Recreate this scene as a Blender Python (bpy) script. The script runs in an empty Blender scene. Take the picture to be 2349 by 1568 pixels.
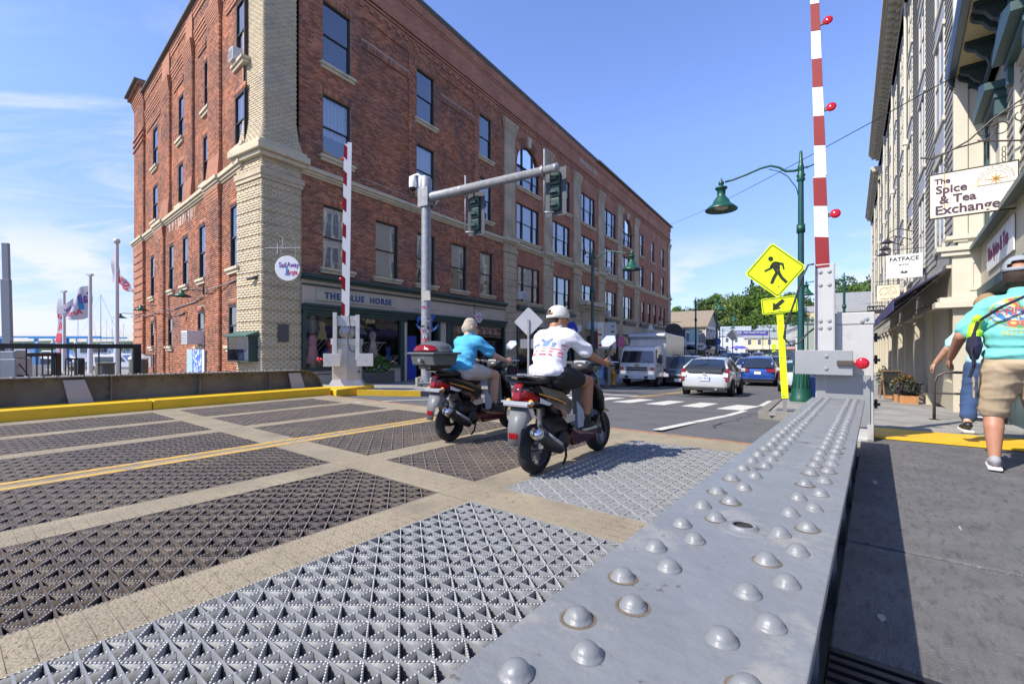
import bpy,bmesh,math,random
import numpy as np
from mathutils import Vector,Matrix,noise
from mathutils.bvhtree import BVHTree
R=math.radians
random.seed(7)
S=bpy.context.scene
COL=S.collection
# ------------------------------------------------------------------ camera
CAMH=1.12
cam=bpy.data.cameras.new('camera')
cam_o=bpy.data.objects.new('camera',cam); COL.objects.link(cam_o); S.camera=cam_o
cam_o.location=(0,0,CAMH)
cam_o.rotation_euler=(R(90),0,0)
cam.sensor_width=36; cam.lens=36*1060/2349
cam.shift_y=16/2349
cam.clip_end=3000; cam.clip_start=0.05
# ------------------------------------------------------------------ sun, sky, exposure
SHX,SHY=.88,.47            # horizontal shift of a shadow per metre of height
sun=bpy.data.lights.new('sun','SUN'); sun.energy=3.75; sun.angle=R(.55); sun.color=(1,.93,.82)
sun_o=bpy.data.objects.new('sun',sun); COL.objects.link(sun_o)
sun_o.rotation_euler=Vector((-SHX,-SHY,1)).to_track_quat('Z','Y').to_euler()
W_=bpy.data.worlds.new('World'); S.world=W_; W_.use_nodes=True
def build_sky():
 nt=W_.node_tree; n=nt.nodes; l=nt.links; n.clear()
 out=n.new('ShaderNodeOutputWorld'); bg=n.new('ShaderNodeBackground')
 sky=n.new('ShaderNodeTexSky'); sky.sky_type='NISHITA'; sky.sun_disc=False
 sky.sun_elevation=R(45); sky.sun_rotation=math.atan2(-SHX,-SHY) % (2*math.pi)
 sky.air_density=1.0; sky.dust_density=.1; sky.ozone_density=2.0
 tc=n.new('ShaderNodeTexCoord')
 sep=n.new('ShaderNodeSeparateXYZ'); l.new(tc.outputs['Generated'],sep.inputs[0])
 # cloud layer: direction projected onto a flat sheet, streaked
 mx=n.new('ShaderNodeMath'); mx.operation='MAXIMUM'; l.new(sep.outputs[2],mx.inputs[0]); mx.inputs[1].default_value=0
 ad=n.new('ShaderNodeMath'); ad.operation='ADD'; l.new(mx.outputs[0],ad.inputs[0]); ad.inputs[1].default_value=.12
 dv=n.new('ShaderNodeVectorMath'); dv.operation='DIVIDE'; l.new(tc.outputs['Generated'],dv.inputs[0])
 cb=n.new('ShaderNodeCombineXYZ')
 for i in range(3):l.new(ad.outputs[0],cb.inputs[i])
 l.new(cb.outputs[0],dv.inputs[1])
 mp=n.new('ShaderNodeMapping'); mp.inputs['Rotation'].default_value=(0,0,R(-30)); mp.inputs['Scale'].default_value=(.55,1.5,.2)
 l.new(dv.outputs[0],mp.inputs[0])
 no=n.new('ShaderNodeTexNoise'); no.inputs['Scale'].default_value=1.15; no.inputs['Detail'].default_value=9; no.inputs['Roughness'].default_value=.62; no.inputs['Distortion'].default_value=.9
 l.new(mp.outputs[0],no.inputs['Vector'])
 # more cloud towards the harbour side (world -x), clear towards +x
 gx=n.new('ShaderNodeMapRange'); l.new(sep.outputs[0],gx.inputs[0]); gx.inputs[1].default_value=-.85; gx.inputs[2].default_value=.25; gx.inputs[3].default_value=.13; gx.inputs[4].default_value=-.14
 a2=n.new('ShaderNodeMath'); a2.operation='ADD'; l.new(no.outputs[0],a2.inputs[0]); l.new(gx.outputs[0],a2.inputs[1])
 mr=n.new('ShaderNodeMapRange'); l.new(a2.outputs[0],mr.inputs[0]); mr.inputs[1].default_value=.50; mr.inputs[2].default_value=.80; mr.inputs[3].default_value=0; mr.inputs[4].default_value=.8
 mr.interpolation_type='SMOOTHSTEP'
 # cumulus near the horizon
 mp2=n.new('ShaderNodeMapping'); mp2.inputs['Scale'].default_value=(3.2,3.2,9); l.new(tc.outputs['Generated'],mp2.inputs[0])
 no2=n.new('ShaderNodeTexNoise'); no2.inputs['Scale'].default_value=1.6; no2.inputs['Detail'].default_value=8; l.new(mp2.outputs[0],no2.inputs['Vector'])
 m2=n.new('ShaderNodeMapRange'); l.new(no2.outputs[0],m2.inputs[0]); m2.inputs[1].default_value=.5; m2.inputs[2].default_value=.62; m2.inputs[4].default_value=.9
 bell=n.new('ShaderNodeMapRange'); l.new(sep.outputs[2],bell.inputs[0]); bell.inputs[1].default_value=.24; bell.inputs[2].default_value=.13; bell.interpolation_type='SMOOTHSTEP'
 m3=n.new('ShaderNodeMath'); m3.operation='MULTIPLY'; l.new(m2.outputs[0],m3.inputs[0]); l.new(bell.outputs[0],m3.inputs[1])
 m4=n.new('ShaderNodeMath'); m4.operation='MAXIMUM'; l.new(mr.outputs[0],m4.inputs[0]); l.new(m3.outputs[0],m4.inputs[1])
 # tint: the photograph's sky is a touch more violet-blue than the physical one
 tint=n.new('ShaderNodeMix'); tint.data_type='RGBA'; tint.blend_type='MULTIPLY'; tint.inputs[0].default_value=1
 l.new(sky.outputs[0],tint.inputs[6]); tint.inputs[7].default_value=(.86,.865,1.13,1)
 hz=n.new('ShaderNodeMapRange'); l.new(sep.outputs[2],hz.inputs[0]); hz.inputs[1].default_value=0; hz.inputs[2].default_value=.4; hz.inputs[3].default_value=.52; hz.inputs[4].default_value=1.0
 vs=n.new('ShaderNodeVectorMath'); vs.operation='SCALE'; l.new(tint.outputs[2],vs.inputs[0]); l.new(hz.outputs[0],vs.inputs['Scale'])
 mix=n.new('ShaderNodeMix'); mix.data_type='RGBA'; l.new(m4.outputs[0],mix.inputs[0]); l.new(vs.outputs[0],mix.inputs[6])
 mix.inputs[7].default_value=(3.6,3.75,4.6,1)
 l.new(mix.outputs[2],bg.inputs[0]); bg.inputs[1].default_value=.15
 l.new(bg.outputs[0],out.inputs[0])
build_sky()
S.view_settings.view_transform='Standard'; S.view_settings.look='None'
S.view_settings.gamma=1; S.view_settings.use_curve_mapping=False
S.view_settings.exposure=0.82
S.cycles.max_bounces=8; S.cycles.transparent_max_bounces=12
# ------------------------------------------------------------------ materials
MATS={}
def mat(name,col,rough=.7,metal=0,var=0,vscale=3,bump=0,bscale=40,spec=.5,emit=None,col2=None,c2scale=2,c2lo=.45,c2hi=.6,coat=0,island=0,alpha=None,world=False):
 """procedural surface: base colour with value variation, a second colour in patches, fine bump"""
 if name in MATS:return MATS[name]
 m=bpy.data.materials.new(name); m.use_nodes=True; nt=m.node_tree; n=nt.nodes; l=nt.links
 b=n['Principled BSDF']; b.inputs['Roughness'].default_value=rough; b.inputs['Metallic'].default_value=metal
 b.inputs['Specular IOR Level'].default_value=spec; b.inputs['Coat Weight'].default_value=coat; b.inputs['Coat Roughness'].default_value=.06
 c=(*col,1); b.inputs['Base Color'].default_value=c
 tc=n.new('ShaderNodeTexCoord')
 src=None
 vec=tc.outputs['Object']
 if world:
  g_=n.new('ShaderNodeNewGeometry'); vec=g_.outputs['Position']
 if col2 is not None:
  no=n.new('ShaderNodeTexNoise'); no.inputs['Scale'].default_value=c2scale; no.inputs['Detail'].default_value=7; no.inputs['Roughness'].default_value=.65; l.new(vec,no.inputs['Vector'])
  mr=n.new('ShaderNodeMapRange'); l.new(no.outputs[0],mr.inputs[0]); mr.inputs[1].default_value=c2lo; mr.inputs[2].default_value=c2hi
  mx=n.new('ShaderNodeMix'); mx.data_type='RGBA'; l.new(mr.outputs[0],mx.inputs[0]); mx.inputs[6].default_value=c; mx.inputs[7].default_value=(*col2,1)
  src=mx.outputs[2]
 if var or island:
  no=n.new('ShaderNodeTexNoise'); no.inputs['Scale'].default_value=vscale; no.inputs['Detail'].default_value=6; l.new(vec,no.inputs['Vector'])
  mr=n.new('ShaderNodeMapRange'); l.new(no.outputs[0],mr.inputs[0]); mr.inputs[1].default_value=.25; mr.inputs[2].default_value=.75
  mr.inputs[3].default_value=1 - var; mr.inputs[4].default_value=1+var
  val=mr.outputs[0]
  if island:
   g=n.new('ShaderNodeNewGeometry'); m2=n.new('ShaderNodeMapRange'); l.new(g.outputs['Random Per Island'],m2.inputs[0]); m2.inputs[3].default_value=1 - island; m2.inputs[4].default_value=1+island
   mu=n.new('ShaderNodeMath'); mu.operation='MULTIPLY'; l.new(val,mu.inputs[0]); l.new(m2.outputs[0],mu.inputs[1]); val=mu.outputs[0]
  hs=n.new('ShaderNodeHueSaturation'); l.new(val,hs.inputs['Value'])
  if src is not None:l.new(src,hs.inputs['Color'])
  else:hs.inputs['Color'].default_value=c
  src=hs.outputs[0]
 if src is not None:l.new(src,b.inputs['Base Color'])
 if bump:
  no=n.new('ShaderNodeTexNoise'); no.inputs['Scale'].default_value=bscale; no.inputs['Detail'].default_value=5; l.new(vec,no.inputs['Vector'])
  bp=n.new('ShaderNodeBump'); bp.inputs['Strength'].default_value=bump; bp.inputs['Distance'].default_value=.01; l.new(no.outputs[0],bp.inputs['Height']); l.new(bp.outputs[0],b.inputs['Normal'])
 if emit:b.inputs['Emission Color'].default_value=(*emit[0],1); b.inputs['Emission Strength'].default_value=emit[1]
 MATS[name]=m; return m
def nodes(m):return m.node_tree.nodes,m.node_tree.links
def brick_tex(name,c1,c2,mortar,bw=.215,bh=.075,msize=.006):
 """far brickwork, same size and colours as the modelled bricks"""
 if name in MATS:return MATS[name]
 m=mat(name,c1,.88); n,l=nodes(m); b=n['Principled BSDF']
 tc=n.new('ShaderNodeTexCoord'); sp=n.new('ShaderNodeSeparateXYZ'); l.new(tc.outputs['Object'],sp.inputs[0])
 ad=n.new('ShaderNodeMath'); l.new(sp.outputs[0],ad.inputs[0]); l.new(sp.outputs[1],ad.inputs[1])
 cb=n.new('ShaderNodeCombineXYZ'); l.new(ad.outputs[0],cb.inputs[0]); l.new(sp.outputs[2],cb.inputs[1])
 br=n.new('ShaderNodeTexBrick'); l.new(cb.outputs[0],br.inputs['Vector'])
 br.inputs['Scale'].default_value=1; br.inputs['Brick Width'].default_value=bw; br.inputs['Row Height'].default_value=bh
 br.inputs['Mortar Size'].default_value=msize; br.inputs['Color1'].default_value=(*c1,1); br.inputs['Color2'].default_value=(*c2,1); br.inputs['Mortar'].default_value=(*mortar,1); br.inputs['Bias'].default_value=-.2
 no=n.new('ShaderNodeTexNoise'); no.inputs['Scale'].default_value=.9; no.inputs['Detail'].default_value=8; l.new(tc.outputs['Object'],no.inputs['Vector'])
 mr=n.new('ShaderNodeMapRange'); l.new(no.outputs[0],mr.inputs[0]); mr.inputs[1].default_value=.3; mr.inputs[2].default_value=.7; mr.inputs[3].default_value=.78; mr.inputs[4].default_value=1.2
 hs=n.new('ShaderNodeHueSaturation'); l.new(br.outputs[0],hs.inputs['Color']); l.new(mr.outputs[0],hs.inputs['Value']); l.new(hs.outputs[0],b.inputs['Base Color'])
 return m
def glass_mat(name,tint=(.9,.95,1),refl=.9,base=.2):
 """window glass: clear straight on, mirror-like at a slant"""
 if name in MATS:return MATS[name]
 m=bpy.data.materials.new(name); m.use_nodes=True; n,l=nodes(m); n.clear()
 out=n.new('ShaderNodeOutputMaterial'); mx=n.new('ShaderNodeMixShader'); tr=n.new('ShaderNodeBsdfTransparent'); gl=n.new('ShaderNodeBsdfGlossy')
 tr.inputs[0].default_value=(*tint,1); gl.inputs[0].default_value=(refl,refl,refl,1); gl.inputs['Roughness'].default_value=.015
 fr=n.new('ShaderNodeFresnel'); fr.inputs[0].default_value=1.55
 ad=n.new('ShaderNodeMath'); ad.operation='ADD'; ad.use_clamp=True; l.new(fr.outputs[0],ad.inputs[0]); ad.inputs[1].default_value=base
 tc=n.new('ShaderNodeTexCoord'); no=n.new('ShaderNodeTexNoise'); no.inputs['Scale'].default_value=1.3; l.new(tc.outputs['Object'],no.inputs['Vector'])
 bp=n.new('ShaderNodeBump'); bp.inputs['Strength'].default_value=.12; bp.inputs['Distance'].default_value=.03; l.new(no.outputs[0],bp.inputs['Height']); l.new(bp.outputs[0],gl.inputs['Normal'])
 l.new(ad.outputs[0],mx.inputs[0]); l.new(tr.outputs[0],mx.inputs[1]); l.new(gl.outputs[0],mx.inputs[2]); l.new(mx.outputs[0],out.inputs[0])
 MATS[name]=m; return m
# ------------------------------------------------------------------ mesh helpers
class MB:
 """collects shapes into one mesh"""
 def __init__(s):s.v=[]; s.f=[]; s.m=[]; s.M=Matrix(); s.mi=0
 def add(s,vs,fs):
  k=len(s.v); M=s.M
  s.v += [tuple(M @ Vector(p)) for p in vs]
  for f in fs:s.f.append(tuple(i+k for i in f)); s.m.append(s.mi)
  return s
 def box(s,x0,x1,y0,y1,z0,z1):
  return s.add([(x0,y0,z0),(x1,y0,z0),(x1,y1,z0),(x0,y1,z0),(x0,y0,z1),(x1,y0,z1),(x1,y1,z1),(x0,y1,z1)],
      [(0,3,2,1),(4,5,6,7),(0,1,5,4),(1,2,6,5),(2,3,7,6),(3,0,4,7)])
 def quad(s,*p):return s.add(p,[tuple(range(len(p)))])
 def prism(s,pts,a,b,axis='y'):
  """polygon pts (2D) pulled from a to b along an axis"""
  n=len(pts)
  if axis == 'y':v=[(p[0],a,p[1]) for p in pts]+[(p[0],b,p[1]) for p in pts]
  elif axis == 'x':v=[(a,p[0],p[1]) for p in pts]+[(b,p[0],p[1]) for p in pts]
  else:v=[(p[0],p[1],a) for p in pts]+[(p[0],p[1],b) for p in pts]
  return s.add(v,[tuple(range(n)),tuple(range(2*n - 1,n - 1,-1))]+[(i,i+n,(i+1) % n+n,(i+1) % n) for i in range(n)])
 def cyl(s,p0,p1,r0,r1=None,n=12,cap=True):
  r1=r0 if r1 is None else r1
  p0=Vector(p0); p1=Vector(p1); d=p1 - p0
  q=d.to_track_quat('Z','Y'); a=q @ Vector((1,0,0)); b=q @ Vector((0,1,0))
  vs=[]
  for p,r in ((p0,r0),(p1,r1)):
   for i in range(n):
    t=2*math.pi*i/n; vs.append(p+(a*math.cos(t)+b*math.sin(t))*r)
  fs=[(i,(i+1) % n,(i+1) % n+n,i+n) for i in range(n)]
  if cap:fs += [tuple(range(n - 1,-1,-1)),tuple(range(n,2*n))]
  return s.add(vs,fs)
 def tube(s,pts,r,n=8,cap=True):
  """swept tube; r a number or one radius per point"""
  P=[Vector(p) for p in pts]; k=len(P); rr=[r]*k if not hasattr(r,'__len__') else r
  vs=[]; up=None
  for i,p in enumerate(P):
   d=(P[min(i+1,k - 1)] - P[max(i - 1,0)]).normalized()
   if up is None:up=Vector((0,0,1)) if abs(d.z) < .9 else Vector((1,0,0))
   a=d.cross(up).normalized(); b=a.cross(d); up=b
   for j in range(n):
    t=2*math.pi*j/n; vs.append(p+(a*math.cos(t)+b*math.sin(t))*rr[i])
  fs=[(i*n+j,i*n+(j+1) % n,(i+1)*n+(j+1) % n,(i+1)*n+j) for i in range(k - 1) for j in range(n)]
  if cap:fs += [tuple(range(n - 1,-1,-1)),tuple(range((k - 1)*n,k*n))]
  return s.add(vs,fs)
 def lathe(s,prof,n=16,c=(0,0,0),axis='z'):
  vs=[]
  for r,z in prof:
   for i in range(n):
    t=2*math.pi*i/n; x,y=r*math.cos(t),r*math.sin(t)
    p=(x,y,z) if axis == 'z' else ((z,x,y) if axis == 'x' else (x,z,y))
    vs.append((p[0]+c[0],p[1]+c[1],p[2]+c[2]))
  k=len(prof)
  return s.add(vs,[(i*n+j,i*n+(j+1) % n,(i+1)*n+(j+1) % n,(i+1)*n+j) for i in range(k - 1) for j in range(n)])
 def ball(s,c,r,n=10,sq=(1,1,1)):
  vs=[]; m=max(4,n // 2)
  for i in range(m+1):
   a=math.pi*i/m
   for j in range(n):
    t=2*math.pi*j/n
    vs.append((c[0]+r*sq[0]*math.sin(a)*math.cos(t),c[1]+r*sq[1]*math.sin(a)*math.sin(t),c[2]+r*sq[2]*math.cos(a)))
  return s.add(vs,[(i*n+j,(i+1)*n+j,(i+1)*n+(j+1) % n,i*n+(j+1) % n) for i in range(m) for j in range(n)])
 def mesh(s,name,mats,smooth=False):
  me=bpy.data.meshes.new(name); me.from_pydata(s.v,[],s.f)
  for m in (mats if isinstance(mats,(list,tuple)) else [mats]):me.materials.append(m)
  if len(me.materials) > 1:me.polygons.foreach_set('material_index',s.m)
  if smooth:me.polygons.foreach_set('use_smooth',[True]*len(me.polygons))
  me.update(); return me
def mesh_np(name,V,F,mats,mi=None):
 """bulk quads from arrays"""
 me=bpy.data.meshes.new(name); V=np.asarray(V,np.float32).reshape(-1,3); F=np.asarray(F,np.int32); k=F.shape[1]
 me.vertices.add(len(V)); me.vertices.foreach_set('co',V.ravel())
 me.loops.add(F.size); me.loops.foreach_set('vertex_index',F.ravel())
 me.polygons.add(len(F)); me.polygons.foreach_set('loop_start',np.arange(0,F.size,k,dtype=np.int32)); me.polygons.foreach_set('loop_total',np.full(len(F),k,np.int32))
 for m in (mats if isinstance(mats,(list,tuple)) else [mats]):me.materials.append(m)
 if mi is not None:me.polygons.foreach_set('material_index',np.asarray(mi,np.int32))
 me.update(calc_edges=True); me.validate(); return me
WM={}
I4=Matrix()
def add(name,me,parent=None,M=I4,label=None,kind=None,cat=None,group=None,bevel=0):
 """link an object; M is its place in the world"""
 o=bpy.data.objects.new(name,me); COL.objects.link(o)
 if parent is not None:o.parent=parent; o.matrix_parent_inverse=WM[parent.name].inverted()
 o.matrix_basis=M; WM[o.name]=M.copy()
 tag(o,label,cat,group,kind)
 if bevel:
  b=o.modifiers.new('bevel','BEVEL'); b.width=bevel; b.segments=2; b.limit_method='ANGLE'
 return o
def tag(o,label=None,cat=None,group=None,kind=None):
 if label:o['label']=label
 if cat:o['category']=cat
 if group:o['group']=group
 if kind:o['kind']=kind
def thing(name,label,cat,M=I4,group=None):return add(name,None,None,M,label,None,cat,group)
def kids(o):return [c for c in bpy.data.objects if c.parent == o]
def copy_tree(o,label=None,M=None,parent=None,_map=None):
 if _map is None:
  _map={}
  for c in bpy.data.objects:
   if c.parent:_map.setdefault(c.parent.name,[]).append(c)
 c=o.copy(); COL.objects.link(c)
 if parent is not None:c.parent=parent
 if label:c['label']=label
 if M is not None:c.matrix_basis=M
 for ch in _map.get(o.name,[]):copy_tree(ch,None,None,c,_map)
 return c
def fr(x,y,z,dx,dy):
 """frame: local x along (dx,dy), local y = its left, z up"""
 l=math.hypot(dx,dy); dx /= l; dy /= l
 return Matrix(((dx,-dy,0,x),(dy,dx,0,y),(0,0,1,z),(0,0,0,1)))
T=Matrix.Translation
def RZ(a):return Matrix.Rotation(a,4,'Z')
def RX(a):return Matrix.Rotation(a,4,'X')
def RY(a):return Matrix.Rotation(a,4,'Y')
def text_mesh(body,size,mats,ext=.004,bold=0,align='CENTER',spacing=1,sx=1,mirror=False):
 """flat lettering standing in the local xz plane, facing -y"""
 cu=bpy.data.curves.new('lettering','FONT'); cu.body=body; cu.size=size; cu.extrude=ext; cu.offset=bold; cu.align_x=align; cu.align_y='CENTER'; cu.space_character=spacing; cu.resolution_u=3
 ob=bpy.data.objects.new('lettering',cu); me=bpy.data.meshes.new_from_object(ob)
 me.transform(RX(R(90)) @ Matrix.Diagonal((-sx if mirror else sx,1,1,1)))
 if mirror:me.flip_normals()
 me.materials.clear(); me.materials.append(mats)
 bpy.data.objects.remove(ob); bpy.data.curves.remove(cu); return me
def evalmesh(o):
 dg=bpy.context.evaluated_depsgraph_get(); return bpy.data.meshes.new_from_object(o.evaluated_get(dg))
# ------------------------------------------------------------------ the lie of the land
DX,DY=.537,.843            # street direction
BX,BY=.618,.786            # bridge direction
def bw(s,l,z=0):return Vector((s*BX - l*BY,s*BY+l*BX,z))       # bridge coordinates: along, to the left
MB_=fr(0,0,0,BX,BY)      # bridge frame: x along, y to the left
Q_=[(-50,0),(6.4,0),(12.4,-.3),(15.4,-.5),(18.3,-.68),(21.2,-.88),(27.8,-1.1),(38,-1.3),(600,-1.4)]
def gq(q):
 for (a,za),(b,zb) in zip(Q_,Q_[1:]):
  if q <= b:return za+(zb - za)*(q - a)/(b - a)
 return -1.4
def gz(x,y):return gq(x*DX+y*DY)
def qp(q,p,dz=0):return Vector((q*DX+p*DY,q*DY - p*DX,gq(q)+dz))     # street coordinates: along, to the right
def gp(u,v,dz=0):
 """ground point seen at (u,v) of the 2349-wide picture"""
 z=0
 for _ in range(30):
  d=1060*(CAMH - z)/(v - 800); x=(u - 1174.5)/1060*d; z=.5*z+.5*(gz(x,d)+dz)
 return Vector((x,d,gz(x,d)+dz))
def at(u,d):return (u - 1174.5)/1060*d
Q_[:]=[(-50,0),(6.4,0),(12.4,-.3),(15.4,-.46),(18.3,-.62),(21.2,-.76),(24,-.88),(30,-1.0),(40,-1.1),(600,-1.2)]
# ------------------------------------------------------------------ ground materials
asphalt=mat('asphalt',(.105,.105,.108),.9,var=.16,vscale=1.2,bump=.5,bscale=90,col2=(.16,.155,.145),c2scale=26,c2lo=.56,c2hi=.66)
pave_m=mat('pavement_concrete',(.30,.29,.265),.9,var=.12,vscale=2.5,bump=.3,bscale=60,col2=(.22,.21,.19),c2scale=1.1,world=True)
deck_m=mat('deck_concrete',(.29,.245,.165),.92,var=.16,vscale=2.2,bump=.8,bscale=70,col2=(.19,.16,.11),c2scale=1.7,c2lo=.5,c2hi=.75,world=True)
walk_m=mat('walk_asphalt',(.125,.123,.122),.9,var=.22,vscale=5,bump=.7,bscale=110,col2=(.22,.215,.2),c2scale=60,c2lo=.6,c2hi=.68)
yellow_m=mat('yellow_paint',(.76,.46,.015),.55,var=.09,vscale=3,bump=.25,bscale=30,col2=(.62,.36,.02),c2scale=1.6,c2lo=.55,c2hi=.75)
line_m=mat('road_paint_white',(.62,.6,.54),.8,var=.1,vscale=8,col2=(.36,.35,.33),c2scale=9,c2lo=.56,c2hi=.7)
yline_m=mat('road_paint_yellow',(.56,.34,.07),.8,var=.12,vscale=8,col2=(.30,.25,.17),c2scale=9,c2lo=.48,c2hi=.62)
# ------------------------------------------------------------------ water
wm=mat('water',(.045,.075,.10),.12,bump=.6,bscale=1.3,spec=.7)
add('water',MB().quad((-1500,-60,-2.2),(1500,-60,-2.2),(1500,2500,-2.2),(-1500,2500,-2.2)).mesh('water',wm),kind='structure',label='harbour water beyond the railing')
def slab(name,outline,dz,th,m,parent=None,kind=None,label=None,step=3.0):
 """sheet or kerbed slab that follows the lie of the land; outline in street coordinates (q, p)"""
 bm=bmesh.new(); bm.faces.new([bm.verts.new((q,p,0)) for q,p in outline])
 qs=[a for a,_ in Q_[1:-1]]; lo=min(q for q,_ in outline); hi=max(q for q,_ in outline)
 for c in qs:
  if lo < c < hi:bmesh.ops.bisect_plane(bm,geom=bm.verts[:]+bm.edges[:]+bm.faces[:],plane_co=(c,0,0),plane_no=(1,0,0))
 if th:
  r=bmesh.ops.extrude_face_region(bm,geom=bm.faces[:]); low=[g for g in r['geom'] if isinstance(g,bmesh.types.BMVert)]
  for v in low:v.co.z=-th
 for v in bm.verts:z=v.co.z; v.co=qp(v.co.x,v.co.y,dz+z)
 bmesh.ops.recalc_face_normals(bm,faces=bm.faces[:])
 if not th and bm.faces and sum(f.normal.z for f in bm.faces) < 0:bmesh.ops.reverse_faces(bm,faces=bm.faces[:])
 me=bpy.data.meshes.new(name); bm.to_mesh(me); bm.free(); me.materials.append(m)
 return add(name,me,parent,kind=kind,label=label)
def se(p,s=6.02):return (s - .0989*p)/.9945        # q of the bridge end at lateral p
slab('road',[(se(-15.7),-15.7),(5.6,-20),(8.4,-37.4),(9.5,-60),(60,-60),(420,-220),(420,160),(60,70),(6,60),(se(-3),-3+3.4)] if 0 else
  [(se(-15.5),-15.5),(6.3,-25),(8.0,-37.4),(9.5,-60),(60,-60),(430,-260),(430,200),(60,80),(-6,60),(-6,4.5),(se(4.5),4.5)],0,2.6,asphalt,kind='structure',label='grey asphalt main street sloping down from the bridge')
# ------------------------------------------------------------------ pavements
WL=slab('left_pavement',[(7.2,-14.5),(8.1,-9.6),(8.9,-8.7),(11,-8.5),(95,-8.5),(95,-14.2),(12,-14.2)],.13,.16,pave_m,kind='structure')
kerb_m=mat('kerb_stone',(.20,.185,.165),.9,var=.2,vscale=6,bump=.6,bscale=30)
slab('kerb',[(8.93,-8.72),(11,-8.52),(60,-8.52),(60,-8.36),(11,-8.36),(8.96,-8.56)],.14,.2,kerb_m,WL)
slab('kerb',[(8.0,-9.75),(8.93,-8.72),(8.96,-8.56),(7.85,-9.72)],.145,.2,yellow_m,WL)
QY=slab('quay',[(6.4,-15),(6.4,-25),(8.1,-37.4),(30,-40),(30,-14.2),(12,-14.2),(7.2,-14.5)],.06,2.4,pave_m,kind='structure')
WR=slab('right_pavement',[(6.75,.3),(9.2,.25),(9.75,-.62),(15.3,-.62),(16.6,1.0),(95,1.2),(95,16),(-3,14),(-3,6),(6.3,4.5)],.11,.2,mat('joint_dark',(.1,.095,.085),.95),kind='structure')
slab('kerb',[(9.15,.12),(9.7,-.76),(15.35,-.76),(16.7,.86),(95,1.05),(95,1.2),(16.6,1.01),(15.3,-.6),(9.8,-.6),(9.3,.25)],.135,.2,kerb_m,WR)
# concrete slabs with open joints
for i in range(12):
 for j in range(5):
  q0=7.95+i*1.55; p0=.3+j*1.5 if i < 1 else -.58+j*1.5
  if i == 0 and j == 4 or (i >= 5 and j < 1):continue
  if i >= 5:p0 += .2
  slab('paving_slab',[(q0+.012,p0+.012),(q0+1.538,p0+.012),(q0+1.538,p0+1.488),(q0+.012,p0+1.488)],.13,.05,pave_m,WR)
slab('far_slabs',[(26.56,1.2),(95,1.2),(95,14),(26.56,8)],.13,.05,pave_m,WR)
def bslab(name,s0,s1,l0,l1,z0,z1,m,parent=None,**k):
 return add(name,MB().box(s0,s1,l1,l0,z0,z1).mesh(name,m),parent,MB_,**k)
yb=slab('yellow_warning_band',[(se(.1,6.75),.1),(se(.1,7.95),.1),(se(9,7.95),9),(se(9,6.75),9)],.136,.02,yellow_m,kind='structure',label='yellow painted strip across the pavement at the bridge end')
slab('tactile_paving',[(10.1,-.5),(10.9,-.5),(10.9,.25),(10.1,.25)],.138,.004,mat('slate',(.12,.125,.14),.8,bump=.6,bscale=30),WR)
# ------------------------------------------------------------------ road markings
RM=add('road_markings',None,kind='structure')
crk=mat('crack_tar',(.03,.03,.032),.8)
for q0,p0,q1,p1 in ((9.3,-6.5,10.9,-2.2),(14.2,-7.6,14.9,-1.2),(7.3,-1.2,10.6,-.9),(17,-6.2,25,-5.7),(7.6,-7.5,9,-4.2)):
 k=14; P=[(q0+(q1 - q0)*i/k+random.uniform(-.08,.08),p0+(p1 - p0)*i/k+random.uniform(-.08,.08)) for i in range(k+1)]; w=(.012,0) if abs(p1 - p0) > abs(q1 - q0) else (0,.012)
 slab('tar_crack',P+[(a+w[0]*random.uniform(.5,2),b+w[1]*random.uniform(.5,2)) for a,b in P[::-1]],.003,0,crk,RM)
def mark(name,o,m=line_m):return slab(name,o,.004,0,m,RM)
for i in range(8):
 p=-2.55 - i*.86+(.9 if i == -1 else 0)
 mark('crossing_bar',[(11.55,p),(13.6,p+.08),(13.6,p+.53),(11.55,p+.47)])
mark('crossing_bar',[(11.45,-1.75),(13.5,-1.55),(13.5,-1.0),(11.45,-1.2)])
def strip(name,pts,w,m):
 a=[]; b=[]
 for q,p in pts:a.append((q,p - w/2)); b.append((q,p+w/2))
 mark(name,a+b[::-1],m)
for a,b in (((6.5,-1.75),(8.0,-1.55)),((8.05,-1.54),(9.7,-1.3)),((9.75,-1.29),(11.4,-1.15)),((13.6,-1.0),(17,-.98))):
 strip('edge_line',[a,b],.13,line_m)
strip('edge_line',[(6.4,-8.0),(8.5,-7.6),(60,-7.3)],.12,line_m)
mark('stop_line',[(15.0,-8.0),(15.35,-8.0),(15.35,-4.7),(15.0,-4.7)])
for o in (-.11,.11):
 strip('centre_line',[(6.45,-5.03+o),(10.9,-4.75+o)],.1,yline_m)
 strip('centre_line',[(14.3,-4.55+o),(60,-4.4+o)],.1,yline_m)
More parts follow.
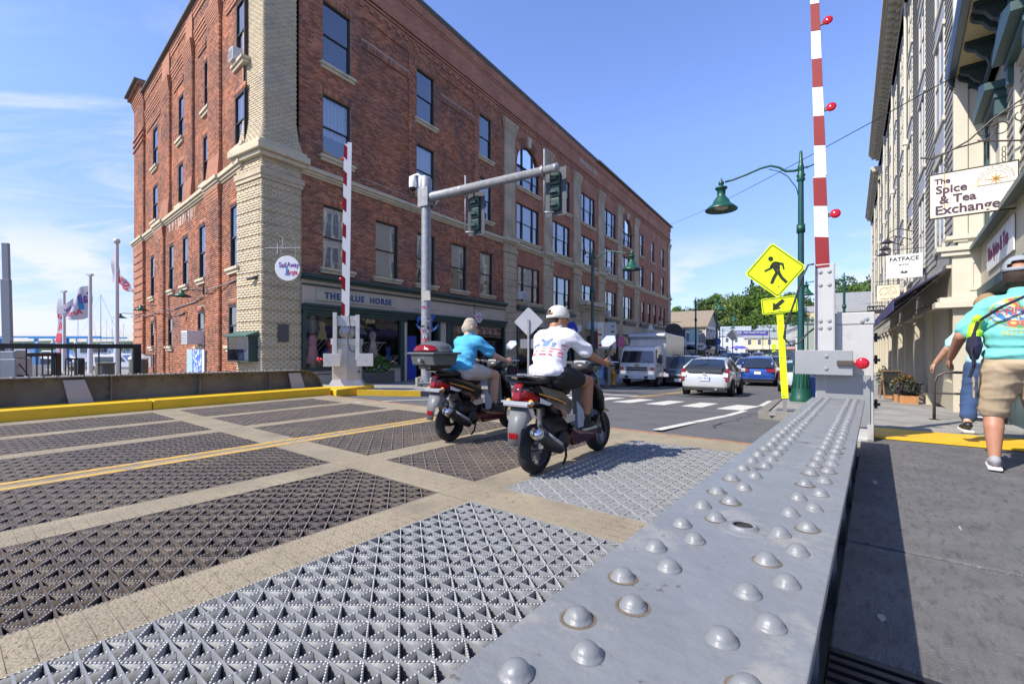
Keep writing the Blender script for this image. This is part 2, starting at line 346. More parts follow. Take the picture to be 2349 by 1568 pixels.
# ------------------------------------------------------------------ bridge deck: open steel grating between concrete strips
DECK=add('bridge_deck',None,kind='structure',label='open steel grating bridge deck with tan concrete strips')
PL,PW,CROSS,NODE=2.53,1.19,2.53/32,1.19/6
def zig(L,Wd):
 """lattice lines of a panel L long (x) and Wd wide (y): zigzags between the cross bars and long bars through the knots"""
 n=round(L/CROSS); k=round(Wd/NODE); c=L/n; p=Wd/k; seg=[]
 for i in range(n):
  a=(i % 2)*p/2; b=((i+1) % 2)*p/2
  for j in range(-1,k+1):
   for y0,y1 in ((j*p+a,j*p+a+(b - a)),(j*p+a,j*p+a+(b - a)+(p if b < a else -p))):
    x0,x1=i*c,(i+1)*c
    if min(y0,y1) < -1e-6:
     if max(y0,y1) < 1e-6:continue
     t=(0 - y0)/(y1 - y0)
     if y0 < 0:x0,y0=x0+t*(x1 - x0),0
     else:x1,y1=x0+t*(x1 - x0),0
    if max(y0,y1) > Wd+1e-6:
     if min(y0,y1) > Wd - 1e-6:continue
     t=(Wd - y0)/(y1 - y0)
     if y0 > Wd:x0,y0=x0+t*(x1 - x0),Wd
     else:x1,y1=x0+t*(x1 - x0),Wd
    seg.append((x0,y0,x1,y1))
 for j in range(2*k+1):seg.append((0,j*p/2,L,j*p/2))
 return np.array(seg),[i*c for i in range(n+1)]
def boxes(A,Bp,th,z0,z1):
 """box bars from A to B (n,2), thickness th, between heights z0 and z1"""
 A=np.asarray(A,float); Bp=np.asarray(Bp,float); n=len(A)
 d=Bp - A; d /= np.maximum(np.linalg.norm(d,axis=1,keepdims=True),1e-9); nn=np.stack([-d[:,1],d[:,0]],1)*th/2
 c=[A - nn,Bp - nn,Bp+nn,A+nn]
 V=np.zeros((n,8,3))
 for i in range(4):V[:,i,:2]=c[i]; V[:,i,2]=z0; V[:,i+4,:2]=c[i]; V[:,i+4,2]=z1
 q=np.array([(4,5,6,7),(0,1,5,4),(1,2,6,5),(2,3,7,6),(3,0,4,7)])
 F=(np.arange(n)[:,None,None]*8+q[None]).reshape(-1,4)
 return V.reshape(-1,3),F
def lattice_mesh(name,L,Wd,m):
 seg,cr=zig(L,Wd); V1,F1=boxes(seg[:,:2],seg[:,2:],.0055,-.054,-.005)
 A=[]; B=[]
 for x0,y0,x1,y1 in seg:
  ln=math.hypot(x1 - x0,y1 - y0); k=max(1,round(ln/.0165)); t=np.arange(k)
  p=np.array((x0,y0)); d=np.array((x1 - x0,y1 - y0))
  A.append(p+d*((t+.2)/k)[:,None]); B.append(p+d*((t+.78)/k)[:,None])
 V2,F2=boxes(np.vstack(A),np.vstack(B),.0075,-.005,-.001)
 return mesh_np(name,np.vstack([V1,V2]),np.vstack([F1,F2+len(V1)]),[m,mat('polished_teeth',(.40,.40,.39),.4,metal=.4,var=.3,vscale=30)],np.r_[np.zeros(len(F1)),np.ones(len(F2))]),cr
steel_new=mat('galvanised_steel',(.25,.26,.265),.6,metal=.1,var=.15,vscale=6,bump=.2,bscale=60,world=True)
steel_old=mat('weathered_steel',(.135,.105,.075),.65,metal=.1,var=.3,vscale=4,bump=.4,bscale=60,col2=(.055,.045,.045),c2scale=1.2,c2lo=.35,c2hi=.62,world=True)
lat,crs=lattice_mesh('grating_lattice',PL,PW,steel_new)
lat_old=lat.copy(); lat_old.materials[0]=steel_old; lat_old.materials[1]=mat('worn_teeth',(.21,.185,.17),.4,metal=.4,var=.3,vscale=30)
crossb=MB().box(-.004,.004,0,PW,-.085,-.0005).mesh('cross_bar',steel_new)
crossb_old=crossb.copy(); crossb_old.materials[0]=steel_old
def cross_set(m):
 b=MB()
 for x in crs:b.box(x - .004,x+.004,0,PW,-.085,-.0005)
 b.box(0,PL,-.012,-.002,-.085,0); b.box(0,PL,PW+.002,PW+.012,-.085,0)
 return b.mesh('cross_bars',m)
cs_new,cs_old=cross_set(steel_new),cross_set(steel_old)
L0=[1.18+i*1.53 for i in range(-1,6)]
L0=[-.35,1.18,2.69,4.22,5.75,7.28,8.81]
L0=[1.15,2.69,4.23,5.76,7.28,8.80]
ROWS=[-5.93,-2.99,-.05,2.89]
for r,s0 in enumerate(ROWS):
 for i,l0 in enumerate(L0):
  new=i == 0
  P=add('grating_panel',lat if new else lat_old,DECK,MB_ @ T((s0,l0,0)),kind='stuff',label='grey galvanised grating panel' if new else 'rust brown grating panel')
  if r == 2 and i < 3:                 # nearest panels: every cross bar by itself
   for x in crs:add('cross_bar',crossb if new else crossb_old,P,MB_ @ T((s0+x,l0,0)))
  else:add('cross_bars',cs_new if new else cs_old,P,MB_ @ T((s0,l0,0)),kind='stuff')
def strip_box(s0,s1,l0,l1):
 add('concrete_strip',MB().box(s0,s1,l0,l1,-.1,-.003).mesh('concrete_strip',deck_m),DECK,MB_)
edges=[.55]+[x for l in L0 for x in (l,l+PW)]+[10.46]
for k in range(0,len(edges),2):
 strip_box(-8,5.42,edges[k] if k else .55,edges[k+1])
for a,b in ((-3.40,-2.99),(-.46,-.05),(2.48,2.89),(5.42,6.02)):
 for l0 in (L0 if b < 6 else []):add('concrete_strip',MB().box(a,b,l0+.0,l0+PW,-.1,-.003).mesh('concrete_strip',deck_m),DECK,MB_)
strip_box(5.4205,6.02,.3,10.46)
add('expansion_joint',MB().box(5.99,6.06,.5,10.4,-.12,.004).mesh('expansion_joint',mat('joint_rust',(.30,.17,.10),.8,var=.3,vscale=12,bump=.6)),DECK,MB_)
# bar tops showing in the concrete as thin dark dashes
seg=[]
sg,cr_=zig(2.53+.41,1.53)
cov=[(s0 - .41,l0) for s0 in ROWS[1:] for l0 in L0]+[(5.42 - 2.53 - .41+2.94 - .0,l0) for l0 in []]
A=[]; B=[]
for s0,l0 in cov:
 for x0,y0,x1,y1 in sg:
  ln=math.hypot(x1 - x0,y1 - y0); k=max(1,round(ln/.033))
  for t in range(k):
   a=((t+.12)/k); b=((t+.6)/k)
   ax,ay,bx,by=s0+x0+(x1 - x0)*a,l0+y0+(y1 - y0)*a,s0+x0+(x1 - x0)*b,l0+y0+(y1 - y0)*b
   mx_,my_=(ax+bx)/2,(ay+by)/2
   if my_ - l0 > PW+.02 or mx_ - s0 < .39:
    A.append((ax,ay)); B.append((bx,by))
 for x in cr_:
  A.append((s0+x,l0+PW+.02)); B.append((s0+x,l0+1.53))
  if x < .39:A.append((s0+x,l0)); B.append((s0+x,l0+PW))
V,F=boxes(A,B,.0034,-.01,-.0022)
add('embedded_bar_tops',mesh_np('embedded_bar_tops',V,F,mat('bar_top',(.21,.17,.12),.8)),DECK,MB_,kind='stuff')
for o in (-.11,.11):
 add('centre_line',MB().box(-8,5.985,5.585+o - .045,5.585+o+.045,-.003,.0015).mesh('centre_line',yline_m),DECK,MB_)
beam_m=mat('rusty_beam',(.16,.11,.07),.85,var=.3,vscale=3,bump=.5,bscale=20)
for s in np.arange(-6,6.1,1.265):
 add('floor_beam',MB().box(s - .06,s+.06,.6,10.4,-.55,-.1).mesh('floor_beam',beam_m),DECK,MB_)
add('pier_shelf',MB().box(-9,6.4,.1,3.2,-2.4,-1.1).box(-9,6.4,3.3,11.2,-2.4,-1.3).mesh('pier_shelf',mat('pier_concrete',(.33,.29,.21),.95,var=.3,vscale=3)),DECK,MB_)
# left kerb of the deck
KB=add('bridge_kerb',None,kind='structure',label='thick yellow painted concrete kerb along the far side of the bridge deck')
for a,b in ((-9,-5.2),(-5.19,-1.4),(-1.39,2.6),(2.61,6.15)):
 add('kerb_block',MB().box(a,b,10.47,11.12,-.1,.175).mesh('kerb_block',yellow_m),KB,MB_,bevel=.025)
add('kerb_block',MB().prism([(6.19,10.3),(7.7,10.9),(7.9,11.5),(6.19,11.5)],-.2,.13,'z').mesh('kerb_block',yellow_m),KB,MB_,bevel=.025)
bslab('left_footway',-9,7,13.6,11.4,-.1,.1,pave_m,kind='structure')
# right footway of the bridge
FW=add('right_footway',None,kind='structure',label='dark grey asphalt footway plates beside the girder')
for a,b in ((-4,1.86),(3.07,6.72)):
 if a < 0:continue
 add('footway_plate',MB().box(a,b,-6,.125,-.05,.1).mesh('footway_plate',walk_m),FW,MB_,bevel=.008)
add('footway_plate',MB().box(1.93,3.035,-6,.125,-.05,.1).mesh('footway_plate',walk_m),FW,MB_,bevel=.008)
add('footway_plate',MB().box(-4,1.2,-6,.125,-.05,.1).mesh('footway_plate',walk_m),FW,MB_,bevel=.008)
add('footway_base',MB().box(-4,6.7,-6,.07,-.3,-.052).mesh('footway_base',mat('black_gap',(.02,.02,.02),.9)),FW,MB_)
blk=mat('black_iron',(.018,.018,.022),.45)
for i in range(14):
 x=1.25+i*.05
 add('drain_bar',MB().box(x,x+.026,-6,.12,.02,.098).mesh('drain_bar',blk),FW,MB_)
paintspot=mat('paint_drip',(.33,.33,.31),.8)
for s,l,a,b in ((2.25,-.02,.03,.014),(4.5,.0,.07,.014),(3.65,-.38,.05,.006)):
 pts=[(s+a*math.cos(t)*random.uniform(.7,1.1),l+b*math.sin(t)*random.uniform(.7,1.1)) for t in np.arange(0,6.2,.6)]
 add('paint_drip',MB().prism(pts,.1,.102,'z').mesh('paint_drip',paintspot),FW,MB_)
# ------------------------------------------------------------------ riveted girders
gir=mat('girder_paint',(.195,.203,.204),.42,var=.10,vscale=5,bump=.55,bscale=22,col2=(.27,.266,.24),c2scale=4.5,c2lo=.56,c2hi=.64,spec=.5)
def worn(m,sc,lo,hi,c,stretch=(1,1,1)):
 'a further layer of small dark chips or streaks over a base colour'
 n,l=nodes(m); b=n['Principled BSDF']; tc=n.new('ShaderNodeTexCoord'); mp=n.new('ShaderNodeMapping'); mp.inputs['Scale'].default_value=stretch; l.new(tc.outputs['Object'],mp.inputs[0])
 no=n.new('ShaderNodeTexNoise'); no.inputs['Scale'].default_value=sc; no.inputs['Detail'].default_value=9; no.inputs['Roughness'].default_value=.7; l.new(mp.outputs[0],no.inputs['Vector'])
 mr=n.new('ShaderNodeMapRange'); l.new(no.outputs[0],mr.inputs[0]); mr.inputs[1].default_value=lo; mr.inputs[2].default_value=hi
 mx=n.new('ShaderNodeMix'); mx.data_type='RGBA'; l.new(mr.outputs[0],mx.inputs[0]); lk=b.inputs['Base Color'].links
 if lk:l.new(lk[0].from_socket,mx.inputs[6])
 else:mx.inputs[6].default_value=b.inputs['Base Color'].default_value
 mx.inputs[7].default_value=(*c,1); l.new(mx.outputs[2],b.inputs['Base Color'])
worn(gir,9,.62,.68,(.09,.075,.06)); worn(gir,3,.60,.75,(.17,.18,.2),(1,4,1)); worn(walk_m,9,.50,.72,(.055,.055,.058),(1,3,1)); worn(walk_m,160,.60,.68,(.3,.29,.27)); worn(deck_m,14,.58,.68,(.15,.125,.09)); worn(deck_m,120,.60,.66,(.5,.46,.38)); worn(asphalt,110,.60,.68,(.26,.25,.23)); worn(asphalt,1.3,.54,.66,(.07,.07,.073),(1,1,1)); worn(yellow_m,11,.62,.68,(.3,.22,.06)); worn(pave_m,80,.60,.68,(.42,.4,.36)); worn(line_m,30,.58,.64,(.2,.2,.2))
gir_d=mat('girder_dark_paint',(.19,.17,.145),.45,var=.15,vscale=3,bump=.3,bscale=20,col2=(.13,.12,.11),c2scale=2)
rust=mat('dirt_ring',(.14,.11,.07),.9,var=.3,vscale=20)
rv=MB().lathe([(.0285,0),(.028,.003),(.0248,.004),(.0228,.0105),(.0178,.017),(.011,.0215),(.004,.023),(0,.0232)],20)
rivet=rv.mesh('rivet',gir,True)
ring=MB().lathe([(.0305,.0003),(.0312,.0008),(.026,.0015)],16).mesh('dirt_ring',rust)
GR=thing('riveted_girder','pale grey steel girder with round rivet heads filling the near right foreground','girder',MB_)
zt=.6
fl=add('top_flange',MB().box(-4,5.92,.083,.536,zt - .024,zt).mesh('top_flange',gir),GR,MB_,bevel=.003)
add('under_flange',MB().box(-4,5.6,.10,.52,zt - .05,zt - .0242).mesh('under_flange',gir),GR,MB_,bevel=.003)
add('web',MB().box(-4,5.7,.3,.32,-.1,zt - .05).mesh('web',gir),GR,MB_)
add('bottom_flange',MB().box(-4,5.7,.145,.52,-.09,-.07).mesh('bottom_flange',gir),GR,MB_)
for s in (-1.2,.9,1.75,2.6,3.45,4.3,5.15,5.7):
 add('stiffener',MB().prism([(.145,-.07),(.3,-.07),(.3,zt - .05),(.13,zt - .05),(.135,zt - .12)],s,s+.012,'x').box(s,s+.07,.285,.3,-.07,zt - .05).mesh('stiffener',gir),GR,MB_)
 add('stiffener',MB().prism([(.32,-.07),(.5,-.07),(.5,zt - .05),(.32,zt - .05)],s,s+.012,'x').mesh('stiffener',gir),GR,MB_)
def rows_():
 s=.1
 while s < 2.1:yield s,.2; s += .2
 while s < 3.5:yield s,.155; s += .155
 while s < 5.75:yield s,.135; s += .135
rng=random.Random(3)
for s,p in rows_():
 for l,o in ((.449,.42),(.384,.95),(.212,.9),(.155,.4)):
  x=s+o*p
  if x > 5.85:continue
  M=MB_ @ T((x+rng.uniform(-.006,.006),l+rng.uniform(-.003,.003),zt)) @ RZ(rng.uniform(0,6)) @ RX(R(rng.uniform(-2,2)))
  add('rivet',rivet,GR,M)
  if x < 3 and rng.random() < .5:add('dirt_ring',ring,GR,M @ Matrix.Diagonal((rng.uniform(1,1.22),rng.uniform(1,1.15),1,1)))
hole=MB().lathe([(.0,.001),(.026,.001),(.026,.013),(.031,.016),(.037,.013),(.038,.005),(.05,.004),(.062,.002),(.066,0)],24)
add('lifting_socket',hole.mesh('lifting_socket',gir,True),GR,MB_ @ T((1.46,.30,zt)))
add('socket_hole',MB().lathe([(0,.006),(.024,.006),(.0245,.0135)],20).mesh('socket_hole',mat('hole_dark',(.03,.03,.03),.9)),GR,MB_ @ T((1.46,.30,zt)))
add('side_cap',MB().lathe([(0,.012),(.04,.01),(.05,0)],14,axis='y').mesh('side_cap',mat('cap_white',(.55,.56,.52),.6)),GR,MB_ @ T((2.32,.155,.28)) @ RZ(math.pi))
for x in (2.4,3.0,4.1):add('rivet',rivet,GR,MB_ @ T((x,.3,.32)) @ RX(R(90)))
# far girder
GL=thing('riveted_girder','long grey brown plate girder behind the yellow kerb, its end rounded near the brick building','girder',MB_)
GT=MB_ @ T((0,11.0,0)) @ RY(R(.55))
zt2=.655
ftop=[(-9,zt2)]+[(5.75+.5*math.sin(a),zt2 - .5+.5*math.cos(a)) for a in np.linspace(0,R(90),8)]+[(6.26,.05)]
fb=MB()
for (a,za),(b,zb) in zip(ftop,ftop[1:]):
 fb.prism([(a,za),(b,zb),(b - (.02 if zb < zt2 - .2 else 0),zb - .02),(a - (.02 if za < zt2 - .2 else 0),za - .02)],0,.42,'y')
add('top_flange',fb.mesh('top_flange',gir_d),GL,GT)
wb=[(-9,0),(-9,zt2 - .02)]+[(x - .01,z - .015) for x,z in ftop[1:-1]]+[(6.23,0)]
add('web',MB().prism(wb,.2,.215,'y').mesh('web',gir_d),GL,GT)
an=[(x - .0,z) for x,z in ftop]
add('angle_leg',MB().box(-9,5.7,.18,.199,zt2 - .17,zt2 - .021).mesh('angle_leg',gir_d),GL,GT)
small=MB().lathe([(.026,0),(.023,.01),(.013,.018),(0,.02)],10).mesh('rivet',gir_d,True)
for i,s in enumerate(np.arange(-6.4,6.0,1.42)):
 add('stiffener',MB().box(s - .055,s+.055,.185,.1995,0,zt2 - .17).box(s - .006,s+.006,.02,.185,0,zt2 - .02).mesh('stiffener',gir_d),GL,GT)
 for z in (.12,.27,.42):
  if s > -2:add('rivet',small,GL,GT @ T((s - .03,.185,z)) @ RX(R(90)))
for i,s in enumerate(np.arange(-2,5.75,.17)):
 add('rivet',small,GL,GT @ T((s,.18,zt2 - .06 - (i % 2)*.055)) @ RX(R(90)))
 for y in (.06,.33):add('rivet',small,GL,GT @ T((s,y,zt2)))
for a in np.linspace(0,R(80),6):
 add('rivet',small,GL,GT @ T((5.75+.42*math.sin(a),.185,zt2 - .5+.42*math.cos(a))) @ RX(R(90)))
for s in (1.55,5.45):
 add('bracing_plate',MB().add([(s,-.03,0.17),(s+.33,-.03,.17),(s+.2,.0,zt2 - .06),(s - .08,.0,zt2 - .06),(s,0,.17),(s+.33,0,.17),(s+.2,.03,zt2 - .06),(s - .08,.03,zt2 - .06)],
  [(0,1,2,3),(7,6,5,4),(0,4,5,1),(1,5,6,2),(2,6,7,3),(3,7,4,0)]).mesh('bracing_plate',mat('plate_grey',(.33,.33,.35),.6)),GL,GT)
# ------------------------------------------------------------------ brick building at the corner
RED1,RED2,RMOR=(.42,.162,.082),(.29,.108,.060),(.33,.23,.17)
red_b=mat('red_brick',(.41,.158,.080),.88,island=.38,var=.24,vscale=.5,bump=.5,bscale=50,col2=(.24,.115,.08),c2scale=.7,c2lo=.42,c2hi=.62)
red_t=brick_tex('red_brickwork',RED1,RED2,RMOR)
mortar=mat('mortar',(.36,.26,.20),.95,var=.2,vscale=4)
cre_b=mat('cream_brick',(.55,.455,.30),.85,island=.09,var=.10,vscale=1.3,bump=.4,bscale=50,col2=(.46,.40,.30),c2scale=.9,c2lo=.5,c2hi=.68)
cre_t=brick_tex('cream_brickwork',(.52,.43,.29),(.45,.37,.25),(.33,.26,.18))
cre_mor=mat('cream_mortar',(.47,.385,.26),.95)
stone=mat('cream_stone',(.56,.48,.33),.8,var=.12,vscale=3,bump=.4,bscale=30,col2=(.36,.33,.29),c2scale=1.8,c2lo=.55,c2hi=.72)
green_m=mat('dark_green_paint',(.028,.058,.052),.5,var=.15,vscale=4,bump=.2,bscale=30)
fascia_m=mat('beige_fascia',(.52,.44,.35),.7,var=.07,vscale=2)
frame_m=mat('dark_brown_frame',(.035,.028,.026),.45)
glass=glass_mat('window_glass')
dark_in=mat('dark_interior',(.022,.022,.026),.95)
blind_m=mat('white_blind',(.62,.62,.60),.7)
n_,l_=nodes(blind_m)
def stripes(m,c1,c2,freq,axis=2,duty=.5,coord='Object'):
 n,l=nodes(m); b=n['Principled BSDF']; tc=n.new('ShaderNodeTexCoord'); sp=n.new('ShaderNodeSeparateXYZ'); l.new(tc.outputs[coord],sp.inputs[0])
 mu=n.new('ShaderNodeMath'); mu.operation='MULTIPLY'; l.new(sp.outputs[axis],mu.inputs[0]); mu.inputs[1].default_value=freq
 f=n.new('ShaderNodeMath'); f.operation='FRACT'; l.new(mu.outputs[0],f.inputs[0]); g=n.new('ShaderNodeMath'); g.operation='GREATER_THAN'; l.new(f.outputs[0],g.inputs[0]); g.inputs[1].default_value=duty
 mx=n.new('ShaderNodeMix'); mx.data_type='RGBA'; l.new(g.outputs[0],mx.inputs[0]); mx.inputs[6].default_value=(*c1,1); mx.inputs[7].default_value=(*c2,1); l.new(mx.outputs[2],b.inputs['Base Color'])
stripes(blind_m,(.66,.66,.63),(.34,.34,.33),16,2,.72)
curtain_m=mat('net_curtain',(.60,.62,.66),.8,bump=0); stripes(curtain_m,(.62,.64,.68),(.45,.47,.52),11,0,.6)
FA=fr(-7.615,14.051,0,DX,DY); FB=fr(-8.67,14.72,0,.7423,-.6700); FC=fr(-7.615,14.051,0,DY,-DX)
BB=thing('brick_building','four storey red brick block with a cream brick corner pier and shopfronts below','building',FA)
def brick_rows(x0,x1,z0,z1,holes,px=.215,pz=.0755,joint=.009,start=0):
 out=[]; r=0; z=z0
 while z < z1 - .02:
  zt_=min(z+pz - joint,z1); hs=sorted((max(a,x0),min(b,x1)) for a,b,c,d in holes if c < zt_ - .01 and d > z+.01 and b > x0 and a < x1)
  iv=[]; c=x0
  for a,b in hs:
   if a > c:iv.append((c,a))
   c=max(c,b)
  if c < x1:iv.append((c,x1))
  off=(r % 2)*px/2
  for a,b in iv:
   k=math.floor((a - x0 - off)/px); x=x0+off+k*px
   while x < b - .015:
    xa=max(x,a); xb=min(x+px - joint,b)
    if xb - xa > .02:out.append((xa,xb,z,zt_))
    x += px
  z += pz; r += 1
 return out
def brick_mesh(name,rows,yf,yb,m,jit=.003):
 A=np.array(rows,float); n=len(A); rs=np.random.RandomState(n); y=np.asarray(yf,float)*np.ones(n)+rs.uniform(-jit,jit,n)
 V=np.zeros((n,8,3)); X=[A[:,0],A[:,1],A[:,1],A[:,0]]
 for i in range(4):
  V[:,i,0]=X[i]; V[:,i+4,0]=X[i]; V[:,i,2]=A[:,2]; V[:,i+4,2]=A[:,3]
  V[:,i,1]=V[:,i+4,1]=y if i < 2 else yb
 q=np.array([(0,1,5,4),(1,2,6,5),(4,5,6,7),(3,0,4,7),(0,3,2,1)])
 F=(np.arange(n)[:,None,None]*8+q[None]).reshape(-1,4)
 return mesh_np(name,V.reshape(-1,3),F,m)
def wall_sheet(mb,x0,x1,z0,z1,y,holes,reveal=0):
 xs=sorted({x0,x1} | {min(max(v,x0),x1) for h in holes for v in h[:2]}); zs=sorted({z0,z1} | {min(max(v,z0),z1) for h in holes for v in h[2:4]})
 for a,b in zip(xs,xs[1:]):
  for c,d in zip(zs,zs[1:]):
   if b - a < 1e-5 or d - c < 1e-5:continue
   mx_,mz_=(a+b)/2,(c+d)/2
   if any(h[0] < mx_ < h[1] and h[2] < mz_ < h[3] for h in holes):continue
   mb.quad((a,y,c),(b,y,c),(b,y,d),(a,y,d))
 if reveal:
  for a,b,c,d in [h[:4] for h in holes]:
   e=y+reveal
   mb.quad((a,y,c),(a,e,c),(a,e,d),(a,y,d)); mb.quad((b,e,c),(b,y,c),(b,y,d),(b,e,d))
   mb.quad((a,y,d),(a,e,d),(b,e,d),(b,y,d)); mb.quad((a,e,c),(a,y,c),(b,y,c),(b,e,c))
 return mb
WC={}
def window(parent,F,x,z,w,h,kind='sash',cover=None,cfrac=1.0,sill=True,m=None,depth=.13,arch=False,sillm=None):
 """one window: frame (part) > panes, sill, blind (sub-parts)"""
 m=m or frame_m; key=(kind,round(w,2),round(h,2),m.name,depth)
 if key not in WC:
  fb=MB(); pn=MB(); t=.055
  fb.box(0,t,depth - .05,depth+.05,0,h).box(w - t,w,depth - .05,depth+.05,0,h).box(t,w - t,depth - .05,depth+.05,0,t).box(t,w - t,depth - .05,depth+.05,h - t,h)
  if kind == 'triple':
   for f in (.27,.73):fb.box(w*f - .045,w*f+.045,depth - .06,depth+.06,t,h - t)
   fb.box(t,w - t,depth - .02,depth+.02,h*.48,h*.48+.05)
   cols=[(t,w*.27 - .045),(w*.27+.045,w*.73 - .045),(w*.73+.045,w - t)]
  else:
   fb.box(t,w - t,depth - .025,depth+.025,h*.48,h*.48+.05); cols=[(t,w - t)]
  if kind == 'tall6':fb.box(w*.5 - .012,w*.5+.012,depth - .02,depth+.02,t,h - t)
  panes=[]
  for a,b in cols:
   for c,d,yy in ((t,h*.48,depth+.012),(h*.48+.05,h - t,depth - .008)):
    pm=MB().quad((0,0,0),(b - a,0,0),(b - a,0,d - c),(0,0,d - c)).mesh('pane',glass); panes.append((pm,(a,yy,c)))
  WC[key]=(fb.mesh('window',m),panes)
 fm,panes=WC[key]; M=F @ T((x,0,z))
 o=add('window',fm,parent,M)
 for pm,p in panes:add('pane',pm,o,M @ T(p))
 if cover:
  k2=('cov',round(w,2),round(h*cfrac,2),cover)
  if k2 not in WC:
   mm={'blind':blind_m,'curtain':curtain_m}[cover]; b=MB()
   if cover == 'blind':b.quad((.05,0,0),(w - .05,0,0),(w - .05,0,h*cfrac),(.05,0,h*cfrac))
   else:
    n=16; hh=h*cfrac
    for i in range(n):
     a=.05+(w - .1)*i/n; c=.05+(w - .1)*(i+1)/n; ya=.03*math.sin(i*1.7); yc=.03*math.sin((i+1)*1.7)
     b.quad((a,ya,0),(c,yc,0),(c,yc,hh),(a,ya,hh))
   WC[k2]=b.mesh(cover,mm)
  add('blind' if cover == 'blind' else 'curtain',WC[k2],o,M @ T((0,depth+.09,h - h*cfrac - .03)))
 if sill:
  k3=('sill',round(w,2))
  if k3 not in WC:WC[k3]=MB().box(-.14,w+.14,-.13,.12,-.09,0).box(-.1,w+.1,-.075,.12,-.2,-.09).mesh('sill',sillm or stone)
  add('sill',WC[k3],o,M)
 return o
# ---- street front, first section: every brick modelled
winsA=[]
for x,w in ((2.12,1.16),(6.64,1.13),(11.1,1.1)):
 winsA += [(x,x+w,7.76,9.9,'f3'),(x,x+w,10.93,13.12,'f4')]
for x,w in ((2.12,1.16),(4.42,1.18),(6.66,1.16),(8.93,1.16),(11.2,1.12)):winsA.append((x,x+w,3.92,6.1,'f2'))
panels=[(3.75,6.2,7.5,12.4),(3.75,6.2,12.72,13.5),(8.2,10.7,7.5,12.4),(8.2,10.7,12.72,13.5)]
sold=[(w[0] - .1,w[1]+.1,w[3],w[3]+.22) for w in winsA]+[(p[0],p[1],12.42,12.64) for p in panels[::2]]
hA=[w[:4] for w in winsA]
rows=brick_rows(1.25,13.3,3.62,14.0,hA+panels+sold+[(1.2,13.4,6.85,7.2)])
for a,b,c,d in sold:
 x=a
 while x < b - .03:rows.append((x,min(x+.066,b),c+.004,d - .004)); x += .0755
rows += [(x,x+.009*0+.205,z,z+.066) for x in () for z in ()]
add('brickwork',brick_mesh('brickwork',rows,.002,.065,red_b),BB,FA,kind='stuff')
rows=[]
for p in panels:rows += brick_rows(p[0],p[1],p[2],p[3],[])
add('brickwork',brick_mesh('brickwork',rows,.05,.08,red_b),BB,FA,kind='stuff')
mb=MB(); wall_sheet(mb,1.25,13.3,3.5,14.0,.007,hA+panels); mb.mi=0
for a,b,c,d in panels:mb.quad((a,.057,c),(b,.057,c),(b,.057,d),(a,.057,d))
wall_sheet(mb,1.25,13.3,3.5,3.51,.007,[])
for h in hA:
 a,b,c,d=h; e=.3
 mb.quad((a,.007,c),(a,e,c),(a,e,d),(a,.007,d)); mb.quad((b,e,c),(b,.007,c),(b,.007,d),(b,e,d)); mb.quad((a,.007,d),(a,e,d),(b,e,d),(b,.007,d))
add('wall',mb.mesh('wall',mortar),BB,FA)
# frieze and corbelled courses up to the parapet along the whole front
fz=MB().box(1.0,50,.0,.4,14.0,15.92)
for i,(a,z) in enumerate(((.03,14.02),(.06,14.16),(.09,14.30))):fz.box(1.0 - a,50+a,-a,0,z,z+.085)
fz.box(1.0,50.1,-.03,0,15.3,15.42).box(1.0,50.1,-.06,0,15.42,15.92)
for i in range(105):                      # little hanging corbels
 x=1.3+i*.462
 if not any(abs(x - c) < .7 for c in (18.4,22.9,27.5,31.9,36.8,13.9)):fz.box(x,x+.2,-.045,0,13.86,14.0)
add('parapet',fz.mesh('parapet',red_t),BB,FA)
add('coping',MB().box(.9,50.3,-.14,.45,15.92,16.02).box(.9,50.3,-.1,-.0601,15.84,15.92).mesh('coping',mat('coping_metal',(.12,.13,.12),.6)),BB,FA)
add('gutter',MB().box(26.5,50.3,-.26,-.141,15.86,16.0).mesh('gutter',mat('gutter_brown',(.16,.13,.10),.6)),BB,FA)
# windows of the first section
for x0,x1,z0,z1,f in winsA:
 c,k=(None,1)
 if f == 'f2':c,k='blind',{2.12:.98,4.42:.96,6.66:.55,8.93:.5,11.2:.62}[x0]
 elif f == 'f3':c,k='curtain',{2.12:.62,6.64:.6,11.1:.75}[x0]
 elif x0 == 2.12:c,k=None,1
 window(BB,FA,x0,z0,round(x1 - x0,2),round(z1 - z0,2),'sash',c,k)
# belt course
bm_=MB()
def belt(mb,x0,x1,z,out=.0):
 mb.box(x0,x1,-.16 - out,.1,z+.16,z+.3).box(x0,x1,-.10 - out,.1,z+.07,z+.16).box(x0,x1,-.05 - out,.1,z,z+.07)
x=1.25
segs=[1.25,4.3,6.3,8.9,11.2,13.25]
for a,b in zip(segs,segs[1:]):
 m1=MB(); belt(m1,a+.004,b - .004,6.87); add('belt_course',m1.mesh('belt_course',stone),BB,FA,bevel=.012)
# ---- second and third section of the front
bays=[(14.6,17.7),(19.05,22.15),(23.6,26.8),(28.3,31.2),(32.7,35.85)]
piers=[(13.3,14.5),(17.8,18.98),(22.22,23.5),(26.86,28.2),(31.28,32.6),(35.95,37.4),(48.75,49.9)]
holes=[]; wl=[]
for i,(a,b) in enumerate(bays):
 xa=a+.1; w=2.62
 arch=i in (0,4)
 zz=(10.5,11.75 if arch else 12.72); wl.append((xa,w,zz[0],zz[1] - zz[0],'triple','curtain' if i < 4 else None,.9,arch))
 wl.append((xa,w,7.44,2.12,'triple','curtain',.95,False))
 wl.append((xa+.1,w,(4.75 if i == 2 else 3.86),(1.2 if i == 2 else 2.1),'triple','curtain' if i < 2 else 'curtain',.9,False))
for x in (38.0,41.95,46.1):wl += [(x,1.1,10.42,2.2,'sash','curtain',.6,False),(x,1.1,7.3,2.1,'sash','curtain',.6,False)]
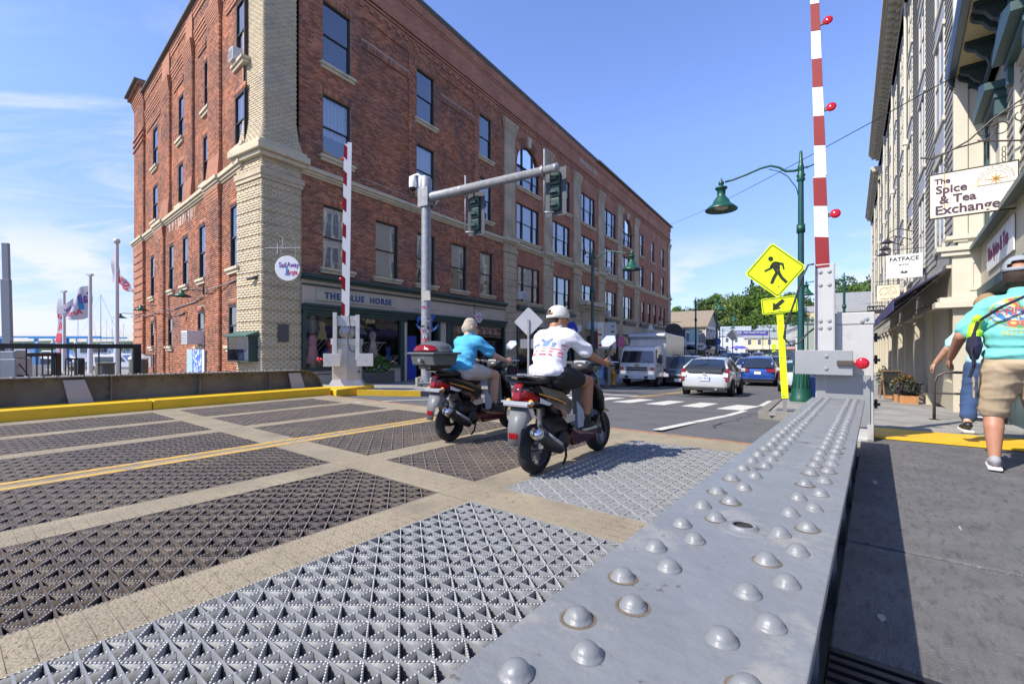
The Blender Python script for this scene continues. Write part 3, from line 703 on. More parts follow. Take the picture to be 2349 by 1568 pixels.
for x in (38.5,40.7,42.9,44.95,46.65):wl.append((x,.95,3.78,2.1,'sash','blind',.6,False))
def arch_pts(xa,w,zb,r):
 return [(xa+w/2 - r*math.cos(t)*1,zb+r*math.sin(t)) for t in np.linspace(0,math.pi,17)]
for xa,w,z,h,*_ in wl:holes.append((xa,xa+w,z,z+h))
archz=[(bays[0][0]+.1,2.62,11.75),(bays[4][0]+.1,2.62,11.75)]
AH=[(xa,xa+w,z,z+w/2+.001) for xa,w,z in archz]
mb=MB(); wall_sheet(mb,13.3,50,3.5,14.0,.01,holes+AH,.3)
for xa,w,z in archz:
 pts=arch_pts(xa,w,z,w/2)
 for (a,b),(c,d) in zip(pts,pts[1:]):mb.quad((a,.01,b),(c,.01,d),(c,.01,z+w/2+.001),(a,.01,z+w/2+.001)); mb.quad((a,.01,b),(a,.3,b),(c,.3,d),(c,.01,d))
add('wall',mb.mesh('wall',red_t),BB,FA)
for xa,w,z,h,kd,cv,cf,ar in wl:
 o=window(BB,FA,xa,z,w,h,kd,cv,cf)
for xa,w,z in archz:
 r=w/2; pts=arch_pts(xa,w,z,r); pin=arch_pts(xa,w,z,r - .06); fb=MB()
 for i in range(16):fb.add([(pts[i][0],.08,pts[i][1]),(pts[i+1][0],.08,pts[i+1][1]),(pin[i+1][0],.08,pin[i+1][1]),(pin[i][0],.08,pin[i][1])],[(0,1,2,3)])
 fb.box(xa+w*.27 - .045,xa+w*.27+.045,.07,.18,z,z+r*.86).box(xa+w*.73 - .045,xa+w*.73+.045,.07,.18,z,z+r*.86).box(xa,xa+w,.08,.17,z - .03,z+.03)
 o=add('arched_window',fb.mesh('arched_window',frame_m),BB,FA)
 add('pane',MB().add([(p[0],.13,p[1]) for p in pts],[tuple(range(17))]).mesh('pane',glass),o,FA)
 ring_=MB()
 for k in range(28):
  t0,t1=math.pi*k/28+.012,math.pi*(k+1)/28 - .012
  P=[(xa+r - q_*math.cos(t),z+q_*math.sin(t)) for q_,t in ((r+.02,t0),(r+.02,t1),(r+.5,t1),(r+.5,t0))]
  ring_.prism(P,-.03,.02)
 add('brick_arch',ring_.mesh('brick_arch',red_b),BB,FA)
 add('keystone',MB().prism([(xa+r - .13,z+r+.0),(xa+r+.13,z+r+.0),(xa+r+.2,z+r+.58),(xa+r - .2,z+r+.58)],-.12,.02).mesh('keystone',stone),BB,FA)
for a,b in ((14.5,17.8),(18.98,22.22),(23.5,26.86),(28.2,31.28),(32.6,35.95),(37.4,48.75)):
 m1=MB(); belt(m1,a,b,6.85); add('belt_course',m1.mesh('belt_course',stone),BB,FA)
def pier(x0,x1,base):
 p=MB(); z=base
 while z < 6.6:p.box(x0,x1,-.10,.1,z,min(z+.33,6.7)); p.box(x0+.03,x1 - .03,-.07,.1,z+.33,z+.37); z += .37
 p.box(x0 - .06,x1+.06,-.15,.1,6.45,6.7).box(x0,x1,-.1,.1,6.7,6.95)
 for k in range(6):e=.10*(1 - k/6) ** 2; p.box(x0+.08 - e,x1 - .08+e,-.06 - e,.1,7.25+k*.14,7.39+k*.14)
 p.box(x0+.08,x1 - .08,-.06,.1,8.09,13.0)
 for k in range(7):e=.015+.022*k; p.box(x0+.08 - e,x1 - .08+e,-.06 - e,.1,13.0+k*.1,13.1+k*.1)
 add('pier',p.mesh('pier',cre_t),BB,FA)
 c=MB().box(x0 - .12,x1+.12,-.26,.1,7.05,7.2501).box(x0 - .05,x1+.05,-.18,.1,6.95,7.05); add('pier_capital',c.mesh('pier_capital',stone),BB,FA,bevel=.015)
for a,b in piers:pier(a,b,-1.3)
# ---- corner pier, brick by brick
PO=.10; cm=MB()
cm.box(-.06+.028,1.25 - .012,-PO+.028,1.3,-.4,7.0)
for j_ in range(19):
 z_=-.3+j_*.3775; cm.box(-.06+.004,1.25 - .006,-PO+.004,1.3,z_+.004,z_+.298)
cm.box(.05,1.12,-.02+.0,1.15,7.3,16)
add('pier_core',cm.mesh('pier_core',cre_mor),BB,FA)
rows,ys=[],[]
allr=brick_rows(-.06,1.25,-.3,6.9,[],px=.215)
rowsC=brick_rows(-1.33,-.0,-.3,6.9,[],px=.215)
def banded(rs,y0,lo,hi):
 out=[]
 for r in rs:
  k=round((r[2]+.3)/.0755); rec=k % 5 == 4
  out.append((r,y0+(.02 if rec else 0)))
 return out
fa_=banded(allr,-PO,0,0); fc_=banded(rowsC,-.0601,0,0)
full=MB(); BKM=brick_mesh('brick',[(0,.206,0,.0665)],0,.03,cre_b,0)
single=[(r,y,FA) for r,y in fa_ if .9 < r[2] < 5.2 and abs(r[1] - r[0] - .206) < .003][:150]+[(r,y,FC) for r,y in fc_ if .9 < r[2] < 5.2 and abs(r[1] - r[0] - .206) < .003][:140]
ss={(id(r)) for r,y,f in single}
for r,y,f in single:add('brick',BKM,BB,f @ T((r[0],y,r[2])))
ra=[(r,y) for r,y in fa_ if id(r) not in ss]; rc=[(r,y) for r,y in fc_ if id(r) not in ss]
add('brickwork',brick_mesh('brickwork',[r for r,_ in ra],[y for _,y in ra],-PO+.05,cre_b),BB,FA,kind='stuff')
add('brickwork',brick_mesh('brickwork',[r for r,_ in rc],[y for _,y in rc],-.0601+.05,cre_b),BB,FC,kind='stuff')
def e_at(z):return .13*max(0,1 - (z - 7.45)/1.0) ** 2 if z > 7.45 else .13
rw,yy,rw2,yy2=[],[],[],[]
z=7.45; k=0
while z < 15.95:
 e=e_at(z)
 for r in brick_rows(.04 - e+(k % 2)*0,1.13+e,z,z+.0665,[]) if k % 2 == 0 else brick_rows(.04 - e - .1075,1.13+e,z,z+.0665,[(-9,.04 - e,0,99)]):
  rw.append(r); yy.append(-.03 - e)
 for r in brick_rows(-1.16 - e,.03+e*.0,z,z+.0665,[]) if k % 2 else brick_rows(-1.16 - e - .1075,.03,z,z+.0665,[(-99,-1.16 - e,0,99)]):
  rw2.append(r); yy2.append(.04 - e)
 z += .0755; k += 1
add('brickwork',brick_mesh('brickwork',rw,yy,.06,cre_b),BB,FA,kind='stuff')
add('brickwork',brick_mesh('brickwork',rw2,yy2,.12,cre_b),BB,FC,kind='stuff')
cap=MB().box(-.17,1.36,-.21,1.42,6.98,7.12).box(-.27,1.46,-.31,1.5,7.12,7.34).box(-.2,1.38,-.24,1.45,7.34,7.45)
add('pier_capital',cap.mesh('pier_capital',stone),BB,FA,bevel=.03)
add('pier_band',MB().box(-.1,1.29,-.14,1.34,6.3,6.42).box(-.13,1.32,-.17,1.37,6.42,6.6).mesh('pier_band',cre_t),BB,FA)
# ---- river front, brick by brick
wB=[(-12.5,-11.45,10.05,12.0),(-7.55,-6.75,9.95,11.8),(-3.85,-3.1,9.95,11.8),(-.36,.4,10.25,12.2),
  (-12.5,-11.45,7.4,9.15),(-7.6,-6.8,7.2,8.95),(-4.0,-3.15,7.25,9.05),(-.48,.4,7.55,9.28),
  (-13.0,-12.1,3.72,5.75),(-9.2,-8.35,3.74,5.75),(-6.9,-6.05,3.74,5.75),(-4.5,-3.65,3.76,5.8),(-.93,-.05,3.77,5.82),
  (-13.0,-12.25,1.24,2.45),(-9.4,-8.55,1.24,2.52),(-4.7,-3.85,1.22,2.53),(-1.08,-.2,1.23,2.55)]
soldB=[(a - .05,b+.05,d,d+.21) for a,b,c,d in wB]
up=[(-3.05,-1.75),(-6.2,-5.1),(-10.3,-8.75),(-16.7,-14.3)]; lowp=[(-3.3,-1.8),(-11.6,-9.9),(-16.7,-14.3)]
pz=[(a,b,7.05,14.5) for a,b in up]+[(a,b,-.3,6.75) for a,b in lowp]
rows=brick_rows(-16.7,.2,-.3,14.5,wB+soldB+pz+[(-17,1,6.76,7.06)])
for a,b,c,d in soldB:
 x=a
 while x < b - .03:rows.append((x,min(x+.066,b),c+.004,d - .004)); x += .0755
add('brickwork',brick_mesh('brickwork',rows,0,.03,red_b),BB,FB,kind='stuff')
mb=MB(); wall_sheet(mb,-16.7,.3,-.6,14.5,.007,wB)
for a,b,c,d in wB:
 e=.3; mb.quad((a,.007,c),(a,e,c),(a,e,d),(a,.007,d)); mb.quad((b,e,c),(b,.007,c),(b,.007,d),(b,e,d)); mb.quad((a,.007,d),(a,e,d),(b,e,d),(b,.007,d))
add('wall',mb.mesh('wall',mortar),BB,FB)
def rpier(x0,x1,z0,z1,out,bot=None):
 r=brick_rows(x0,x1,z0,z1,[]); add('brickwork',brick_mesh('brickwork',r,-out,.0,red_b),BB,FB,kind='stuff')
 add('pier',MB().box(x0+.006,x1 - .006,-out+.007,0,z0,z1).mesh('pier',red_t),BB,FB)
for a,b in up:
 if a < -14:rpier(a,b,7.05,14.9,.10)
 else:
  rpier(a,b,7.9,12.6,.10)
  st=MB()
  for k in range(7):e=.012+.012*k; st.box(a - e,b+e,-.10 - e,0,12.6+k*.0905,12.69+k*.0905)
  st.box(a+.1,b - .1,-.07,0,13.23,14.5)
  for k in range(6):e=.012*(5 - k); st.box(a - e,b+e,-.10 - e,0,7.05+k*.14,7.19+k*.14)
  add('corbel',st.mesh('corbel',red_t),BB,FB,kind='stuff')
for a,b in lowp:
 rpier(a,b,-.3,6.3,.10); st=MB()
 for k in range(4):e=.01+.012*k; st.box(a - e,b+e,-.10 - e,0,6.3+k*.11,6.41+k*.11)
 add('corbel',st.mesh('corbel',red_t),BB,FB,kind='stuff')
st=MB()
for k in range(5):e=.02+.03*k; st.box(-16.7 - e,-14.3+e,-.1 - e,.1,14.3+k*.12,14.42+k*.12)
for k in range(3):st.box(-16.8,-14.2,-.16,.1,12.0+k*.3,12.1+k*.3)
for k in range(16):st.box(-16.76,-14.24,-.13,0,.2+k*.4,.5+k*.4)
st.box(-17,-14.1,-.35,0,14.9,15.05); add('corbel',st.mesh('corbel',red_t),BB,FB,kind='stuff')
# stepped corbel tables between the piers and top courses
st=MB()
for a,b in ((-14.2,-10.4),(-8.65,-6.3),(-5.0,-3.15),(-1.65,.3)):
 for k in range(4):st.box(a,b,-.02 - .015*k,0,12.95+k*.15,13.05+k*.15)
 for k in range(2):st.box(a+.4,b - .4,-.04,0,12.3+k*.14,12.38+k*.14)
for k in range(3):st.box(-14.3,.3,-.03 - .02*k,0,14.1+k*.14,14.24+k*.14)
add('corbel_table',st.mesh('corbel_table',red_t),BB,FB)
add('coping',MB().box(-14.4,.3,-.2,.3,14.53,14.6).box(-17,-14.1,-.5,.3,15.05,15.13).mesh('coping',MATS['coping_metal']),BB,FB)
for i,(a,b,c,d) in enumerate(wB):window(BB,FB,a,c,round(b - a,2),round(d - c,2),'sash','curtain' if i in (4,5,6,7,9,11,13) else None,.5,depth=.055)
xs=[-17.0,-14.2,-11.7,-9.8,-6.5,-3.4,-1.7,.3]
for i,(a,b) in enumerate(zip(xs,xs[1:])):
 m1=MB(); belt(m1,a+.004,b - .004,6.77,.08 if i in (0,2,5) else 0); add('belt_course',m1.mesh('belt_course',stone),BB,FB,bevel=.012)
# stains of white bloom under the belt
bloom=mat('lime_bloom',(.62,.52,.47),.95)
for x in (-15.4,-10.8,-8.9,-7.6,-6.9,-5.6):
 b=MB()
 for _ in range(9):
  a=x+random.uniform(-.5,.5); h=random.uniform(.1,.5); b.box(a,a+random.uniform(.02,.08),-.004 if not -16.7 < x < -14.3 and not -11.6 < x < -9.9 else -.105,0,6.7 - h,6.74)
 add('bloom_stain',b.mesh('bloom_stain',bloom),BB,FB,kind='stuff')
# roof, back and inside
A_=Vector((-7.4,14.5)); B_=A_+Vector((DX,DY))*49.6; C_=B_+Vector((-DY,DX))*14; D_=Vector((-20.6,25.9))
mb=MB().add([(p.x,p.y,14.3) for p in (A_,B_,C_,D_)],[(0,1,2,3)])
for p,q in ((B_,C_),(C_,D_)):mb.quad((p.x,p.y,-1.5),(q.x,q.y,-1.5),(q.x,q.y,15.2),(p.x,p.y,15.2))
add('roof',mb.mesh('roof',mat('roof_tar',(.06,.06,.06),.9)),BB)
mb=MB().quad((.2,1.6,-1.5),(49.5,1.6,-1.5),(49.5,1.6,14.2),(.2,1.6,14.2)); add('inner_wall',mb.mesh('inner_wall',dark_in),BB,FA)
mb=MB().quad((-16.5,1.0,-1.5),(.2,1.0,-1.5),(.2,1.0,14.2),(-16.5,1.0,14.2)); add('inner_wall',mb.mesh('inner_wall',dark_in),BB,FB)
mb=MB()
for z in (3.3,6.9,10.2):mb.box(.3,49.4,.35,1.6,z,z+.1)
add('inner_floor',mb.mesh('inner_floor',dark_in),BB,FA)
add('end_wall',MB().box(49.6,50,.0,14,-1.5,15.9).mesh('end_wall',red_t),BB,FA)
# raised name on the frieze
add('lettering',text_mesh('MAIN BLOCK 1904',.5,mat('letter_cream',(.5,.42,.32),.8),.02,.01,sx=.8),BB,FA @ T((25,-.01,14.9)))
# ---- shopfronts
SF=FA
def gb(z):return z
mb=MB().box(1.27,13.28,-.34,.02,3.48,3.6).box(1.27,13.28,-.26,.02,3.4,3.48).box(1.27,13.28,-.17,.02,3.22,3.28)
add('shop_cornice',mb.mesh('shop_cornice',green_m),BB,FA,bevel=.01)
add('shop_fascia',MB().box(1.27,13.28,-.12,.1,2.6,3.4).mesh('shop_fascia',fascia_m),BB,FA)
mb=MB().box(1.27,13.28,-.33,.05,2.53,2.62).box(1.27,13.28,-.26,.05,2.42,2.53).box(1.27,13.28,-.2,.05,2.32,2.42)
add('shop_cornice',mb.mesh('shop_cornice',green_m),BB,FA,bevel=.01)
shopglass=glass_mat('shop_glass',base=.03)
def display(x0,x1,z0,z1,base,wallm=dark_in,deep=1.2):
 fb=MB().box(x0,x0+.12,-.16,.1,base,2.4).box(x1 - .12,x1,-.16,.1,base,2.4).box(x0+.12,x1 - .12,-.16,.05,z1,2.4).box(x0+.12,x1 - .12,-.2,.05,z0 - .12,z0)
 o=add('shop_window',fb.mesh('shop_window',green_m),BB,FA)
 add('pane',MB().quad((x0+.12,-.06,z0),(x1 - .12,-.06,z0),(x1 - .12,-.06,z1),(x0+.12,-.06,z1)).mesh('pane',shopglass),o,FA)
 bx=MB().box(x0+.12,x1 - .12,-.14,.05,base,z0 - .12); add('stall_riser',bx.mesh('stall_riser',fascia_m),o,FA)
 tr=MB()
 for a,b in ((x0+.5,(x0+x1)/2 - .15),((x0+x1)/2+.15,x1 - .5)):
  for q in ((a,b,base+.1,base+.13),(a,b,z0 - .25,z0 - .22)):tr.box(q[0],q[1],-.155,-.14,q[2],q[3])
  for q in (a,b):tr.box(q,q+.03,-.155,-.14,base+.13,z0 - .25)
 add('riser_trim',tr.mesh('riser_trim',green_m),o,FA)
 add('display_floor',MB().box(x0+.1,x1 - .1,.05,deep,z0 - .1,z0 - .02).mesh('display_floor',mat('display_wood',(.35,.3,.24),.7)),o,FA)
 return o
W1=display(1.27,5.7,.5,2.25,-.35); W2=display(8.75,13.25,.05,2.28,-.75)
def lattice(parent,x0,x1,z0,z1,y):
 b=MB()
 for k in range(int((x1 - x0)/.2)+4):
  for sgn in (1,-1):
   a=x0 - .5+k*.2; h=z1 - z0
   xa,xb=(a,a+h) if sgn > 0 else (a+h,a)
   ta=[(xa,z0),(xb,z1)]
   if min(xa,xb) < x0 or max(xa,xb) > x1:continue
   d=.02; b.add([(xa - d,y,z0),(xa+d,y,z0),(xb+d,y,z1),(xb - d,y,z1)],[(0,1,2,3)])
 b.box(x0,x1,y - .01,y+.01,z1,z1+.05).box(x0,x0+.05,y - .01,y+.01,z0,z1)
 add('trellis',b.mesh('trellis',mat('white_wood',(.68,.67,.64),.7)),parent,FA)
lattice(W1,1.4,2.9,.55,1.45,.7); lattice(W1,3.9,5.5,.6,1.35,.62)
def dress(x,z,h,w,c,c2=None,y=.12):
 m1=mat('dress_%d' % len(MATS),c,.85,var=.08,vscale=12,col2=c2,c2scale=14,c2lo=.5,c2hi=.55) if c2 else mat('dress_%d' % len(MATS),c,.85,var=.1,vscale=12)
 pr=[(-w*.2,h),(-w*.22,h*.93),(-w*.3,h*.9),(-w*.26,h*.78),(-w*.2,h*.62),(-w*.33,h*.35),(-w*.48,.02),(0,-.02)]
 P=[(x+a,z+b) for a,b in pr]+[(x - a,z+b) for a,b in pr[-2::-1]]
 o=add('child_dress',None,None,FA @ T((x,y,z)),'child dress',None,'dress')
 b=MB().prism(P[::-1],y - .05,y+.05); add('cloth',b.mesh('cloth',m1),o,FA)
 add('hanger',MB().tube([(x - w*.18,y,z+h),(x,y,z+h+.06),(x+w*.18,y,z+h)],.008,5).mesh('hanger',frame_m),o,FA)
 return o
d=dress(1.78,.62,.95,.56,(.62,.26,.38)); d['label']='pink smocked child dress hanging in the shop window nearest the brick pier'
d=dress(2.5,.6,.85,.52,(.75,.07,.10),(.7,.45,.4)); d['label']='red sleeveless child dress hanging beside the pink one in the shop window'
d=dress(4.35,.85,.92,.5,(.7,.7,.74),(.6,.3,.36)); d['label']='white flowered child dress hanging behind the barrier in the shop window'
def box_thing(name,lab,cat,F,dims,m,group=None):
 o=add(name,MB().box(*dims).mesh(name,m),None,F,lab,None,cat,group); return o
d=dress(2.14,1.45,.6,.42,(.55,.45,.16)); d['label']='mustard yellow child top hanging high above the pink dress'
d=dress(3.1,.62,.95,.5,(.50,.47,.40)); d['label']='beige child dress hanging left of the far barrier gate in the window'
d=dress(5.15,.6,.6,.4,(.05,.14,.42)); d['label']='navy blue child outfit at the far end of the first shop window'
d=dress(12.6,.55,.7,.4,(.08,.2,.5)); d['label']='blue knitted child top at the far end of the second shop window'
d=dress(10.3,.5,.9,.45,(.5,.42,.3)); d['label']='straw coloured child dress in the middle of the second shop window'
cr=thing('wooden_crate','slatted wooden crate under the dresses in the shop window','crate',FA @ T((1.95,.14,.48)))
for k in range(4):add('slat',MB().box(-.25,.25,-.12,.12,.02+k*.075,.075+k*.075).mesh('slat',mat('crate_wood',(.36,.25,.15),.8)),cr,FA @ T((1.95,.14,.48)))
box_thing('picture_book_box','pale printed box standing next to the crate in the shop window','box',FA @ T((2.55,.14,.48)),(-.3,.3,-.1,.1,0,.32),mat('print_box',(.55,.5,.45),.7,col2=(.45,.2,.18),c2scale=12))
mbt=MB().ball((0,0,.14),.14,10,(1,1,1)).ball((.08,0,.27),.08,8); add('soft_toy',mbt.mesh('soft_toy',mat('toy_blue',(.05,.2,.5),.9),True),None,FA @ T((2.28,.14,.79)),'blue soft toy sitting on the wooden crate in the shop window',None,'toy')
mbt=MB().ball((0,0,.16),.2,10,(1.2,.7,.8)).ball((-.18,0,.33),.1,8); add('soft_toy',mbt.mesh('soft_toy',mat('toy_teal',(.08,.38,.48),.9),True),None,FA @ T((4.25,.15,.48)),'turquoise soft toy lying below the white dress in the shop window',None,'toy')
# striped awnings seen through and in the glass, bunting and hats in the second window
awm=mat('striped_cloth',(.12,.15,.3),.8); stripes(awm,(.10,.13,.28),(.32,.34,.42),14,0,.5)
add('inner_drape',MB().prism([(0,0),(1.2,0),(.9,.45),(0,.45)],0,.03).mesh('inner_drape',awm),W1,FA @ T((1.6,.75,1.7)))
add('inner_drape',MB().prism([(0,0),(1.1,0),(.8,.4),(0,.4)],0,.03).mesh('inner_drape',awm),W1,FA @ T((3.6,.8,1.7)))
bun=thing('bunting','pink and white scalloped bunting hung inside the second shop window','bunting',FA @ T((11,.1,2)))
for i in range(16):
 pts=[(-.12,0),(.12,0),(.12,-.22)]+[(.12*math.cos(t),-.22 - .13*math.sin(t)) for t in np.linspace(.3,2.8,5)]+[(-.12,-.22)]
 add('scallop',MB().prism(pts[::-1],-.004,.004).mesh('scallop',mat('bunting_pink',(.55,.08,.16),.8) if i % 2 else mat('bunting_cream',(.62,.62,.54),.8)),bun,FA @ T((9.05+i*.26,.1,2.2)))
for x,z,c in ((9.6,1.25,(.45,.33,.18)),(11.0,1.3,(.45,.40,.42)),(9.2,.6,(.1,.12,.2)),(12.1,.9,(.08,.12,.28))):
 hm=mat('hat_%d' % len(MATS),c,.85)
 add('sun_hat',MB().lathe([(.26,-.02),(.14,.02),(.12,.12),(.05,.16),(0,.165)],14).mesh('sun_hat',hm,True),None,FA @ T((x,.5,z+.2)),{9.6:'straw sun hat on display behind the blue shirted rider',11.0:'pale grey sun hat in the middle of the second shop window',9.2:'dark blue sun hat low in the second shop window near the door',12.1:'navy sun hat at the far end of the second shop window'}[x],None,'hat')
 add('hat_stand',MB().cyl((x,.5,.0),(x,.5,z+.2),.03).box(x - .16,x+.16,.42,.58,z - .35,z+.02).mesh('hat_stand',mat('stand_shirt',(.32,.34,.4),.9)),W2,FA)
sh=MB()
for z in (.55,1.05,1.5):sh.box(11.3,12.9,.3,.8,z,z+.03)
sh.box(11.28,11.32,.3,.8,.05,1.55).box(12.9,12.94,.3,.8,.05,1.55)
add('display_shelf',sh.mesh('display_shelf',mat('white_wood',(.68,.67,.64),.7)),W2,FA)
# entrance between the two shop windows
E1=add('entrance',MB().box(5.72,5.95,-.14,.1,-.5,2.4).box(7.85,8.0,-.14,.1,-.6,2.4).box(8.45,8.74,-.14,.1,-.65,2.4).mesh('entrance',green_m),BB,FA)
add('pilaster',MB().box(8.03,8.42,-.1,.1,-.65,2.35).box(5.78,5.9,-.17,-.145,-.4,2.2).mesh('pilaster',fascia_m),E1,FA)
add('recess_wall',MB().box(5.95,5.97,.1,1.3,-.5,2.4).box(5.95,7.85,1.28,1.3,-.5,2.4).mesh('recess_wall',mat('dim_green',(.03,.04,.04),.7)),E1,FA)
dr=add('blue_door',MB().box(0,.82,-.02,.02,0,2.05).box(.1,.72,-.03,-.0201,.1,.8).mesh('blue_door',mat('door_blue',(.012,.055,.42),.4)),E1,FA @ T((6.0,.22,-.38)))
add('door_handle',MB().ball((.74,-.06,1),.03,8).mesh('door_handle',steel_new,True),dr,FA @ T((6.0,.22,-.38)))
add('step',MB().box(4.6,8.0,-.3,.2,-.75,-.18).mesh('step',kerb_m),BB,FA)
# bays further along
for i,(a,b) in enumerate(((14.5,17.8),(18.98,22.22),(28.2,31.28),(32.6,35.95),(37.4,48.75))):
 o=add('shop_cornice',MB().box(a,b,-.3,.05,3.42,3.58).box(a,b,-.2,.05,3.3,3.42).box(a,b,-.16,.05,2.3,2.45).mesh('shop_cornice',green_m),BB,FA)
 add('shop_fascia',MB().box(a,b,-.1,.05,2.45,3.3).mesh('shop_fascia',fascia_m),BB,FA)
 w=display(a+.02,b - .02,-.1,2.2,-1.3)
 if i < 2:add('door_frame',MB().box(a+1.4,a+1.5,-.2,.05,-1.2,2.2).box(a+2.3,a+2.4,-.2,.05,-1.2,2.2).mesh('door_frame',green_m),w,FA)
pt=MB().box(23.4,26.95,-.25,.05,-1.3,1.9).mesh
o=add('portal',MB().box(23.5,24.2,-.2,.1,-1.3,3.9).box(26.1,26.86,-.2,.1,-1.3,3.9).box(24.2,26.1,-.2,.1,2.1,3.9).mesh('portal',cre_t),BB,FA)
add('portal_cornice',MB().box(23.1,27.2,-.75,.05,4.3,4.6).box(23.3,27.0,-.55,.05,4.1,4.3).box(23.4,26.9,-.3,.05,3.9,4.1).mesh('portal_cornice',stone),o,FA,bevel=.02)
add('portal_door',MB().box(24.2,26.1,.2,.25,-1.3,2.1).mesh('portal_door',mat('dim_green',(.03,.04,.04),.7)),o,FA)
# ------------------------------------------------------------------ right-hand buildings
cream_p=mat('cream_paint',(.52,.47,.355),.6,var=.05,vscale=3)
cream_w=mat('cream_white_paint',(.60,.565,.46),.6,var=.04,vscale=3)
clap=mat('grey_clapboard',(.30,.295,.27),.75,island=.05,var=.05,vscale=2)
greyt=mat('grey_blue_trim',(.40,.42,.46),.6,var=.05)
purple=mat('purple_awning_cloth',(.055,.05,.15),.85,var=.1,vscale=4)
ir=mat('wrought_iron',(.03,.03,.035),.5)
FG=fr(9.55,9.87,0,-.5906,-.807)
GB=thing('clapboard_building','tall grey clapboard building with cream trim, purple awnings and a bracketed cornice','building',FG)
def boards(x0,x1,z0,z1,pz,m,F,parent,single=False,proud=.022):
 n=int((z1 - z0)/pz); me=MB().add([(0,-proud,0),(x1 - x0,-proud,0),(x1 - x0,-.002,pz*.99),(0,-.002,pz*.99),(0,0,0),(x1 - x0,0,0)],[(0,1,2,3),(4,5,1,0)]).mesh('clapboard',m) if single else None
 if single:
  for k in range(n):add('clapboard',me,parent,F @ T((x0,0,z0+k*pz)))
 else:
  b=MB()
  for k in range(n):
   z=z0+k*pz; b.add([(x0,-proud,z),(x1,-proud,z),(x1,-.002,z+pz*.99),(x0,-.002,z+pz*.99),(x0,0,z),(x1,0,z)],[(0,1,2,3),(4,5,1,0)])
  add('clapboards',b.mesh('clapboards',m),parent,F,kind='stuff')
add('wall',MB().box(-31,-.01,.0,10,3.25,15.3).box(-31,-.0,.9,10,-1.5,3.25).box(-48,-31,.05,10,-1.5,14.6).box(-31,0,.0,1,2.95,3.25).mesh('wall',clap),GB,FG)
add('end_wall',MB().box(0,.05,-.02,9,-1,16.1).box(-.02,.09,-.1,.12,3.4,15.6).mesh('end_wall',cream_w),GB,FG)
for y in (.33,1.2,2.1):add('end_board',MB().box(.05,.065,y,y+.03,3.3,15.6).mesh('end_board',cream_w),GB,FG)
cols=[(-2.5 - 3.6*i,1.3) for i in range(13)]
floors=[(3.75,2.15),(6.85,2.2),(9.85,2.1),(12.6,1.9)]
x=-.16; prev=-.16
tm={}
for i,(xc,w) in enumerate(cols):
 top=15.3 if xc > -31 else 14.4
 xl,xr=xc - w/2,xc+w/2
 boards(xr,prev,3.4,top,.18,clap,FG,GB,single=(i == 0))
 prev=xl
 for k,(z,h) in enumerate(floors):
  wm_='cw'
  if 'fr' not in tm or h not in tm:
   b=MB().box(-.1,.02,-.035,0,-.1,h+.12).box(w - .02,w+.1,-.035,0,-.1,h+.12).box(-.14,w+.14,-.06,0,h,h+.12).box(-.14,w+.14,-.06,0,-.14,-.02).box(w/2 - .07,w/2+.07,-.03,0,0,h)
   b.box(.04,w/2 - .07,-.03,.01,h*.5,h*.5+.05).box(w/2+.07,w - .04,-.03,.01,h*.5,h*.5+.05)
   tm[h]=b.mesh('window',cream_w); tm[(h,'p')]=MB().quad((0,-.012,0),(w,-.012,0),(w,-.012,h),(0,-.012,h)).mesh('pane',mat('far_glass',(.05,.08,.12),.08,spec=.9))
   tm[(h,'s')]=MB().box(-.1,w+.1,-.03,0,0,.62).mesh('spandrel',greyt)
  o=add('window',tm[h],GB,FG @ T((xl,0,z))); add('pane',tm[(h,'p')],o,FG @ T((xl,0,z)))
  if k:add('spandrel',tm[(h,'s')],o,FG @ T((xl,0,z - .86)))
 if i % 2 == 0 and i:add('downpipe',MB().tube([(xl - .35,-.09,3.2),(xl - .35,-.09,15)],.05,8).box(xl - .42,xl - .28,-.17,0,9.3,9.5).mesh('downpipe',cream_w),GB,FG)
boards(-31,prev,3.4,14.4,.18,clap,FG,GB) if prev > -31 else None
# cornice with modillions
def cornice(x0,x1,z,out,m,parent,F,step=.55):
 b=MB().box(x0,x1,-out,.1,z+.35,z+.55).box(x0,x1,-out*.85,.1,z+.2,z+.35).box(x0,x1,-.12,.1,z - .5,z+.2).box(x0,x1,-.16,.1,z - .5,z - .4)
 add('cornice',b.mesh('cornice',m),parent,F)
 n=int((x1 - x0)/step); md=MB().box(0,.2,-out*.75,-.1,0,.19).box(.03,.17,-out*.4,-.1,-.14,0).mesh('modillion',m)
 for k in range(n):add('modillion',md,parent,F @ T((x0+.1+k*step,0,z)))
cornice(-31.3,.2,15.55,.75,cream_p,GB,FG); cornice(-48,-31.6,14.6,.6,cream_p,GB,FG)
# shopfront: pilasters, glazing, lintel
add('lintel',MB().box(-48,-.0,-.12,.9,2.2,2.95).box(-48,0,-.2,0,2.86,2.95).box(-48,0,-.18,0,2.14,2.24).mesh('lintel',cream_p),GB,FG)
for i in range(14):
 xx=-4.2 - i*3.3; g=gz(9.55 - .59*xx,9.87 - .807*xx)+.13
 add('pilaster',MB().box(xx,xx+.55,-.12,.3,g,2.14).box(xx - .05,xx+.6,-.17,.3,g,g+.35).box(xx - .05,xx+.6,-.17,.3,1.95,2.14).mesh('pilaster',cream_p),GB,FG)
 for a in (.85,1.75,2.65):
  add('mullion',MB().box(xx - 3.3+a+.3,xx - 3.3+a+.4,-.02,.12,g+.5,2.2).mesh('mullion',cream_p),GB,FG)
 o=add('shop_window',MB().box(xx - 2.75,xx,-.04,.2,g,g+.5).mesh('shop_window',cream_p),GB,FG)
 add('pane',MB().quad((xx - 2.75,.05,g+.5),(xx,.05,g+.5),(xx,.05,2.2),(xx - 2.75,.05,2.2)).mesh('pane',glass),o,FG)
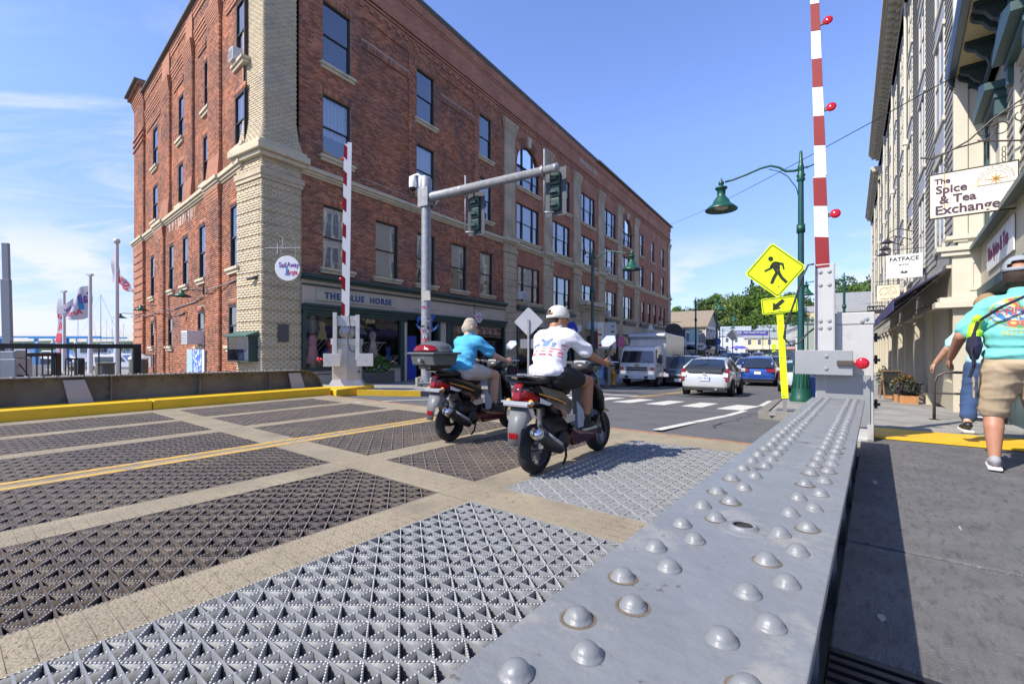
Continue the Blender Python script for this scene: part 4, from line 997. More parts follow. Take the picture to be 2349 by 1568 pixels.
add('corner_wall',MB().box(-3.6,-1.9,-.02,.3,-.3,2.2).box(-1.7+1.5,0,-.02,.3,-.3,2.2).box(-1.9,-.2,-.02,.3,-.3,.35).box(-.05,.06,-.1,.9,-.3,3.2).mesh('corner_wall',cream_p),GB,FG)
add('pane',MB().quad((-1.9,.08,.35),(-.2,.08,.35),(-.2,.08,2.2),(-1.9,.08,2.2)).mesh('pane',glass),GB,FG)
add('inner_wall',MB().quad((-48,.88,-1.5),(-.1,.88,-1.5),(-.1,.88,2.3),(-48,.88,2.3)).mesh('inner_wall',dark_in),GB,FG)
# white corner bay above the shopfront
bay=MB()
for z,h,o in ((2.0,.12,.3),(2.12,.1,.22),(3.1,.1,.2),(3.2,.1,.28),(3.45,.08,.12)):bay.box(-.25 - o*.0,.06+o*.5,-.1 - o,1.2,z,z+h)
bay.box(-.3,.1,-.12,1.2,2.22,3.1)
o=add('corner_bay',bay.mesh('corner_bay',cream_w),GB,FG)
tr=MB()
for a,b,c,d in ((.15,.9,2.35,2.4),(.15,.9,2.92,2.97),(.15,.2,2.4,2.92),(.85,.9,2.4,2.92)):tr.box(.1,.12,a,b,c,d)
add('bay_panel_trim',tr.mesh('bay_panel_trim',cream_w),o,FG)
# purple awnings on steel frames
for x0,x1,lab in ((-5.9,-.1,'long purple shed awning on a black frame nearest the white corner bay'),(-12.3,-6.3,'second purple shed awning further along the clapboard shopfront'),(-18.8,-12.8,'third purple awning deep along the clapboard shopfront')):
 aw=thing('awning',lab,'awning',FG @ T((x0,0,2.2)),'purple awnings')
 c=MB().add([(x0,-.02,2.98),(x1,-.02,2.98),(x1,-1.06,2.24),(x0,-1.06,2.24),(x0,-.02,3.0),(x1,-.02,3.0),(x1,-1.08,2.26),(x0,-1.08,2.26)],[(0,1,2,3),(7,6,5,4),(3,2,6,7),(1,5,6,2),(0,3,7,4)])
 add('canopy',c.mesh('canopy',purple),aw,FG)
 add('valance',MB().box(x0,x1,-1.09,-1.07,2.0,2.26).mesh('valance',purple),aw,FG)
 b=MB()
 for k in range(6):
  xx=x0+(x1 - x0)*k/5; b.tube([(xx,-.03,2.96),(xx,-1.05,2.22),(xx,-.03,2.22)],.014,5)
 for y,z in ((-1.05,2.2),(-.7,2.22),(-.35,2.22),(-.7,2.4),(-.35,2.6)):b.tube([(x0,y,z),(x1,y,z)],.014,5)
 add('awning_frame',b.mesh('awning_frame',ir),aw,FG)
# goose-neck lamps on the clapboards
for x in (-8.2,-9.6,-11):
 g=thing('gooseneck_lamp',{-8.2:'nearest dark barn lamp on a gooseneck above the fatface style shop sign',-9.6:'middle dark barn lamp on a gooseneck on the clapboard front',-11:'farthest dark barn lamp on a gooseneck on the clapboard front'}[x].replace('fatface style ',''),'wall lamp',FG @ T((x,0,5.2)))
 add('arm',MB().tube([(x,0,5.3),(x,-.5,5.5),(x,-.75,5.35),(x,-.78,5.15)],.018,6).mesh('arm',ir),g,FG)
 add('lamp_shade',MB().lathe([(.02,.16),(.06,.12),(.2,0)],14,(x,-.78,5.0)).mesh('lamp_shade',ir,True),g,FG)
# ---- projecting signs
def hang_sign(name,lab,F,x,out,w,h,z,mboard,texts,border=None,extra=None,arm=True,scroll=False,group=None):
 """board hung square to a shopfront; texts: (string, size, dx, dz, material, bold)"""
 M=F @ T((x,-out,z)) @ RZ(R(90))       # local x runs inward to the wall, faces down the pavement to the camera side
 M=F @ T((x,-out - w,z)) @ RZ(R(90))
 t=thing(name,lab,'sign',M,group)
 P=lambda q:q
 bd=MB().box(0,w,-.02,.02,-h/2,h/2)
 add('board',bd.mesh('board',mboard),t,M,bevel=.006)
 if border:
  b=MB(); e=.03
  for a in ((0,w,-h/2,-h/2+.012),(0,w,h/2 - .012,h/2),(0,.012,-h/2,h/2),(w - .012,w,-h/2,h/2)):
   b.box(a[0] - .002,a[1]+.002,-.024,.024,a[2] - .002,a[3]+.002)
  add('border',b.mesh('border',border),t,M)
 for s,sz,dx,dz,m,bo in texts:add('lettering',text_mesh(s,sz,m,.002,bo),t,M @ T((w/2+dx,-.024,dz)))
 if extra:extra(t,M,w,h)
 if arm:
  b=MB().tube([(-.1,0,h/2+.16),(w+out,0,h/2+.16)],.012,6).tube([(w+out,0,h/2+.55),(w*.4,0,h/2+.16)],.009,6)
  pts=[(w*.3+.12*math.cos(a)*(1 - a/12),0,h/2+.3+.12*math.sin(a)*(1 - a/12)) for a in np.linspace(0,8,20)]
  if scroll:b.tube(pts,.008,5).tube([(p[0]+.45,p[1],p[2]+.12) for p in pts],.008,5)
  for q in (.12,.88):b.tube([(w*q,0,h/2),(w*q,0,h/2+.16)],.006,5)
  add('bracket',b.mesh('bracket',ir),t,M)
 return t
whiteb=mat('sign_white',(.74,.74,.72),.5,var=.03); ink=mat('sign_ink',(.05,.05,.06),.6); inkp=mat('sign_ink_purple',(.07,.035,.07),.6); creamb=mat('sign_cream',(.72,.64,.48),.6)
def leafmark(t,M,w,h):
 b=MB()
 for k,a in enumerate((-62,-32,0,32,62)):
  c=R(a); L=.105; d=(math.sin(c),math.cos(c)); nn=(d[1],-d[0])
  if k == 2:continue
  b.prism([(w/2+q*L*d[0]+e*nn[0],-.22+q*L*d[1]+e*nn[1]) for q,e in ((0,0),(.4,.022),(.8,.02),(1,0),(.8,-.016),(.4,-.016))],-.026,-.02)
 add('emblem',b.mesh('emblem',ink),t,M)
hang_sign('shop_sign','white hanging sign reading FATFACE MYSTIC with a leaf emblem',FG,-4.9,.12,.86,.72,3.65,whiteb,[('FATFACE',.17,0,.22,ink,.004),('MYSTIC',.07,0,.04,ink,.001)],None,leafmark)
def elephant(t,M,w,h):
 P=[(-.24,-.14),(-.27,.0),(-.24,.12),(-.14,.18),(-.02,.16),(.04,.19),(.14,.2),(.22,.14),(.24,.03),(.27,-.03),(.25,-.1),(.2,-.1),(.22,-.04),(.19,0),(.14,-.02),(.12,-.15),(.05,-.15),(.03,-.06),(-.08,-.07),(-.1,-.15),(-.18,-.15),(-.19,-.06),(-.24,-.14)]
 b=MB().tube([(w/2+x*1.1,-.024,.06+z) for x,z in P],.007,5).tube([(w/2+.02+.07*math.cos(a),-.024,.17+.08*math.sin(a)) for a in np.linspace(2.6,6.8,9)],.006,5)
 add('elephant_outline',b.mesh('elephant_outline',mat('ink_orange',(.25,.1,.04),.6)),t,M)
hang_sign('shop_sign','cream hanging sign with an elephant outline reading ivory ella',FG,-13,.1,.82,.74,3.62,creamb,[('ivory ella',.13,0,-.25,mat('ink_orange',(.25,.1,.04),.6),.001)],ink,elephant)
hang_sign('shop_sign','black hanging sign reading LA COTE in white letters',FG,-23.5,.1,.9,.5,3.6,mat('sign_black',(.02,.02,.022),.5),[('LA CÔTE',.2,0,.06,whiteb,.002)])
# ---- the green-trimmed building nearest the camera
FH=fr(9.84,9.53,0,-.643,-.766)
tgreen=mat('green_trim_paint',(.035,.085,.088),.5,var=.1,vscale=4)
tan_s=mat('tan_soffit',(.60,.50,.26),.7,var=.04)
hclap=mat('pale_clapboard',(.42,.40,.33),.75,island=.05)
HB=thing('green_trimmed_building','pale clapboard building with dark green trim, bracketed eaves and a porch roof','building',FH)
add('wall',MB().box(0,9,.02,8,3.0,7.0).box(0,9,.5,8,-.5,3.0).mesh('wall',hclap),HB,FH)
boards(.22,.62,3.3,6.4,.15,hclap,FH,HB,True); boards(2.2,9,3.2,6.4,.15,hclap,FH,HB)
add('corner_board',MB().box(-.02,.2,-.05,.1,3.0,6.4).box(-.03,.02,.0,.3,3.0,6.4).mesh('corner_board',tgreen),HB,FH,bevel=.008)
def hwin(x):
 o=add('window',MB().box(x,x+.13,-.07,.06,3.3,5.55).box(x+1.07,x+1.2,-.07,.06,3.3,5.55).box(x+.13,x+1.07,-.05,.06,5.4,5.55).box(x+.13,x+1.07,-.03,.03,4.4,4.46).mesh('window',cream_w),HB,FH)
 add('pane',MB().quad((x+.13,.0,3.3),(x+1.07,.0,3.3),(x+1.07,.0,5.4),(x+.13,.0,5.4)).mesh('pane',mat('far_glass',(.05,.08,.12),.08,spec=.9)),o,FH)
 add('window_hood',MB().prism([(x - .22,5.62),(x+1.42,5.62),(x+1.42,5.75),(x+.6,6.05),(x - .22,5.75)],-.28,.02).box(x - .15,x+1.35,-.16,.02,5.48,5.62).box(x - .12,x+.05,-.14,.02,5.2,5.5).box(x+1.15,x+1.32,-.14,.02,5.2,5.5).mesh('window_hood',tgreen),o,FH,bevel=.008)
hwin(.72); hwin(3.2)
add('soffit',MB().box(-.1,9,-.5,.1,6.9,6.95).mesh('soffit',tan_s),HB,FH)
add('frieze_board',MB().box(-.05,9,-.08,.02,6.4,6.9).box(-.08,9,-.13,.02,6.4,6.5).mesh('frieze_board',tgreen),HB,FH)
add('gutter',MB().prism([(-.66,6.97),(-.62,6.87),(-.505,6.87),(-.505,7.07),(-.66,7.09)],-.12,9,'x').mesh('gutter',mat('gutter_blue',(.05,.09,.13),.35)),HB,FH,bevel=.01)
add('roof',MB().add([(-.1,-.64,7.1),(9,-.64,7.1),(9,3,8.2),(-.1,3,8.2)],[(0,1,2,3)]).mesh('roof',mat('shingle_grey',(.14,.13,.12),.9,var=.2,vscale=20)),HB,FH)
bp=[(-.45,6.86),(-.45,6.78),(-.40,6.75),(-.33,6.71),(-.29,6.64),(-.24,6.57),(-.18,6.53),(-.15,6.43),(-.09,6.36),(-.09,6.86)]
bk=MB().prism(bp,0,.12,'x').box(-.03,.15,-.47,-.08,6.82,6.899).mesh('bracket',mat('bracket_green',(.022,.045,.05),.5))
for x in (-.02,.3,1.3,2.3,2.62,3.7,4.7):add('bracket',bk,HB,FH @ T((x,0,0)))
add('downpipe',MB().tube([(-.0,-.56,6.95),(-.02,-.55,6.72),(-.05,-.48,6.62),(-.1,-.15,6.62),(-.12,-.1,6.5),(-.1,-.08,5.6),(-.1,-.06,5.2),(-.08,-.02,4.9),(-.08,-.02,3.1)],.055,10).mesh('downpipe',mat('bracket_green',(.022,.045,.05),.5)),HB,FH)
add('porch_roof',MB().prism([(-.30,3.16),(-.30,3.24),(0,3.40),(0,3.3)],-.1,9,'x').mesh('porch_roof',mat('porch_metal',(.16,.2,.19),.6)),HB,FH)
add('porch_fascia',MB().box(-.0,9,-.12,.1,2.35,3.3).mesh('porch_fascia',cream_p),HB,FH)
add('porch_beam',MB().box(-.0,9,-.18,.1,2.2,2.36).mesh('porch_beam',tgreen),HB,FH)
add('lower_wall',MB().box(0,.55,-.05,.5,-.3,2.2).box(1.9,9,-.05,.5,-.3,.5).mesh('lower_wall',tgreen),HB,FH)
add('pane',MB().quad((.55,.1,-.2),(9,.1,-.2),(9,.1,2.2),(.55,.1,2.2)).mesh('pane',glass),HB,FH)
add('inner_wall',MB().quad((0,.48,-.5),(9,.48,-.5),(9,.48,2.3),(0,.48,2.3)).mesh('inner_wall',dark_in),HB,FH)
sg=thing('fascia_sign','white fascia sign with purple letters under the porch roof of the green trimmed building','sign',FH @ T((1.2,-.13,2.8)))
add('board',MB().prism([(0,-.26),(2.6,-.26),(2.6,.26),(0,.26),(-.08,.1),(-.08,-.1)],-.02,.0).mesh('board',whiteb),sg,FH @ T((1.2,-.13,2.82)))
add('lettering',text_mesh('The Spice & Tea',.32,mat('ink_magenta',(.22,.02,.09),.6),.003,.012,'LEFT'),sg,FH @ T((1.3,-.153,2.84)))
# hanging spice sign with scroll bracket
FS=fr(7.35,6.70,0,-.643,-.766)
def spice(t,M,w,h):
 cx,cz=w*.76,.13; b=MB()
 for k in range(8):
  a=k*math.pi/4; L=.11 if k % 2 == 0 else .08; d=(math.cos(a),math.sin(a)); nn=(-d[1],d[0])
  b.prism([(cx+d[0]*L,cz+d[1]*L),(cx+nn[0]*.014,cz+nn[1]*.014),(cx - nn[0]*.014,cz - nn[1]*.014)][::-1],-.025,-.02)
 add('compass_star',b.mesh('compass_star',mat('gold_ink',(.5,.3,.1),.6)),t,M)
 b=MB()
 for rr in (.115,.15):b.tube([(cx+rr*math.cos(a),-.022,cz+rr*math.sin(a)) for a in np.linspace(-.25,math.pi+.25,20)],.003,4)
 b.box(cx - .2,cx+.2,-.025,-.02,cz - .08,cz - .065)
 add('emblem_ring',b.mesh('emblem_ring',mat('ring_ink',(.35,.33,.3),.6)),t,M)
 s='The Spice & Tea Exchange'
 for i,c in enumerate(s):
  a=math.pi*(1.02 - (i+.5)/len(s)*1.04)
  if c != ' ':add('small_letter',text_mesh(c,.045,mat('ring_ink',(.35,.33,.3),.6),.001),t,M @ T((cx+.185*math.cos(a),-.022,cz+.185*math.sin(a))) @ RY(-(a - math.pi/2)))
 add('rust_streak',MB().box(.17,.19,-.0215,-.02,-.2,h/2 - .02).mesh('rust_streak',mat('rust_tint',(.55,.38,.18),.8)),t,M)
hang_sign('shop_sign','large cream hanging sign reading The Spice & Tea Exchange on a scrolled iron bracket',FS,0,.0,.97,.70,3.51,mat('sign_offwhite',(.70,.67,.57),.55,var=.05,col2=(.6,.5,.3),c2scale=3,c2lo=.62,c2hi=.75),
   [('The',.115,-.33,.22,inkp,.003),('Spice',.17,-.23,.085,inkp,.004),('& Tea',.17,-.16,-.075,inkp,.004),('Exchange',.19,-.06,-.235,inkp,.004),('®',.05,.38,-.1,inkp,0)],mat('sign_edge',(.05,.03,.02),.6),spice,arm=False)
sb=thing('scroll_bracket','black wrought iron scroll bracket holding the spice shop sign','bracket',FS @ T((0,0,4)))
MS=FS @ T((0,-.97,3.51)) @ RZ(R(90)); b=MB()
def spiral(cx,cz,r,t0,t1,n=22,flip=1):return [(cx+r*(1 - .62*k/n)*math.cos(t0+(t1 - t0)*k/n)*flip,0,cz+r*(1 - .62*k/n)*math.sin(t0+(t1 - t0)*k/n)) for k in range(n+1)]
b.tube([(.02,0,.62),(.25,0,.68),(.45,0,.78),(.7,0,1.02),(1.0,0,1.22),(1.4,0,1.3)],.013,7).tube([(-.1,0,.66),(.05,0,.6),(.3,0,.70),(.6,0,.73),(.85,0,.66),(1.1,0,.6),(1.5,0,.72)],.013,7)
b.tube(spiral(.62,.86,.13,-2.2,5),.009,6).tube(spiral(.78,.86,.12,3.5,-4.5),.009,6).tube(spiral(1.0,1.0,.15,2.6,-4),.009,6).tube(spiral(1.15,.78,.13,0,7),.009,6)
b.tube([(1.5,0,.4),(1.5,0,1.5)],.018,6)
add('scrollwork',b.mesh('scrollwork',mat('iron_brown',(.06,.05,.045),.5)),sb,MS)
for q in (.2,.82):
 for k in range(3):add('chain_link',MB().tube([(q+.02*math.cos(a),0,.40+k*.075+.04*math.sin(a)) for a in np.linspace(0,6.28,9)],.006,5,False).mesh('chain_link',ir),sb,MS)
pl_=thing('floodlight','small white floodlight sticking out at the corner of the green trimmed building','light',FH @ T((-.05,-.1,2.3)))
add('lamp_head',MB().cyl((0,0,0),(-.18,-.12,.1),.035,.05,10).mesh('lamp_head',whiteb),pl_,FH @ T((-.05,-.12,2.25)))
# green dome lamp over the grey wall
# ------------------------------------------------------------------ pavement furniture on the right
def foliage(name,c,rx,ry,rz,n,size,m,parent,M,seed=1,shape=1.0):
 """many small leaves scattered through a rounded volume"""
 rs=np.random.RandomState(seed); d=rs.normal(size=(n,3)); d /= np.linalg.norm(d,axis=1,keepdims=True); r=rs.uniform(.35,1,(n,1)) ** (1/2.2)
 P=np.array(c)+d*r*np.array((rx,ry,rz))*(1+.18*np.sin(d[:,:1]*9+seed)*np.cos(d[:,2:3]*7))
 u=rs.normal(size=(n,3)); u /= np.linalg.norm(u,axis=1,keepdims=True); w=np.cross(u,d+rs.normal(size=(n,3))*.5); w /= np.linalg.norm(w,axis=1,keepdims=True)+1e-9
 s=size*rs.uniform(.6,1.3,(n,1)); V=np.stack([P - u*s,P+w*s*.6,P+u*s,P - w*s*.6],1)
 return add(name,mesh_np(name,V.reshape(-1,3),np.arange(n*4).reshape(-1,4),m),parent,M,kind='stuff')
def leafmat(name,c,c2,sc=3):
 if name in MATS:return MATS[name]
 m=mat(name,c,.55,island=.45,col2=c2,c2scale=sc,c2lo=.4,c2hi=.6); n,l=nodes(m); b=n['Principled BSDF']; out=[x for x in n if x.type == 'OUTPUT_MATERIAL'][0]
 tr=n.new('ShaderNodeBsdfTranslucent'); mx=n.new('ShaderNodeMixShader'); mx.inputs[0].default_value=.3
 for x in list(b.inputs['Base Color'].links):l.new(x.from_socket,tr.inputs[0])
 l.new(b.outputs[0],mx.inputs[1]); l.new(tr.outputs[0],mx.inputs[2]); l.new(mx.outputs[0],out.inputs[0]); return m
leaf_g=leafmat('leaf_bright',(.12,.22,.03),(.05,.12,.02)); leaf_d=leafmat('leaf_dark',(.05,.09,.03),(.08,.06,.06)); leaf_s=leafmat('leaf_silver',(.16,.2,.12),(.07,.1,.06))
def planter(lab,x,y,w,d,h,m,plants,group,rot):
 M=fr(x,y,gz(x,y)+.13,math.cos(rot),math.sin(rot)); t=thing('planter_box',lab,'planter',M,group)
 b=MB()
 n=max(3,int(h/.1)); k=MB()
 add('trough',MB().box(-w/2+.02,w/2 - .02,-d/2+.02,d/2 - .02,.03,h - .03).mesh('trough',mat('soil',(.04,.03,.02),.95)),t,M)
 nb=max(4,int(w/.12))
 for i in range(nb):
  a=-w/2+i*w/nb
  for yy in (-d/2,d/2 - .02):add('plank',MB().box(a+.004,a+w/nb - .004,yy,yy+.02,0,h).mesh('plank',m),t,M)
 for xx in (-w/2,w/2 - .02):add('plank',MB().box(xx - .001,xx+.021,-d/2+.02,d/2 - .02,0,h).mesh('plank',m),t,M)
 for i,(c,r,nn,sz,lm) in enumerate(plants):foliage('foliage',(c[0],c[1],c[2]),r[0],r[1],r[2],nn,sz,lm,t,M,int(x*7+i*3) % 97)
 return t
wood_g=mat('grey_planter_wood',(.13,.115,.10),.9,var=.2,vscale=6,bump=.4); wood_o=mat('orange_planter_wood',(.42,.20,.08),.8,var=.2,vscale=8,bump=.3)
def on_facade(F,x,out):
 v=F @ Vector((x,-out,0)); return v.x,v.y
a38=math.atan2(DY,DX)
aG=math.atan2(.807,.5906)
x_,y_=on_facade(FG,-3.7,.55)
planter('orange wooden planter heaped with dark purple leaves by the clapboard shopfront',x_,y_,.75,.4,.24,wood_o,[((0,0,.42),(.45,.3,.28),900,.04,leafmat('leaf_purple',(.06,.04,.06),(.04,.06,.03))),((.2,.05,.6),(.35,.25,.22),700,.035,leafmat('leaf_autumn',(.10,.12,.03),(.2,.06,.02)))],'planters along the clapboard shopfront',aG)
x_,y_=on_facade(FG,-4.9,.6)
planter('orange wooden planter with silvery foliage, second from the bay',x_,y_,.7,.4,.24,wood_o,[((0,0,.42),(.45,.3,.3),800,.035,leaf_s),((.1,.1,.55),(.3,.2,.2),400,.035,leaf_d)],'planters along the clapboard shopfront',aG)
x_,y_=on_facade(FG,-7.6,.7)
planter('small planter of grey green leaves beside the chalk board',x_,y_,.6,.4,.24,wood_o,[((0,0,.42),(.4,.3,.3),700,.035,leaf_s)],'planters along the clapboard shopfront',aG)
x_,y_=on_facade(FG,-10.5,.7)
planter('dark planter bush further along the clapboard shopfront',x_,y_,.6,.5,.4,wood_g,[((0,0,.7),(.4,.35,.45),700,.04,leaf_d)],'planters along the clapboard shopfront',aG)
x_,y_=on_facade(FG,-6.5,.75); Mb=fr(x_,y_,gz(x_,y_)+.13,math.cos(aG - R(60)),math.sin(aG - R(60)))
ab=thing('sandwich_board','chalk sandwich board with a wooden frame between the planters','board',Mb)
for sgn in (-1,1):
 Q=Mb @ RX(R(-8*sgn)) @ T((0,.12*sgn*-1,0))
 add('panel',MB().box(-.28,.28,-.01,.01,.12,.92).mesh('panel',mat('chalkboard',(.03,.03,.03),.8)),ab,Q); add('frame',MB().box(-.31,-.28,-.015,.015,0,.95).box(.28,.31,-.015,.015,0,.95).box(-.31,.31,-.015,.015,.92,.96).box(-.28,.28,-.015,.015,.1,.13).mesh('frame',mat('board_wood',(.28,.19,.11),.8)),ab,Q)
add('lettering',text_mesh('FREE',.14,mat('chalk_orange',(.7,.4,.15),.8),.002,.003),ab,Mb @ RX(R(8)) @ T((0,.1,.75)))
g0=gp(2143,962,.13); gx_=Matrix.Translation(g0) @ RZ(R(-35))
rk=thing('bike_rack','brown tubular hoop bicycle rack standing behind the walking couple','bike rack',gx_)
add('hoop',MB().tube([(0,0,0),(0,0,.62),(.04,0,.74),(.14,0,.8),(.7,0,.8),(.8,0,.74),(.84,0,.62),(.84,0,0)],.022,8).tube([(0,0,.45),(.84,0,.45)],.018,8).mesh('hoop',mat('brown_steel',(.09,.07,.06),.4,metal=.4),True),rk,gx_)
add('base_plate',MB().box(-.06,.06,-.06,.06,0,.012).box(.78,.9,-.06,.06,0,.012).mesh('base_plate',mat('brown_steel',(.09,.07,.06),.4,metal=.4)),rk,gx_)
wb_=FH @ T((2.4,-.4,-.02)); wb=thing('bench','low white bench against the green trimmed building','bench',wb_)
add('seat',MB().box(-.35,.35,-.2,.2,.40,.44).mesh('seat',whiteb),wb,wb_)
for xx in (-.33,.28):add('leg',MB().box(xx,xx+.05,-.18,.18,0,.40).mesh('leg',whiteb),wb,wb_)
# ------------------------------------------------------------------ barrier gates
alu=mat('gate_aluminium',(.48,.48,.465),.42,metal=.15,var=.05,vscale=3,col2=(.33,.325,.31),c2scale=4,c2lo=.55,c2hi=.75,bump=.1)
alu2=mat('gate_dull_metal',(.33,.34,.345),.45,metal=.4,var=.08,vscale=3)
redp=mat('barrier_red',(.20,.004,.010),.5,spec=.2); whitep=mat('barrier_white',(.62,.62,.62),.45); redl=mat('red_lens',(.35,.008,.02),.15,emit=((.8,.02,.04),.12)); blackp=mat('black_plastic',(.02,.02,.02),.5)
conc=mat('footing_concrete',(.33,.31,.26),.9,var=.2,vscale=8,bump=.5)
boltm=MB().lathe([(.024,0),(.024,.004),(.015,.005),(.015,.014),(0,.016)],10).mesh('bolt',alu2)
def arm_striped(parent,M,L,w0,w1,dep,first=.0,seg=.35,slant=.1,rev=False):
 """tapered barrier arm standing up along local z, front facing -y"""
 b=MB(); b.add([(-w0/2,0,0),(w0/2,0,0),(w0/2,dep,0),(-w0/2,dep,0),(-w1/2,0,L),(w1/2,0,L),(w1/2,dep,L),(-w1/2,dep,L)],[(0,3,2,1),(4,5,6,7),(0,1,5,4),(1,2,6,5),(2,3,7,6),(3,0,4,7)])
 o=add('arm',b.mesh('arm',whitep),parent,M)
 W=lambda z:w0+(w1 - w0)*z/L
 z=first; k=0; q=MB()
 while z < L - .1:
  z0,z1=z,min(z+seg,L - .01)
  a=[( -W(z0)/2*.99,z0),(W(z0)/2*.99,max(0,z0 - slant)),(W(z1)/2*.99,max(0,z1 - slant)),(-W(z1)/2*.99,z1)]
  m1=MB().prism(a,-.004,0).mesh('red_band',redp); add('red_band',m1,o,M); z += 2*seg
 return o
GF=fr(*(bw(6.35,.455)[:2]),0,BY,-BX)
G1=thing('barrier_gate','tall aluminium road barrier, red and white arm raised, at the end of the riveted girder','barrier gate',GF)
ch=MB().box(-.085,.085,0,.012,1.1,2.09).box(-.095,-.085,-.05,.012,1.1,2.09).box(.085,.095,-.0,.07,1.1,2.09)
add('channel_post',ch.mesh('channel_post',alu),G1,GF,bevel=.003)
for z in (2.0,1.85,1.44,1.36):
 for x in (-.04,.045):add('bolt',boltm,G1,GF @ T((x,0,z)) @ RX(R(90)))
add('counterweight',MB().box(-.285,-.085,-.05,-.03,.83,1.105).box(-.085,.26,-.075,-.05,.83,1.105).box(.0,.38*0+.26,-.03,.03,.85,1.09).mesh('counterweight',alu2),G1,GF,bevel=.002)
for z in (1.04,.9):add('bolt',boltm,G1,GF @ T((.02,-.076,z)) @ RX(R(90)))
lp=add('warning_lamp',MB().cyl((.27,-.09,.965),(.30,-.09,.965),.012).lathe([(0,-.02),(.04,-.018),(.062,-.004),(.062,.012),(0,.014)],18,(.345,-.09,.965),'y').mesh('warning_lamp',redl,True),G1,GF)
add('lamp_arm',MB().box(.12,.27,-.11,-.08,.935,.995).mesh('lamp_arm',mat('dark_bronze',(.07,.055,.05),.5)),lp,GF,bevel=.006)
cab=MB().box(-.10,.44,.15,.8,.1,1.40).box(-.0,.45,.14,.81,1.40,1.53)
add('cabinet',cab.mesh('cabinet',alu),G1,GF,bevel=.006)
add('cabinet_foot',MB().box(.385,.44,.10,.82,.1,.28).box(-.1,.44,.1,.85,.085,.12).mesh('cabinet_foot',alu),G1,GF)
add('concrete_footing',MB().box(.33,.5,.05,.9,-.02,.085).box(-.2,.33,.1,.9,-.1,.08).mesh('concrete_footing',conc),G1,GF,bevel=.01)
add('cover_plate',MB().box(-.09,.41,.13,.149,.25,.83).mesh('cover_plate',alu2),G1,GF)
for z in (1.2,.95,.45):add('hinge',MB().cyl((.46,.3,z),(.46,.3,z+.1),.015).box(.44,.5,.28,.32,z+.03,z+.06).mesh('hinge',blackp),G1,GF)
for x,z in ((.34,1.43),(.38,1.455)):add('bolt',boltm,G1,GF @ T((x,.14,z)) @ RX(R(90)))
top=Vector((.15,.55,4.4)) ; d=(top).normalized()
MA=GF @ T((-.02,.0,2.05)) @ Matrix.Rotation(math.atan2(-.16,4.1),4,'Y') @ Matrix.Rotation(-math.atan2(.6,4.1),4,'X')
arm_striped(G1,MA,1.12,.135,.128,.05,0,.38,.03)
arm_striped(G1,MA @ T((.012,.01,1.12)),3.1,.115,.085,.05,.40,.38,.03)
for z in (.62,1.95,3.1):
 o=add('arm_lamp',MB().lathe([(0,-.02),(.035,-.018),(.052,-.004),(.052,.012),(0,.014)],16,(.14,.0,z),'y').mesh('arm_lamp',redl,True),G1,MA)
 add('lamp_bracket',MB().box(.06,.1,.01,.03,z - .02,z+.02).mesh('lamp_bracket',blackp),o,MA)
add('cable',MB().tube([(-.1,.02,2.1),(-.16,.02,2.1),(-.22,0,1.95),(-.3,-.02,1.65),(-.38,-.03,1.4),(-.4,-.03,1.25),(-.33,-.02,1.16),(-.24,0,1.2),(-.17,.02,1.3),(-.1,.03,1.36)],.011,7).mesh('cable',blackp,True),G1,GF)
# far gate across the road
GF2=fr(*(bw(7.15,11.35)[:2]),-.02,-BY*0+.97,.24)
G2=thing('barrier_gate','grey barrier gate with a thin raised arm standing before the blue horse shop window'.replace('the blue horse','the children\'s'),'barrier gate',GF2)
add('concrete_footing',MB().box(-.52,.52,-.35,.45,-.25,.14).mesh('concrete_footing',conc),G2,GF2,bevel=.03)
add('cabinet',MB().box(-.36,.36,-.25,.35,.3,1.4).box(-.39,.39,-.28,.38,1.25,1.42).mesh('cabinet',alu),G2,GF2,bevel=.008)
add('cabinet_skirt',MB().add([(-.46,-.33,.14),(.46,-.33,.14),(.46,.43,.14),(-.46,.43,.14),(-.36,-.25,.32),(.36,-.25,.32),(.36,.35,.32),(-.36,.35,.32)],[(0,1,5,4),(1,2,6,5),(2,3,7,6),(3,0,4,7)]).mesh('cabinet_skirt',alu),G2,GF2)
dr2=add('cabinet_door',MB().box(.02,.33,-.27,-.25,.32,1.2).mesh('cabinet_door',alu2),G2,GF2,bevel=.005)
for z in (.5,1.05):add('latch',MB().box(.3,.35,-.3,-.27,z,z+.06).mesh('latch',blackp),dr2,GF2)
for x in (-.32,.25):add('channel_post',MB().box(x,x+.1,-.42,-.30,.85,2.1 if x < 0 else 2.05).mesh('channel_post',alu),G2,GF2,bevel=.005)
add('cross_plate',MB().box(-.22,.25,-.36,-.33,1.75,2.02).mesh('cross_plate',alu),G2,GF2)
add('motor_drum',MB().lathe([(0,-.2),(.12,-.19),(.19,-.14),(.2,-.1),(.2,.12),(.16,.14),(0,.14)],20,(.02,-.15,1.6),'y').mesh('motor_drum',alu2,True),G2,GF2)
for x in (-.55,.28):add('counterweight',MB().box(x,x+.42,-.47,-.43,.68,1.02).box(x+.03,x+.4,-.43,-.3,.7,1.0).mesh('counterweight',alu),G2,GF2,bevel=.004)
add('warning_lamp',MB().ball((-.66,-.45,.87),.055,10).box(-.62,-.55,-.47,-.43,.84,.9).mesh('warning_lamp',redl,True),G2,GF2)
A2=GF2 @ T((-.03,-.3,2.0)) @ Matrix.Rotation(R(.8),4,'Y')
o=add('arm',MB().box(.0,.11,-.03,.03,0,4.65).mesh('arm',whitep),G2,A2)
for k in range(7):add('red_band',MB().prism([(-.09,k*.7+.05),(-.001,k*.7 - .03),(-.001,k*.7+.32),(-.09,k*.7+.4)],-.032,.03).mesh('red_band',redp),o,A2)
add('arm_side',MB().box(-.088,-.001,-.028,.028,0,4.6).mesh('arm_side',whitep),o,A2)
